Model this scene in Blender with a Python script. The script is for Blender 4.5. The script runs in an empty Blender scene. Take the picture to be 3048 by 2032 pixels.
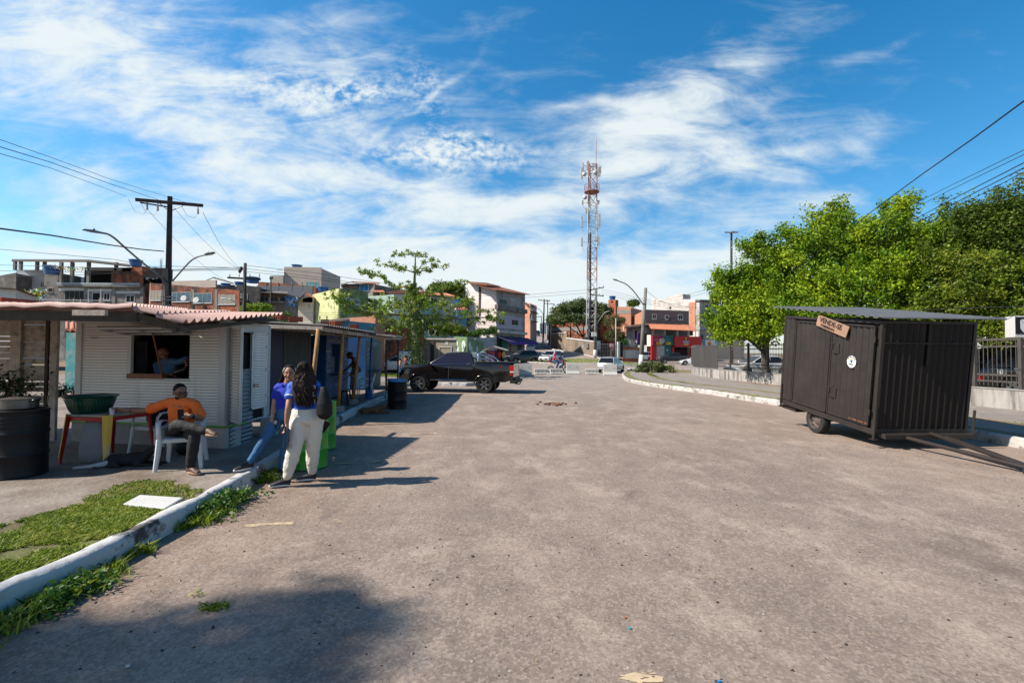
import bpy,math,random
import numpy as np
from mathutils import Vector,Matrix,noise as mnoise
R=math.radians
random.seed(7);rng=np.random.default_rng(7)
SC=bpy.context.scene;COL=SC.collection
CAM_H=1.82;FPX=1400.0;PITCH=R(1.35);ROLL=R(0.4)
F_=Vector((0,math.cos(PITCH),math.sin(PITCH)))
U0=Vector((0,-math.sin(PITCH),math.cos(PITCH)));X0=Vector((1,0,0))
RT=X0*math.cos(ROLL)+U0*math.sin(ROLL);UP=U0*math.cos(ROLL)-X0*math.sin(ROLL)
cd=bpy.data.cameras.new('camera');cam=bpy.data.objects.new('camera',cd);COL.objects.link(cam)
cd.sensor_width=36.0;cd.lens=36.0*FPX/3048.0;cd.clip_start=0.05;cd.clip_end=4000
mw=Matrix((RT,UP,-F_)).transposed().to_4x4();mw.translation=Vector((0,0,CAM_H));cam.matrix_world=mw
SC.camera=cam
SUN_EL=R(43);SUN_AZ=Vector((-0.97,-0.24,0)).normalized()
sd=SUN_AZ*math.cos(SUN_EL)+Vector((0,0,math.sin(SUN_EL)))
sl=bpy.data.lights.new('sun','SUN');sl.energy=5.0;sl.angle=R(0.5);sl.color=(1.0,0.925,0.81)
so=bpy.data.objects.new('sun',sl);COL.objects.link(so);so.location=(-30,0,40)
so.rotation_euler=(-sd).to_track_quat('-Z','Y').to_euler()
SC.view_settings.view_transform='Standard';SC.view_settings.look='None'
SC.view_settings.gamma=1.0;SC.view_settings.exposure=0.92
w=bpy.data.worlds.new('World');SC.world=w;w.use_nodes=True
wn=w.node_tree.nodes;wl=w.node_tree.links;wn.clear()
def N(nt,t,**k):
 n=nt.nodes.new(t)
 for a,b in k.items():setattr(n,a,b)
 return n
def build_sky():
 nt=w.node_tree
 def M(op,a,b=None,c=None,clamp=False):
  n=N(nt,'ShaderNodeMath',operation=op);n.use_clamp=clamp
  for i,v in enumerate((a,b,c)):
   if v is None:continue
   if isinstance(v,(int,float)):n.inputs[i].default_value=v
   else:wl.new(v,n.inputs[i])
  return n.outputs[0]
 sky=N(nt,'ShaderNodeTexSky',sky_type='NISHITA');sky.sun_disc=False
 sky.sun_elevation=SUN_EL;sky.sun_rotation=R(-94);sky.air_density=1.0;sky.dust_density=0.6;sky.ozone_density=2.5
 tc=N(nt,'ShaderNodeTexCoord');sp=N(nt,'ShaderNodeSeparateXYZ');wl.new(tc.outputs['Generated'],sp.inputs[0])
 x,y,z=sp.outputs
 yy=M('MAXIMUM',M('ABSOLUTE',y),0.25)
 a=M('DIVIDE',x,yy);e=M('DIVIDE',z,yy)
 cv=N(nt,'ShaderNodeCombineXYZ');wl.new(a,cv.inputs[0]);wl.new(e,cv.inputs[1])
 wz=N(nt,'ShaderNodeTexNoise');wz.inputs['Scale'].default_value=2.6;wz.inputs['Detail'].default_value=4
 wl.new(cv.outputs[0],wz.inputs['Vector'])
 ws=N(nt,'ShaderNodeSeparateColor');wl.new(wz.outputs['Color'],ws.inputs[0])
 aw=M('ADD',a,M('MULTIPLY',M('SUBTRACT',ws.outputs[0],0.5),0.34));ew=M('ADD',e,M('MULTIPLY',M('SUBTRACT',ws.outputs[1],0.5),0.22))
 def blob(px,py,sx,sy,rot,amp):
  a0=(px-1524)/1400;e0=(1049-py)/1400;c,s=math.cos(R(rot)),math.sin(R(rot));sx/=1400;sy/=1400
  da=M('SUBTRACT',aw,a0);de=M('SUBTRACT',ew,e0)
  p=M('DIVIDE',M('ADD',M('MULTIPLY',da,c),M('MULTIPLY',de,s)),sx)
  q=M('DIVIDE',M('SUBTRACT',M('MULTIPLY',de,c),M('MULTIPLY',da,s)),sy)
  r2=M('ADD',M('MULTIPLY',p,p),M('MULTIPLY',q,q))
  return M('MULTIPLY',M('EXPONENT',M('MULTIPLY',r2,-1.0)),amp)
 blobs=[(650,330,800,330,-10,.30),(1500,420,900,300,4,.20),(1750,600,1000,240,4,.26),(2250,420,520,170,18,.16),(1300,150,500,160,20,.12),(350,190,480,230,-20,.85),(150,40,320,160,-10,.5),(820,330,200,60,-28,.40),(960,130,140,210,30,.40),(300,640,520,130,-6,.60),(60,330,200,60,0,.25),(900,540,420,70,-12,.60),(1290,480,190,55,0,.45),(1010,290,110,45,10,.5),(1500,610,330,35,2,.5),(1450,780,520,80,-4,.6),(500,830,900,150,0,.6),(1250,940,1400,130,0,.7),(2120,200,420,95,36,.62),(1900,330,130,110,60,.5),(1780,290,260,28,0,.4),(2220,330,260,60,10,.42),(2000,520,420,75,8,.55),(2450,430,300,60,25,.38),(1820,465,170,50,0,.5),(2680,115,200,34,8,.34),(2150,760,560,70,4,.42),(2500,560,160,35,10,.32),(2350,620,250,50,20,.30),(1240,300,240,14,42,.35),(2050,870,700,110,0,.45)]
 cov=None
 for b in blobs:
  v=blob(*b);cov=v if cov is None else M('ADD',cov,v)
 hz=N(nt,'ShaderNodeMapRange',interpolation_type='SMOOTHSTEP');wl.new(e,hz.inputs[0]);hz.inputs[1].default_value=.34;hz.inputs[2].default_value= -.02;hz.inputs[3].default_value=0;hz.inputs[4].default_value=.72
 cov=M('ADD',cov,hz.outputs[0])
 def fb(rot,sx,sy,scale,det,rough,dist):
  mp=N(nt,'ShaderNodeMapping',vector_type='POINT');mp.inputs['Rotation'].default_value=(0,0,R(rot));mp.inputs['Scale'].default_value=(sx,sy,1)
  wl.new(cv.outputs[0],mp.inputs['Vector'])
  n=N(nt,'ShaderNodeTexNoise');n.inputs['Scale'].default_value=scale;n.inputs['Detail'].default_value=det
  n.inputs['Roughness'].default_value=rough;n.inputs['Distortion'].default_value=dist;wl.new(mp.outputs[0],n.inputs['Vector'])
  return n.outputs['Fac']
 c1=fb(-28,1.0,3.6,3.2,9,.62,.9);c2=fb(12,1,2.4,8.0,8,.6,.5);c3=fb(0,1,1.4,44,5,.6,.3)
 mott=M('MULTIPLY',M('ADD',M('ADD',blob(1010,275,150,50,10,1.1),blob(1330,480,230,60,0,1.1)),M('ADD',blob(820,320,220,80,-20,.5),blob(1250,290,160,60,-60,.6))),M('SUBTRACT',c3,.48))
 d=M('ADD',M('MULTIPLY',M('SUBTRACT',c1,.50),1.9),M('MULTIPLY',M('SUBTRACT',c2,.5),1.3))
 d=M('MULTIPLY',d,M('ADD',M('MULTIPLY',M('MINIMUM',cov,1.0),.80),.50))
 d=M('ADD',M('ADD',d,M('MULTIPLY',cov,.92)),M('MULTIPLY',mott,3.0))
 dens=N(nt,'ShaderNodeMapRange',interpolation_type='SMOOTHSTEP');wl.new(M('SUBTRACT',d,.16),dens.inputs[0])
 dens.inputs['From Min'].default_value= -.05;dens.inputs['From Max'].default_value=1.30;dens.inputs['To Max'].default_value=0.95
 hs=N(nt,'ShaderNodeHueSaturation');hs.inputs['Hue'].default_value=0.491;hs.inputs['Saturation'].default_value=1.40;hs.inputs['Value'].default_value=1.72
 wl.new(sky.outputs[0],hs.inputs['Color'])
 mx=N(nt,'ShaderNodeMix',data_type='RGBA');wl.new(dens.outputs[0],mx.inputs[0]);wl.new(hs.outputs[0],mx.inputs[6]);mx.inputs[7].default_value=(8.3,9.0,9.1,1)
 bg=N(nt,'ShaderNodeBackground');wl.new(mx.outputs[2],bg.inputs[0]);bg.inputs[1].default_value=0.055
 out=N(nt,'ShaderNodeOutputWorld');wl.new(bg.outputs[0],out.inputs[0])
build_sky()
def ray(px,py):
 return(RT*((px-1524)/FPX)+UP*((1016-py)/FPX)+F_)
def G(px,py,z=0.0):
 d=ray(px,py);t=(z-CAM_H)/d.z;return Vector((d.x*t,d.y*t,z))
def D(px,py,Y):
 d=ray(px,py);t=Y/d.y;return Vector((d.x*t,Y,CAM_H+d.z*t))
def sstep(a,b,x):
 t=min(1,max(0,(x-a)/(b-a)));return t*t*(3-2*t)
def gz(x,y):
 prof=[(-50,0),(43,0),(58,.5),(75,1.25),(82,1.8),(145,7.3),(230,13),(900,16)]
 low=[(-50,0),(55,0),(78,.2),(90,.6),(150,1.5),(900,4)]
 def ip(p):
  for(a,b),(c,d)in zip(p,p[1:]):
   if y<=c:return b+(d-b)*(y-a)/(c-a)
  return p[-1][1]
 t=sstep(11,20,x);return ip(prof)*(1-t)+ip(low)*t
ORG={}
class MB:
 def __init__(s):s.v=[];s.f=[];s.m=[];s.mi=0;s.T=None
 def add(s,vs,fs):
  b=len(s.v)
  s.v+=[tuple(s.T@Vector(v))if s.T is not None else tuple(v)for v in vs]
  s.f+=[tuple(i+b for i in f)for f in fs];s.m+=[s.mi]*len(fs);return s
 def bx(s,x0,x1,y0,y1,z0,z1,M=None):
  vs=[Vector(p)for p in((x0,y0,z0),(x1,y0,z0),(x1,y1,z0),(x0,y1,z0),(x0,y0,z1),(x1,y0,z1),(x1,y1,z1),(x0,y1,z1))]
  if M is not None:vs=[M@v for v in vs]
  return s.add(vs,[(0,3,2,1),(4,5,6,7),(0,1,5,4),(1,2,6,5),(2,3,7,6),(3,0,4,7)])
 def box(s,c,d,M=None):
  Q=Matrix.Translation(Vector(c))@(M.to_4x4()if M is not None else Matrix())
  return s.bx(-d[0]/2,d[0]/2,-d[1]/2,d[1]/2,-d[2]/2,d[2]/2,Q)
 def beam(s,p0,p1,w,h,up=(0,0,1)):
  p0=Vector(p0);p1=Vector(p1);d=(p1-p0);L=d.length;d=d/L;up=Vector(up)
  if abs(d.dot(up))>.98:up=Vector((0,1,0))
  sx=d.cross(up).normalized();uz=sx.cross(d)
  M=Matrix((sx,d,uz)).transposed().to_4x4();M.translation=(p0+p1)/2
  return s.bx(-w/2,w/2,-L/2,L/2,-h/2,h/2,M)
 def tube(s,pts,rad,n=8,caps=True,side=None,closed=False):
  pts=[Vector(p)for p in pts];k=len(pts)
  rad=[rad]*k if not isinstance(rad,(list,tuple))else list(rad)
  vs=[];fs=[];prev=None
  for i,p in enumerate(pts):
   t=(pts[(i+1)%k if closed else min(i+1,k-1)]-pts[(i-1)if(closed or i)else 0])
   t=t.normalized()if t.length>1e-9 else Vector((0,0,1))
   if side is not None:a=Vector(side[i]if isinstance(side,list)else side)
   elif prev is not None:a=prev
   else:a=Vector((0,0,1)).cross(t)if abs(t.z)<.95 else Vector((1,0,0))
   a=(a-t*a.dot(t));a=a.normalized()if a.length>1e-6 else t.orthogonal().normalized();prev=a;b=t.cross(a)
   r=rad[i];ra,rb=(r if isinstance(r,(tuple,list))else(r,r))
   for j in range(n):
    q=2*math.pi*j/n;vs.append(p+a*(ra*math.cos(q))+b*(rb*math.sin(q)))
  for i in range(k if closed else k-1):
   for j in range(n):
    i2=(i+1)%k;fs.append((i*n+j,i*n+(j+1)%n,i2*n+(j+1)%n,i2*n+j))
  if caps and not closed:fs.append(tuple(range(n-1,-1,-1)));fs.append(tuple((k-1)*n+j for j in range(n)))
  return s.add(vs,fs)
 def cyl(s,p0,p1,r,r1=None,n=12):return s.tube([p0,p1],[r,r if r1 is None else r1],n)
 def lathe(s,prof,o=(0,0,0),n=20,M=None):
  vs=[];fs=[];o=Vector(o)
  for r,z in prof:
   for j in range(n):
    q=2*math.pi*j/n;v=Vector((r*math.cos(q),r*math.sin(q),z));vs.append((M@v if M is not None else v)+o)
  for i in range(len(prof)-1):
   for j in range(n):fs.append((i*n+j,i*n+(j+1)%n,(i+1)*n+(j+1)%n,(i+1)*n+j))
  fs.append(tuple(range(n-1,-1,-1)));fs.append(tuple((len(prof)-1)*n+j for j in range(n)))
  return s.add(vs,fs)
 def ell(s,c,r,M=None,nu=12,nv=8):
  prof=[(max(1e-4,math.sin(math.pi*i/nv)),-math.cos(math.pi*i/nv))for i in range(nv+1)]
  Q=Matrix.Diagonal(Vector(r));Q=(M.to_3x3()@Q)if M is not None else Q
  return s.lathe(prof,c,nu,Q)
 def prism(s,poly,d0,d1,O=(0,0,0),U=(1,0,0),V=(0,0,1)):
  U=Vector(U);V=Vector(V);O=Vector(O);n=U.cross(V).normalized();k=len(poly)
  vs=[O+U*a+V*b+n*d0 for a,b in poly]+[O+U*a+V*b+n*d1 for a,b in poly]
  return s.add(vs,[tuple(range(k-1,-1,-1)),tuple(range(k,2*k))]+[(i,(i+1)%k,k+(i+1)%k,k+i)for i in range(k)])
 def wallprism(s,fp,z0,ztop):
  k=len(fp);zt=ztop if isinstance(ztop,(list,tuple))else[ztop]*k
  vs=[(p[0],p[1],z0)for p in fp]+[(p[0],p[1],z)for p,z in zip(fp,zt)]
  return s.add(vs,[tuple(range(k-1,-1,-1)),tuple(range(k,2*k))]+[(i,(i+1)%k,k+(i+1)%k,k+i)for i in range(k)])
 def sheet(s,O,U,V,nu,amp,per,th=.012,nv=1,kind='sine',sag=None):
  U=Vector(U);V=Vector(V);O=Vector(O);n=U.cross(V).normalized()
  if n.z<0:n= -n
  vs=[];fs=[];L=U.length
  for side in(0,1):
   for j in range(nv+1):
    for i in range(nu+1):
     u=i/nu*L;ph=(u/per)%1.0
     if kind=='sine':h=amp*math.sin(2*math.pi*ph)
     elif kind=='tile':h=amp*(math.sin(math.pi*ph*2)if ph<.5 else-.35*math.sin(math.pi*(ph*2-1)))
     else:h=amp*(min(1,max(0,3-abs(ph-.5)*10)))
     if sag:h+=sag(i/nu,j/nv)
     vs.append(O+U*(i/nu)+V*(j/nv)+n*(h+side*th))
  W_=nu+1;B=(nv+1)*W_
  for j in range(nv):
   for i in range(nu):
    a=j*W_+i;fs.append((a,a+W_,a+W_+1,a+1));fs.append((B+a,B+a+1,B+a+W_+1,B+a+W_))
  for i in range(nu):fs.append((i,i+1,B+i+1,B+i));a=nv*W_+i;fs.append((a+1,a,B+a,B+a+1))
  for j in range(nv):a=j*W_;fs.append((a+W_,a,B+a,B+a+W_));a+=nu;fs.append((a,a+W_,B+a+W_,B+a))
  return s.add(vs,fs)
 def build(s,name,mat,parent=None,smooth=False,bevel=0,seg=2,label=None,org=None,mods=None,auto=None):
  P=np.array(s.v,dtype=float).reshape(-1,3)
  if parent is not None:o0=ORG[parent.name]
  elif org is not None:o0=Vector(org)
  else:lo=P.min(0);hi=P.max(0);o0=Vector(((lo[0]+hi[0])/2,(lo[1]+hi[1])/2,lo[2]))
  me=bpy.data.meshes.new(name);me.from_pydata((P-np.array(o0)).tolist(),[],s.f)
  uv=me.uv_layers.new(name='UVMap');me.update()
  nl=len(me.loops);vi=np.empty(nl,int);me.loops.foreach_get('vertex_index',vi)
  npoly=len(me.polygons);ls=np.empty(npoly,int);lt=np.empty(npoly,int);nr=np.empty(npoly*3)
  me.polygons.foreach_get('loop_start',ls);me.polygons.foreach_get('loop_total',lt);me.polygons.foreach_get('normal',nr)
  nr=np.repeat(nr.reshape(-1,3),lt,axis=0);pp=P[vi]
  h=np.hypot(nr[:,0],nr[:,1]);flat=np.abs(nr[:,2])>.8;h[h<1e-6]=1
  tx= -nr[:,1]/h;ty=nr[:,0]/h
  u_=np.where(flat,pp[:,0],pp[:,0]*tx+pp[:,1]*ty);v_=np.where(flat,pp[:,1],pp[:,2]/np.maximum(.3,np.sqrt(np.maximum(0,1-nr[:,2]**2))))
  uv.data.foreach_set('uv',np.stack([u_,v_],1).ravel())
  mats=mat if isinstance(mat,(list,tuple))else[mat]
  for m_ in mats:me.materials.append(m_)
  if len(mats)>1:me.polygons.foreach_set('material_index',s.m)
  if smooth:me.polygons.foreach_set('use_smooth',[True]*npoly)
  ob=bpy.data.objects.new(name,me);COL.objects.link(ob)
  if parent is not None:ob.parent=parent
  else:ob.location=o0
  ORG[ob.name]=Vector(o0)
  if bevel:
   b=ob.modifiers.new('bevel','BEVEL');b.width=bevel;b.segments=seg;b.limit_method='ANGLE';b.angle_limit=R(40)
   if smooth:b.harden_normals=False
  if auto:
   try:me.set_sharp_from_angle(angle=R(auto))
   except Exception:pass
  if label:ob['label']=label
  return ob
def tag(o,label=None,cat=None,group=None,kind=None):
 if label:o['label']=label
 if cat:o['category']=cat
 if group:o['group']=group
 if kind:o['kind']=kind
 return o
def thing(name,label,cat,loc=(0,0,0),group=None):
 o=bpy.data.objects.new(name,None);COL.objects.link(o);o.location=loc;o.empty_display_size=.3
 ORG[o.name]=Vector(loc);return tag(o,label,cat,group)
def dup(o,loc=None,rz=None,label=None,parent=None,scale=None,mats=None):
 c=o.copy();COL.objects.link(c);ORG[c.name]=ORG[o.name].copy()
 if parent is not None:c.parent=parent
 for ch in list(o.children):dup(ch,parent=c,mats=mats)
 if mats and c.type=='MESH':
  for i,sl_ in enumerate(c.material_slots):
   if sl_.material and sl_.material.name in mats:
    sl_.link='OBJECT';sl_.material=mats[sl_.material.name]
 if loc is not None:c.location=loc
 if rz is not None:c.rotation_euler=(0,0,rz)
 if scale is not None:c.scale=(scale,)*3 if isinstance(scale,(int,float))else scale
 if label:c['label']=label
 return c
ALB=.70
def ac(c):return tuple(v*ALB for v in c[:3])
def mat(name,col,rough=.7,metal=0,var=.18,vs=3.0,bump=0,bs=40,col2=None,c2t=.55,c2s=1.5,c2w=.08,spec=.4,coat=0,emit=None,trans=0,alpha=1,coords='Object',streak=False):
 m=bpy.data.materials.new(name);m.use_nodes=True;nt=m.node_tree;L=nt.links;b=nt.nodes['Principled BSDF']
 b.inputs['Roughness'].default_value=rough;b.inputs['Metallic'].default_value=metal;b.inputs['Specular IOR Level'].default_value=spec
 if coat:b.inputs['Coat Weight'].default_value=coat;b.inputs['Coat Roughness'].default_value=.05
 if trans:b.inputs['Transmission Weight'].default_value=trans
 if alpha<1:b.inputs['Alpha'].default_value=alpha
 if emit:b.inputs['Emission Color'].default_value=(*emit[:3],1);b.inputs['Emission Strength'].default_value=emit[3]
 tc=N(nt,'ShaderNodeTexCoord');vec=tc.outputs[coords]
 if streak:
  mp=N(nt,'ShaderNodeMapping');mp.inputs['Scale'].default_value=(1,1,.12)if coords=='Object' else(1,.12,1);L.new(vec,mp.inputs[0]);vec=mp.outputs[0]
 n=N(nt,'ShaderNodeTexNoise');n.inputs['Scale'].default_value=vs;n.inputs['Detail'].default_value=6;n.inputs['Roughness'].default_value=.65;L.new(vec,n.inputs['Vector'])
 mr=N(nt,'ShaderNodeMapRange');mr.inputs[1].default_value=.25;mr.inputs[2].default_value=.75;mr.inputs[3].default_value=1-var;mr.inputs[4].default_value=1+var;L.new(n.outputs['Fac'],mr.inputs[0])
 vm=N(nt,'ShaderNodeVectorMath',operation='SCALE');vm.inputs[0].default_value=ac(col);L.new(mr.outputs[0],vm.inputs['Scale']);cout=vm.outputs[0]
 if col2:
  n2=N(nt,'ShaderNodeTexNoise');n2.inputs['Scale'].default_value=c2s;n2.inputs['Detail'].default_value=8;n2.inputs['Roughness'].default_value=.7;L.new(vec,n2.inputs['Vector'])
  m2=N(nt,'ShaderNodeMapRange');m2.inputs[1].default_value=c2t-c2w;m2.inputs[2].default_value=c2t+c2w;L.new(n2.outputs['Fac'],m2.inputs[0])
  mx=N(nt,'ShaderNodeMix',data_type='RGBA');L.new(m2.outputs[0],mx.inputs[0]);L.new(cout,mx.inputs[6]);mx.inputs[7].default_value=(*ac(col2),1);cout=mx.outputs[2]
 L.new(cout,b.inputs['Base Color'])
 if bump:
  n3=N(nt,'ShaderNodeTexNoise');n3.inputs['Scale'].default_value=bs;n3.inputs['Detail'].default_value=5;L.new(tc.outputs[coords],n3.inputs['Vector'])
  bp=N(nt,'ShaderNodeBump');bp.inputs['Strength'].default_value=min(1,bump);bp.inputs['Distance'].default_value=.02;L.new(n3.outputs['Fac'],bp.inputs['Height']);L.new(bp.outputs[0],b.inputs['Normal'])
 return m
def brick(name,c1,c2,mortar,bw=.3,bh=.2,ms=.015,dark=None,dt=.56):
 m=bpy.data.materials.new(name);m.use_nodes=True;nt=m.node_tree;L=nt.links;b=nt.nodes['Principled BSDF'];b.inputs['Roughness'].default_value=.9
 tc=N(nt,'ShaderNodeTexCoord');br=N(nt,'ShaderNodeTexBrick');L.new(tc.outputs['UV'],br.inputs['Vector'])
 br.inputs['Scale'].default_value=1;br.inputs['Brick Width'].default_value=bw;br.inputs['Row Height'].default_value=bh;br.inputs['Mortar Size'].default_value=ms
 br.inputs['Color1'].default_value=(*ac(c1),1);br.inputs['Color2'].default_value=(*ac(c2),1);br.inputs['Mortar'].default_value=(*ac(mortar),1)
 n2=N(nt,'ShaderNodeTexNoise');n2.inputs['Scale'].default_value=.8;n2.inputs['Detail'].default_value=9;n2.inputs['Roughness'].default_value=.72;L.new(tc.outputs['Object'],n2.inputs['Vector'])
 m2=N(nt,'ShaderNodeMapRange');m2.inputs[1].default_value=dt-.05;m2.inputs[2].default_value=dt+.12;L.new(n2.outputs['Fac'],m2.inputs[0])
 mx=N(nt,'ShaderNodeMix',data_type='RGBA');L.new(m2.outputs[0],mx.inputs[0]);L.new(br.outputs[0],mx.inputs[6]);mx.inputs[7].default_value=(*ac(dark or(.06,.045,.04)),1)
 L.new(mx.outputs[2],b.inputs['Base Color'])
 bp=N(nt,'ShaderNodeBump');bp.inputs['Strength'].default_value=.6;bp.inputs['Distance'].default_value=.02;bp.invert=True;L.new(br.outputs['Fac'],bp.inputs['Height']);L.new(bp.outputs[0],b.inputs['Normal'])
 return m
def textmesh(body,size,mb,O,U,V,depth=.004,align='CENTER',xs=1.0,off=0.0,shear=0.0):
 cu=bpy.data.curves.new('t','FONT');cu.body=body;cu.size=size;cu.align_x=align;cu.align_y='CENTER';cu.extrude=depth/2;cu.offset=off;cu.shear=shear;cu.resolution_u=2
 ob=bpy.data.objects.new('t',cu);COL.objects.link(ob);dg=bpy.context.evaluated_depsgraph_get();dg.update()
 me=ob.evaluated_get(dg).to_mesh();U=Vector(U).normalized();V=Vector(V).normalized();n=U.cross(V);O=Vector(O)
 mb.add([O+U*(v.co.x*xs)+V*v.co.y+n*(v.co.z+depth/2)for v in me.vertices],[tuple(p.vertices)for p in me.polygons])
 ob.evaluated_get(dg).to_mesh_clear();COL.objects.unlink(ob);bpy.data.objects.remove(ob);bpy.data.curves.remove(cu)
M_conc=mat('concrete',(.30,.28,.26),.9,var=.3,col2=(.12,.11,.10),c2t=.6,bump=.4,bs=30)
M_plaster_grey=mat('plaster_grey',(.20,.18,.165),.9,var=.3,col2=(.42,.37,.34),c2t=.56,c2s=.7,bump=.3,streak=False)
M_plaster_pale=mat('plaster_pale',(.60,.54,.50),.9,var=.16,vs=1.2,col2=(.27,.25,.24),c2t=.6,c2s=.8,bump=.2)
M_white=mat('white_paint',(.64,.63,.61),.6,var=.08,col2=(.38,.35,.32),c2t=.68,bump=.1)
M_dirtywhite=mat('dirty_white_wall',(.62,.6,.58),.85,var=.15,col2=(.2,.18,.16),c2t=.56,c2s=1.4,c2w=.14,bump=.4,streak=True)
M_beige=mat('beige_render',(.56,.48,.41),.9,var=.12,vs=1,bump=.2)
M_lime=mat('lime_green_wall',(.62,.64,.32),.85,var=.15,vs=1,col2=(.07,.09,.05),c2t=.62,c2s=.9,c2w=.1)
M_limeb=mat('moss_green_wall',(.34,.44,.16),.9,var=.2,vs=1,col2=(.05,.06,.03),c2t=.52,c2s=.6,c2w=.12)
M_cream=mat('cream_wall',(.82,.74,.64),.85,var=.08,vs=1)
M_mint=mat('mint_wall',(.38,.52,.42),.85,var=.12,vs=1,col2=(.2,.25,.2),c2t=.66)
M_teal=mat('teal_wall',(.10,.42,.42),.85,var=.2,col2=(.45,.45,.43),c2t=.55)
M_bluewall=mat('blue_wall',(.09,.30,.50),.85,var=.2)
M_brick=brick('brick_red',(.62,.165,.05),(.48,.11,.035),(.22,.18,.15))
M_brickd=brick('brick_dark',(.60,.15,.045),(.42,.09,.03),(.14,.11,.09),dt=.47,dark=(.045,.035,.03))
M_brickp=brick('brick_pale',(.62,.25,.13),(.52,.19,.10),(.40,.32,.27),dt=.64,dark=(.25,.14,.1))
M_tile=mat('clay_tile',(.46,.17,.09),.85,var=.35,vs=6,col2=(.22,.09,.06),c2t=.62,c2s=3)
M_tilepink=mat('pink_clay_tile',(.52,.30,.25),.6,var=.14,vs=4,col2=(.42,.2,.16),c2t=.68,c2s=5,bump=.15,bs=60,spec=.5)
M_glass=mat('window_glass',(.012,.018,.02),.2,var=.3,spec=.12)
M_glassb=mat('window_glass_blue',(.10,.17,.22),.2,var=.35,spec=.2)
M_curtain=mat('curtained_glass',(.40,.34,.26),.4,var=.4,vs=9)
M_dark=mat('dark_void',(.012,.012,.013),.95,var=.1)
M_alu=mat('aluminium_frame',(.62,.62,.62),.45,metal=.2,var=.05)
M_black=mat('black_plastic',(.009,.009,.010),.6,var=.1,spec=.25)
M_rubber=mat('tyre_rubber',(.02,.02,.02),.85,var=.2,vs=20)
M_bluetank=mat('blue_tank_plastic',(.02,.13,.38),.4,var=.1)
M_wood=mat('weathered_wood',(.50,.42,.35),.9,var=.35,vs=8,col2=(.16,.12,.095),c2t=.62,c2s=6,bump=.4,bs=60)
M_wooddk=mat('dark_wood',(.075,.055,.042),.9,var=.35,vs=8,bump=.3)
M_woodor=mat('ochre_pole_wood',(.50,.24,.06),.75,var=.3,vs=7,col2=(.30,.16,.07),c2t=.55,c2s=5)
M_metal=mat('galvanised_metal',(.38,.38,.38),.4,metal=.7,var=.15)
M_polec=mat('concrete_pole',(.20,.18,.165),.9,var=.25,vs=4,col2=(.09,.08,.075),c2t=.58,c2s=2,bump=.3)
M_poled=mat('dark_pole',(.04,.036,.034),.85,var=.3,vs=4,bump=.3)
M_wire=mat('wire_black',(.02,.02,.022),.6)
M_red=mat('red_paint',(.55,.012,.012),.45,var=.08)
M_roofgrey=mat('fibre_cement_roof',(.17,.155,.145),.9,var=.35,vs=4)
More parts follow.
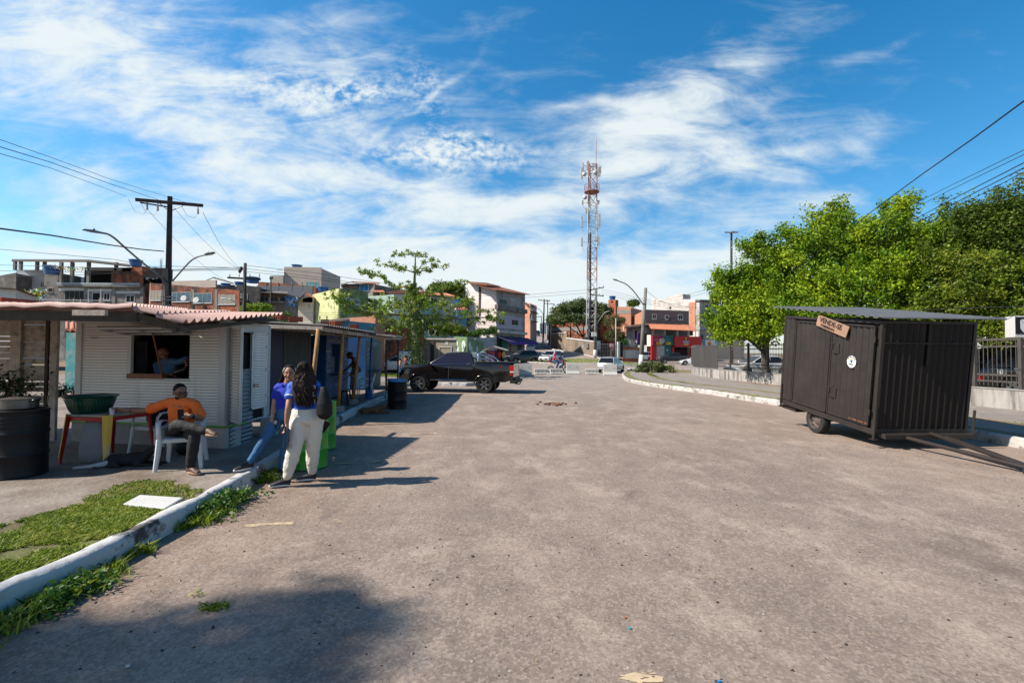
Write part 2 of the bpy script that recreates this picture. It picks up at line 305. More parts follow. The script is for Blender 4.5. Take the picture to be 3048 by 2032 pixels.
#ground, road, kerbs, grass
def GT(px,py,up=0.0):
 d=ray(px,py);Y=2.0
 while Y<400:
  t=Y/d.y;z=CAM_H+d.z*t
  if z<=gz(d.x*t,Y)+up:break
  Y+=.1
 return Vector((d.x*Y/d.y,Y,gz(d.x*Y/d.y,Y)+up))
def asphalt():
 m=bpy.data.materials.new('worn_asphalt');m.use_nodes=True;nt=m.node_tree;L=nt.links;b=nt.nodes['Principled BSDF'];b.inputs['Roughness'].default_value=.88;b.inputs['Specular IOR Level'].default_value=.3
 tc=N(nt,'ShaderNodeTexCoord')
 def noi(s,d=6,r=.65,sc=(1,1,1),rot=0,dist=0):
  mp=N(nt,'ShaderNodeMapping');mp.inputs['Scale'].default_value=sc;mp.inputs['Rotation'].default_value=(0,0,R(rot));L.new(tc.outputs['Object'],mp.inputs[0])
  n=N(nt,'ShaderNodeTexNoise');n.inputs['Scale'].default_value=s;n.inputs['Detail'].default_value=d;n.inputs['Roughness'].default_value=r;n.inputs['Distortion'].default_value=dist;L.new(mp.outputs[0],n.inputs['Vector']);return n.outputs['Fac']
 def rmp(v,a,b_,c=0,d=1):
  r=N(nt,'ShaderNodeMapRange');r.inputs[1].default_value=a;r.inputs[2].default_value=b_;r.inputs[3].default_value=c;r.inputs[4].default_value=d;L.new(v,r.inputs[0]);return r.outputs[0]
 def mix(f,a,c,blend='MIX'):
  x=N(nt,'ShaderNodeMix',data_type='RGBA',blend_type=blend)
  if isinstance(f,float):x.inputs[0].default_value=f
  else:L.new(f,x.inputs[0])
  for i,v in((6,a),(7,c)):
   if isinstance(v,tuple):x.inputs[i].default_value=(*ac(v),1)
   else:L.new(v,x.inputs[i])
  return x.outputs[2]
 big=rmp(noi(.35,8,.7,(1,.55,1),5,.1),.36,.64);mid=rmp(noi(1.5,9,.74,(1,.85,1),0,.0),.42,.58)
 c=mix(big,(.135,.111,.097),(.225,.188,.162));c=mix(rmp(mid,0,1,0,.62),c,(.120,.098,.086))
 dust=rmp(noi(1.1,10,.78,(1.2,.8,1),8,.0),.50,.66);c=mix(rmp(dust,0,1,0,.72),c,(.31,.27,.235))
 sp=N(nt,'ShaderNodeSeparateXYZ');L.new(tc.outputs['Object'],sp.inputs[0])
 edge=rmp(sp.outputs[0],-1.2,-3.6,0,1);dn=rmp(noi(2.2,8,.7),.35,.65);mm=N(nt,'ShaderNodeMath',operation='MULTIPLY');L.new(edge,mm.inputs[0]);L.new(dn,mm.inputs[1])
 c=mix(rmp(mm.outputs[0],0,1,0,.7),c,(.20,.135,.095))
 e2_=rmp(sp.outputs[0],5.2,8.9,0,1);m3_=N(nt,'ShaderNodeMath',operation='MULTIPLY');L.new(e2_,m3_.inputs[0]);L.new(rmp(noi(1.6,9,.75),.36,.58),m3_.inputs[1]);c=mix(rmp(m3_.outputs[0],0,1,0,.8),c,(.215,.165,.13))
 e3_=rmp(sp.outputs[0],-2.3,-3.35,0,1);m4_=N(nt,'ShaderNodeMath',operation='MULTIPLY');L.new(e3_,m4_.inputs[0]);L.new(rmp(noi(3.1,9,.75),.40,.56),m4_.inputs[1]);c=mix(rmp(m4_.outputs[0],0,1,0,.85),c,(.115,.078,.055))
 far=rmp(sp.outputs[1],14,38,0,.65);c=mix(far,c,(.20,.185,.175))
 v=N(nt,'ShaderNodeTexVoronoi');v.inputs['Scale'].default_value=55;L.new(tc.outputs['Object'],v.inputs['Vector'])
 vs=N(nt,'ShaderNodeSeparateColor');L.new(v.outputs['Color'],vs.inputs[0]);c=mix(rmp(vs.outputs[0],0,1,.0,.34),c,mix(rmp(vs.outputs[1],.4,.6),(.09,.08,.075),(.36,.32,.29)))
 fine=noi(95,3,.8);c=mix(rmp(fine,.62,.70,0,.85),c,(.045,.04,.037));f2=noi(26,5,.75);c=mix(rmp(f2,.60,.63,0,.8),c,(.05,.042,.038));c=mix(rmp(f2,.34,.27,0,.5),c,(.36,.33,.3))
 cr=N(nt,'ShaderNodeTexVoronoi',feature='DISTANCE_TO_EDGE');cr.inputs['Scale'].default_value=.33
 wn2=N(nt,'ShaderNodeTexNoise');wn2.inputs['Scale'].default_value=2;wn2.inputs['Detail'].default_value=7;L.new(tc.outputs['Object'],wn2.inputs['Vector'])
 va=N(nt,'ShaderNodeVectorMath',operation='MULTIPLY_ADD');L.new(wn2.outputs['Color'],va.inputs[0]);va.inputs[1].default_value=(.9,.9,0);L.new(tc.outputs['Object'],va.inputs[2]);L.new(va.outputs[0],cr.inputs['Vector'])
 c=mix(rmp(cr.outputs[0],.004,.001,0,.22),c,(.05,.043,.038))
 st=rmp(noi(.62,7,.7,(1,.8,1),30,.8),.585,.68);c=mix(rmp(st,0,1,0,.55),c,(.085,.068,.06));c=mix(1.0,c,(2.30,2.12,1.97),'MULTIPLY');L.new(c,b.inputs['Base Color'])
 bp=N(nt,'ShaderNodeBump');bp.inputs['Strength'].default_value=.75;bp.inputs['Distance'].default_value=.012
 s1=N(nt,'ShaderNodeMath',operation='MULTIPLY_ADD');L.new(noi(60,6,.8),s1.inputs[0]);s1.inputs[1].default_value=.8;L.new(noi(5,6,.7),s1.inputs[2]);L.new(s1.outputs[0],bp.inputs['Height']);L.new(bp.outputs[0],b.inputs['Normal'])
 return m
M_asph=asphalt()
M_earth=mat('dry_earth',(.22,.15,.10),.95,var=.35,vs=2,col2=(.10,.12,.04),c2t=.56,c2s=.6,bump=.5)
M_pave=mat('old_concrete_pavement',(.27,.225,.19),.92,var=.3,vs=1.6,col2=(.15,.11,.085),c2t=.53,c2s=1.1,c2w=.1,bump=.8,bs=22)
M_walk=mat('grey_footpath',(.25,.215,.19),.92,var=.25,vs=1.5,col2=(.32,.27,.23),c2t=.55,c2s=2.5,bump=.5,bs=60)
M_kerb=mat('whitewashed_kerb',(.52,.515,.51),.8,var=.12,vs=3,col2=(.07,.062,.055),c2t=.585,c2s=1.5,c2w=.03,bump=.6,bs=14)
M_kerb2=mat('worn_whitewashed_kerb',(.50,.47,.44),.85,var=.22,vs=5,col2=(.20,.17,.14),c2t=.56,c2s=3.5,c2w=.05,bump=.7,bs=18)
M_soil=mat('bare_soil',(.12,.08,.05),.95,var=.4,vs=5,bump=.7,bs=30)
M_lawn=mat('lawn_base',(.11,.12,.03),.95,var=.4,vs=6,col2=(.13,.09,.05),c2t=.55,c2s=5,c2w=.12,bump=.5)
def leafmat(name,cols,rough=.5,tl=.35,vs=1.2,spec=.4):
 m=bpy.data.materials.new(name);m.use_nodes=True;nt=m.node_tree;L=nt.links;b=nt.nodes['Principled BSDF'];out=nt.nodes['Material Output']
 b.inputs['Roughness'].default_value=rough;b.inputs['Specular IOR Level'].default_value=spec
 g=N(nt,'ShaderNodeNewGeometry');tc=N(nt,'ShaderNodeTexCoord');n=N(nt,'ShaderNodeTexNoise');n.inputs['Scale'].default_value=vs;n.inputs['Detail'].default_value=4;L.new(tc.outputs['Object'],n.inputs['Vector'])
 ad=N(nt,'ShaderNodeMath',operation='MULTIPLY_ADD');L.new(g.outputs['Random Per Island'],ad.inputs[0]);ad.inputs[1].default_value=.55;sb=N(nt,'ShaderNodeMapRange');sb.inputs[1].default_value=.3;sb.inputs[2].default_value=.7;sb.inputs[4].default_value=.5;L.new(n.outputs['Fac'],sb.inputs[0]);L.new(sb.outputs[0],ad.inputs[2])
 cr=N(nt,'ShaderNodeValToRGB');L.new(ad.outputs[0],cr.inputs[0]);el=cr.color_ramp.elements
 for i,c in enumerate(cols):
  if i<2:el[i].position=i/(len(cols)-1);el[i].color=(*ac(c),1)
  else:e=el.new(i/(len(cols)-1));e.color=(*ac(c),1)
 if len(cols)>2:el[1].position=1/(len(cols)-1)
 L.new(cr.outputs[0],b.inputs['Base Color']);t=N(nt,'ShaderNodeBsdfTranslucent');L.new(cr.outputs[0],t.inputs[0]);mx=N(nt,'ShaderNodeMixShader');mx.inputs[0].default_value=tl
 L.new(b.outputs[0],mx.inputs[1]);L.new(t.outputs[0],mx.inputs[2]);L.new(mx.outputs[0],out.inputs[0]);return m
def rawmesh(name,V,F,mats,parent=None,org=(0,0,0),smooth=False):
 V=np.asarray(V,float)-np.array(ORG[parent.name]if parent is not None else org);F=np.asarray(F,int);me=bpy.data.meshes.new(name)
 me.vertices.add(len(V));me.vertices.foreach_set('co',V.ravel());k=F.shape[1]
 me.loops.add(F.size);me.loops.foreach_set('vertex_index',F.ravel());me.polygons.add(len(F))
 me.polygons.foreach_set('loop_start',np.arange(0,F.size,k));me.update(calc_edges=True);me.validate()
 for m_ in(mats if isinstance(mats,list)else[mats]):me.materials.append(m_)
 ob=bpy.data.objects.new(name,me);COL.objects.link(ob);ORG[ob.name]=Vector(ORG[parent.name]if parent is not None else org)
 if parent is not None:ob.parent=parent
 else:ob.location=org
 return ob
def unit(v):return v/np.maximum(1e-9,np.linalg.norm(v,axis=1,keepdims=True))
def leaf_geo(C,size,asp=.5,droop=.5,rs=None,updir=None):
 n=len(C);r=rs or rng
 d=unit(r.normal(size=(n,3)));d[:,2]=d[:,2]*.6-droop;d=unit(d)
 q=unit(np.cross(d,r.normal(size=(n,3))));s=size*r.uniform(.6,1.35,(n,1))
 nn=np.cross(d,q);a=C;tip=C+d*s;m1=C+d*s*.45+q*s*asp*.5+nn*s*.08;m2=C+d*s*.45-q*s*asp*.5+nn*s*.08
 V=np.stack([a,m1,tip,m2],1).reshape(-1,3);F=np.arange(n*4).reshape(n,4);return V,F
def inpoly(P,poly):
 x,y=P[:,0],P[:,1];c=np.zeros(len(P),bool);k=len(poly)
 for i in range(k):
  x1,y1=poly[i][0],poly[i][1];x2,y2=poly[(i+1)%k][0],poly[(i+1)%k][1]
  t=((y1>y)!=(y2>y))&(x<(x2-x1)*(y-y1)/((y2-y1)if y2!=y1 else 1e-9)+x1);c^=t
 return c
def scatter(poly,n):
 p=np.array([(q[0],q[1])for q in poly]);lo,hi=p.min(0),p.max(0);P=rng.uniform(lo,hi,(int(n*2.2)+10,2));P=P[inpoly(P,poly)][:n];return P
def blades(P,z,h,wd=.006,lean=.5):
 n=len(P);P=np.asarray(P);base=np.zeros((n,3));base[:,:2]=P[:,:2];base[:,2]=z
 hh=h*rng.uniform(.45,1.3,n)if np.isscalar(h)else h*rng.uniform(.45,1.3,n);a=rng.uniform(0,2*math.pi,n);ln=rng.uniform(.1,1,n)*lean
 q=np.stack([np.cos(a),np.sin(a),np.zeros(n)],1)*wd;b=rng.uniform(0,2*math.pi,n);dv=np.stack([np.cos(b)*ln,np.sin(b)*ln,np.ones(n)],1)
 mid=base+dv*hh[:,None]*.55;tip=base+np.stack([dv[:,0]*1.9,dv[:,1]*1.9,dv[:,2]*.95],1)*hh[:,None]
 V=np.stack([base-q,base+q,mid+q*.8,tip,mid-q*.8],1).reshape(-1,3);i=np.arange(n)[:,None]*5
 return V,np.concatenate([i+0,i+1,i+2,i+3,i+4],1)
M_grass=leafmat('grass_blades',[(.05,.085,.010),(.17,.27,.015),(.34,.42,.035),(.36,.30,.09)],.6,.3,2.5)
M_weed=leafmat('weed_leaves',[(.03,.09,.012),(.07,.17,.02),(.15,.26,.035)],.5,.35,6)
def grid_sheet(name,xs,ys,f,m,kind='structure'):
 nx,ny=len(xs),len(ys);V=[(x,y,f(x,y))for y in ys for x in xs]
 F=[(j*nx+i,j*nx+i+1,(j+1)*nx+i+1,(j+1)*nx+i)for j in range(ny-1)for i in range(nx-1)]
 o=rawmesh(name,V,F,m);o.data.polygons.foreach_set('use_smooth',[True]*len(o.data.polygons));return tag(o,kind=kind)
ax=sorted(set([-1500,-600,-300,-150,-80,-50,-30]+list(np.arange(-20,30,1.5))+[35,45,60,90,150,300,600,1500]));ay=sorted(set([-300,-60,-20]+list(np.arange(-12,60,3))+list(np.arange(60,150,3))+[160,180,200,230,300,450,700,1000,1800]))
grid_sheet('ground',ax,ay,lambda x,y:gz(x,y)-.03,M_earth)
grid_sheet('road',list(np.arange(-16,60,1.0)),list(np.arange(-10,60,1.0))+list(np.arange(60,236,2.5)),lambda x,y:gz(x,y),M_asph)
kb=[Vector((-3.6,-8,0)),Vector((-3.50,0,0)),G(0,1838),G(240,1738),G(514,1584),G(700,1480),G(830,1392),G(1005,1262),G(1075,1225),G(1150,1189),G(1200,1167),Vector((-5.6,24.6,0)),Vector((-5.0,25.4,0)),Vector((-2.4,25.2,0)),Vector((-1.3,26.2,0)),Vector((-1.0,28,0)),Vector((-1.4,33,0)),Vector((-3,34.5,0)),Vector((-30,35.5,0))]
def dense(pl,step):
 out=[]
 for a,b in zip(pl,pl[1:]):
  k=max(1,int((b-a).length/step));out+=[a+(b-a)*(i/k)for i in range(k)]
 return out+[pl[-1]]
def smoothline(pl,it=2):
 for _ in range(it):
  q=[pl[0]]
  for a,b in zip(pl,pl[1:]):q+=[a*.75+b*.25,a*.25+b*.75]
  pl=q+[pl[-1]]
 return pl
def kerb(name,pl,side,h,wd,m,zf=None,seed=1,step=.09,rough=.012):
 pl=dense(pl,step);V=[];F=[];k=len(pl);rs=random.Random(seed)
 prof=[(0,-.03),(.005,h*.4),(.012,h*.8),(.035,h),(wd*.5,h+.006),(wd-.02,h-.002),(wd,h-.03),(wd+.01,-.03)];m_=len(prof)
 for i,p in enumerate(pl):
  t=(pl[min(i+1,k-1)]-pl[max(i-1,0)]).normalized();n=Vector((-t.y,t.x,0))*side;s=i*step
  for j,(a,z)in enumerate(prof):
   r=(mnoise.noise(Vector((s*2.3,j*3.1,seed)))*rough*1.6+mnoise.noise(Vector((s*9,j*5.7,seed+4)))*rough*.8)if z>0 else 0
   notch=(-.034 if i%10==0 else-.012 if i%10==1 else 0)if z>.05 else 0
   q=p+n*(a+r+(-notch if j<3 else 0));V.append((q.x,q.y,(zf(q.x,q.y)if zf else 0)+z+r*.8+notch*.5))
 for i in range(k-1):
  for j in range(m_-1):F.append((i*m_+j,i*m_+j+1,(i+1)*m_+j+1,(i+1)*m_+j))
 o=rawmesh(name,V,F,m);o.data.polygons.foreach_set('use_smooth',[True]*len(F));return tag(o,kind='structure')
kb=smoothline(kb[:10],2)[:-1]+kb[9:];kerb('kerb',kb,1,.185,.18,M_kerb,seed=3)
inner=[]
for i,p in enumerate(kb):
 t=(kb[min(i+1,len(kb)-1)]-kb[max(i-1,0)]).normalized();inner.append(p+Vector((-t.y,t.x,0))*.16)
pvpoly=[(p.x,p.y)for p in inner]+[(-30,-8)]
mb=MB();mb.prism(pvpoly,-.15,.145,U=(1,0,0),V=(0,1,0));tag(mb.build('pavement',M_pave),kind='structure')
lawn_px=[(-120,1650),(-60,1580),(120,1530),(290,1487),(390,1470),(400,1497),(490,1512),(470,1540),(385,1590),(300,1640),(200,1685),(90,1740),(-40,1800),(-150,1860)]
def rag(pl,amp=.05,step=.06):
 q=dense([Vector((p[0],p[1],0))for p in pl]+[Vector((pl[0][0],pl[0][1],0))],step)[:-1];return[(p.x+amp*mnoise.noise(Vector((p.x*4,p.y*4,2)))+amp*.6*mnoise.noise(Vector((p.x*14,p.y*14,5))),p.y+amp*mnoise.noise(Vector((p.x*4,p.y*4,8)))+amp*.6*mnoise.noise(Vector((p.x*14,p.y*14,11))))for p in q]
def offl(pl,d):
 o=[]
 for i,p in enumerate(pl):
  t=(pl[min(i+1,len(pl)-1)]-pl[max(i-1,0)]).normalized();o.append(p+Vector((t.y,-t.x,0))*d)
 return o
lawn=[G(x,y,.16)for x,y in lawn_px];lk=[p for p in offl(dense(kb,.15),-.21)if.8<p.y<5.02][::-1];lawn_p=rag([(p.x,p.y)for p in lawn[:7]]+[(p.x,p.y)for p in lk]+[(-5.6,.8)],.035)
mb=MB();mb.prism(lawn_p,.10,.152,U=(1,0,0),V=(0,1,0));tag(mb.build('lawn_ground',M_lawn),kind='structure')
P=scatter(lawn_p,60000);keep=np.array([mnoise.noise(Vector((x*1.6,y*1.6,3)))+.25*mnoise.noise(Vector((x*7,y*7,1)))> -.42 for x,y in P]);P=P[keep]
dd=np.abs(rng.normal(size=len(P)));V,F=blades(P,.15,.032,.0055,1.3);o=rawmesh('lawn_grass',V,F,M_grass,org=tuple(lawn[3]));tag(o,'short patchy green lawn behind the white kerb, bottom left','grass',kind='stuff')
soil=[G(x,y,.16)for x,y in[(240,1490),(330,1445),(450,1420),(560,1440),(600,1462),(560,1500),(500,1512),(400,1500),(300,1500)]];sp_=rag([(p.x,p.y)for p in soil],.14)
mb=MB();mb.prism(sp_,.10,.1485,U=(1,0,0),V=(0,1,0));tag(mb.build('bare_ground',M_soil),kind='structure')
slab=[G(x,y,.2)for x,y in[(416,1467),(546,1475),(491,1507),(366,1494)]]
mb=MB();mb.prism([(p.x,p.y)for p in slab][::-1],.10,.185,U=(1,0,0),V=(0,1,0));s_=mb.build('concrete_cover',M_white,bevel=.01);tag(s_,'flat whitewashed concrete cover slab lying in the grass by the kerb','slab')
def strip_pts(a,b,wmax,n,cl=3):
 t=rng.uniform(0,1,n);i=t*(len(a)-1);i0=np.clip(i.astype(int),0,len(a)-2);f=(i-i0)[:,None];A=np.array([(p.x,p.y)for p in a])
 base=A[i0]*(1-f)+A[i0+1]*f;off=np.abs(rng.normal(size=n))*wmax*.5;return np.stack([base[:,0]+off+.01,base[:,1]],1)
kd=dense(kb,.1);kd=[p for p in kd if 1.5<p.y<12.5]
VS=[];FS=[];nb=0
def acc(V,F):
 global nb
 VS.append(V);FS.append(F+nb);nb+=len(V)
P=strip_pts(kd,None,.26,9000);dn=np.array([mnoise.noise(Vector((0,y*1.1,5)))+(0.7 if y<4.3 else(.30 if 4.9<y<6.0 else-.14))-abs(x+3.45)*.9 for x,y in P]);P=P[dn>.02]
V,F=blades(P,0,.10,.006,.8);V5,F5=V,F;o=rawmesh('kerb_grass',V,F,M_grass,org=(-3.4,3.2,0));tag(o,'tufts of wild grass growing in the gutter along the left kerb','grass',kind='stuff')
def weed_patch(name,px0,px1,n,label,hmax=.22,wd=.16,org=None):
 A=G(*px0);B=G(*px1);C=[]
 for _ in range(n):
  t=rng.uniform();p=A*(1-t)+B*t+Vector((abs(rng.normal())*wd,rng.normal()*.05,0));h=hmax*(.4+.6*rng.uniform())*(1-abs(t-.55)*.8);ln=rng.normal(size=2)*.35
  for k in range(14):
   s=(k+1)/14;C.append((p.x+ln[0]*h*s+rng.normal()*.025,p.y+ln[1]*h*s+rng.normal()*.025,h*s+rng.normal()*.012+.02))
 V,F=leaf_geo(np.array(C),.042,.62,.05);o=rawmesh(name,V,F,M_weed,org=tuple(A));return tag(o,label,'weeds',kind='stuff')
P=scatter(sp_,2600);V,F=blades(P,.148,.03,.005,1.3);tag(rawmesh('sparse_grass',V,F,M_grass,org=tuple(soil[4])),'sparse grass on bare soil beside the white cover slab','grass',kind='stuff')
def dirt(nm,pts,m,amp=.12,z=.0045,n=0):
 pp=rag([(p.x,p.y)for p in pts],amp);mb=MB();mb.add([(x,y,z)for x,y in pp],[tuple(range(len(pp)))]);o=mb.build(nm,m);
 if o.data.polygons[0].normal.z<0:o.data.flip_normals()
 return tag(o,kind='structure')
M_dirt=mat('brown_road_dirt',(.36,.29,.235),.95,var=.35,vs=6,col2=(.42,.31,.24),c2t=.5,c2s=3,bump=.8,bs=40)
weed_patch('weeds',(560,1552),(700,1482),150,'bushy green weeds growing against the white kerb below the women',.20,.12)
weed_patch('weeds',(60,1842),(260,1735),90,'dark green weeds in the shaded gutter, bottom left corner',.13,.10)
P=np.array([(p.x+rng.normal()*.04,p.y+rng.normal()*.02)for p in[G(640,1808)]*130+[G(600,1770)]*12]);V,F=blades(P,0,.032,.005,1.6);o=rawmesh('grass_tuft',V,F,M_grass,org=tuple(G(640,1808)));tag(o,'lone grass tuft sprouting through the asphalt, lower left','grass',kind='stuff')
kr=[Vector((12.5,-8,0)),Vector((11.0,3,0)),G(3048,1338),G(2889,1305),Vector((9.65,15.5,0)),G(2200,1189),G(2110,1173),G(1980,1157),G(1870,1138),G(1850,1124),G(1852,1113),G(1880,1104),Vector((11.5,46.5,0)),Vector((14.5,48,0)),Vector((22,49,.1)),Vector((60,52,.1))]
krs=smoothline(kr,2);kerb('kerb',krs,-1,.20,.19,M_kerb2,zf=gz,seed=8,step=.2)
ri=[]
for i,p in enumerate(krs):
 t=(krs[min(i+1,len(krs)-1)]-krs[max(i-1,0)]).normalized();ri.append(p+Vector((t.y,-t.x,0))*.17)
poly=[(p.x,p.y)for p in ri]+[(60,-8)]
mb=MB();mb.prism(poly[::-1],-.15,.185,U=(1,0,0),V=(0,1,0));tag(mb.build('verge',mat('grass_verge',(.17,.15,.05),.95,var=.4,vs=3,col2=(.24,.16,.10),c2t=.50,c2s=1.3,c2w=.1,bump=.6)),kind='structure')
ks=[p for p in krs if p.y<43 and p.y> -7]
a1=offl(ks,.62);a2=offl(ks,1.95);mb=MB();mb.prism([(p.x,p.y)for p in a1]+[(p.x,p.y)for p in a2[::-1]],0,.19,U=(1,0,0),V=(0,1,0));tag(mb.build('footpath',M_walk),kind='structure')
a1=offl(ks,2.45);a2=offl(ks,6.5);mb=MB();mb.prism([(p.x,p.y)for p in a1]+[(p.x,p.y)for p in a2[::-1]],0,.19,U=(1,0,0),V=(0,1,0));tag(mb.build('footpath',M_walk),kind='structure')
b0=[(p.x,p.y)for p in offl(ks,.18)]+[(p.x,p.y)for p in offl(ks,.64)[::-1]];b1=[(p.x,p.y)for p in offl(ks,1.93)]+[(p.x,p.y)for p in offl(ks,2.47)[::-1]]
P=np.concatenate([scatter(b0,9000),scatter(b1,9000)]);P=P[[mnoise.noise(Vector((x*.8,y*.5,9)))+(.12 if y>26 else-.08)+.3*mnoise.noise(Vector((x*5,y*5,9)))> -.02 for x,y in P]]
V,F=blades(P,.185,.045,.009,1.2);o=rawmesh('verge_grass',V,F,M_grass,org=(9.5,25,.18));tag(o,'thin dry grass growing beside the footpath on the right','grass',kind='stuff')
P=scatter([(-12,31.6),(-1.8,31.4),(-1.8,33.6),(-12,34.6)],9000);V,F=blades(P,.14,.11,.012,.8);o=rawmesh('verge_grass',V,F,M_grass,org=(-7,33,.14));tag(o,'bright green grass strip behind the black pickup and the tree','grass',kind='stuff')
mb=MB();ell=[(10.8+9.8*math.cos(q)*(1 if abs(math.cos(q))<.9 else 1),61.5+5.4*math.sin(q))for q in np.linspace(0,2*math.pi,41)[:-1]]
isl=[Vector((x,y,0))for x,y in ell];kerb('kerb',isl+[isl[0]],1,.16,.22,M_kerb2,zf=gz,seed=12,step=.5)
V=[(x,y,gz(x,y)+.15)for x,y in[(10.8+(x-10.8)*s,61.5+(y-61.5)*s)for s in(0.985,.8,.6,.4,.2)for x,y in ell]];F=[(r*40+i,r*40+(i+1)%40,(r+1)*40+(i+1)%40,(r+1)*40+i)for r in range(4)for i in range(40)]
V.append((10.8,61.5,gz(10.8,61.5)+.15));F2=[(160+i,160+(i+1)%40,200,200)for i in range(40)]
mbx=MB();mbx.add(V,F+[f[:3]for f in F2]);tag(mbx.build('traffic_island',mat('dry_island_grass',(.25,.22,.09),.95,var=.35,vs=1.5,col2=(.15,.19,.05),c2t=.5,c2s=.5,bump=.5),smooth=True),kind='structure')
P=scatter([(10.8+(x-10.8)*.97,61.5+(y-61.5)*.97)for x,y in ell],2500);zz=np.array([gz(x,y)+.15 for x,y in P]);V,F=blades(P,zz,.09,.02,.8);tag(rawmesh('island_grass',V,F,M_grass,org=(10.8,61.5,.6)),'dry grass covering the roundabout island beyond the barriers','grass',kind='stuff')
mb=MB();mb.prism([(-22,36.6),(-7.6,36.4),(-7.2,36.9),(-7.6,37.6),(-22,37.8)],0,.13,U=(1,0,0),V=(0,1,0));tag(mb.build('median',M_lawn,bevel=.03),kind='structure')
pw=[GT(1790,1068),GT(1700,1050),GT(1640,1040),GT(1612,1028),GT(1612,1020),GT(1625,1012)];pw=[Vector((p.x,p.y,0))for p in pw];kerb('kerb',pw,-1,.18,.25,M_kerb2,zf=gz,seed=20,step=.6)
PB=MB()
for _ in range(900):
 yy=2.2+7.5*rng.uniform()**1.6;p=Vector((rng.uniform(-3.3,min(8,yy*1.15)),yy,.004));s=rng.uniform(.004,.013);q=rng.uniform(0,6.28,5);q.sort();PB.mi=int(rng.integers(3));PB.add([p+Vector((s*1.3*math.cos(a),s*math.sin(a),-.003))for a in q]+[p+Vector((0,0,s*.6))],[(0,1,5),(1,2,5),(2,3,5),(3,4,5),(4,0,5)])
tag(PB.build('grit',[mat('dark_grit',(.03,.026,.024),.9),mat('tan_grit',(.26,.17,.11),.9),mat('pale_grit',(.32,.29,.26),.9)]),'loose grit and tiny pebbles scattered over the near asphalt','grit',kind='stuff')
M_yel=mat('worn_yellow_paint',(.55,.42,.27),.9,var=.3,vs=6)
def flecks(name,p0,p1,n,wd,m,lab):
 p0=G(*p0);p1=G(*p1);V=[];F=[]
 d=(p1-p0);L=d.length;d/=L;s=Vector((-d.y,d.x,0))
 for i in range(n):
  t=rng.uniform();
  if n>60 and math.sin(t*L*5.3+n)+.6*math.sin(t*L*13.1+n*2.2)< -.3:continue
  c=p0+d*(t*L)+s*rng.uniform(-wd/2,wd/2);k=len(V);r=rng.uniform(.012,.05)
  a0=rng.uniform(0,6.28)
  for j in range(5):q=a0+j*1.2566;rr=r*rng.uniform(.5,1);V.append((c.x+math.cos(q)*rr*1.6,c.y+math.sin(q)*rr*.5,.003+.00004*i))
  F.append(tuple(range(k,k+5)))
 mb=MB();mb.add(V,F);return tag(mb.build(name,m),kind='structure')
flecks('road_marking',(735,1564),(1010,1548),70,.07,M_yel,'');flecks('road_marking',(1000,1381),(1130,1374),260,.06,M_yel,'');flecks('road_marking',(1020,1300),(1290,1290),200,.06,M_yel,'');flecks('road_marking',(1240,1178),(1290,1180),160,.06,M_yel,'');flecks('road_marking',(1860,2020),(1950,2010),22,.09,M_yel,'')
#kiosks and things on the left pavement
PZ=.145
class Face:
 def __init__(s,A,B):
  s.A=Vector((A[0],A[1],0));s.B=Vector((B[0],B[1],0));s.U=(s.B-s.A).normalized();s.Z=Vector((0,0,1));s.n=Vector((s.U.y,-s.U.x,0))
  if s.n.dot(Vector((0,0,0))-s.A)<0:s.n= -s.n
  s.L=(s.B-s.A).length
 def sz(s,px,py,off=0):
  d=ray(px,py);C=Vector((0,0,CAM_H));A=s.A+s.n*off;t=(A-C).dot(s.n)/d.dot(s.n);p=C+d*t;return(p-A).dot(s.U),p.z
 def P(s,u,z,off=0):return s.A+s.U*u+Vector((0,0,z))+s.n*off
 def px(s,px,py,off=0):u,z=s.sz(px,py,off);return s.P(u,z,off)
 def rect(s,mb,u0,u1,z0,z1,d0,d1):
  O=s.A;V=[O+s.U*u+Vector((0,0,z))+s.n*d for d in(d0,d1)for u,z in((u0,z0),(u1,z0),(u1,z1),(u0,z1))]
  return mb.add(V,[(0,1,2,3),(7,6,5,4),(0,4,5,1),(1,5,6,2),(2,6,7,3),(3,7,4,0)])
def siding(mb,f,u0,u1,z0,z1,row=.05,out=.012,d=0):
 z=z0
 while z<z1-1e-4:
  t=min(z+row,z1)
  V=[f.P(u,zz,d+o)for u in(u0,u1)for zz,o in((z,.001),(z+.009,.001),(z+.010,out),(z+row*.4,out),(t,.004))]
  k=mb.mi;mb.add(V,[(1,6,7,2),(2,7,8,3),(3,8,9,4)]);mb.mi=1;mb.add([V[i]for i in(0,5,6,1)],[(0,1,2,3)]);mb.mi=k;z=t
M_siding=mat('white_siding',(.95,.90,.84),.55,var=.12,vs=2,col2=(.50,.44,.38),c2t=.60,c2s=2,c2w=.10,streak=True,bump=.3,bs=2)
M_groove=mat('groove_shade_dirt',(.26,.23,.20),.8,var=.3);M_green=mat('green_ledge',(.16,.42,.06),.7)  # groove grey paints in the shadow gap between boards, plus gap dirt
K0=D(237,948,8.65);K1=G(669,1334,PZ);K0=(K0.x,8.65);K1=(K1.x,K1.y);K2=(K1[0]+.02,K1[1]+1.34);K3=(K0[0]+.1,K0[1]+1.3)
kf=Face(K0,K1);ks_=Face(K1,K2)
kio=thing('kiosk','white slatted kiosk with a raised window flap and a pink tiled canopy above','kiosk',(K1[0],K1[1],PZ))
wu0,wz0=kf.sz(384,1124);wu1,wz1=kf.sz(567,997);zt=2.32;zb=.53
mb=MB()
for a in((0,wu0,zb,zt),(wu1,kf.L,zb,zt),(wu0,wu1,zb,wz0),(wu0,wu1,wz1,zt)):siding(mb,kf,*a)
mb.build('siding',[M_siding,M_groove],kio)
mb=MB()
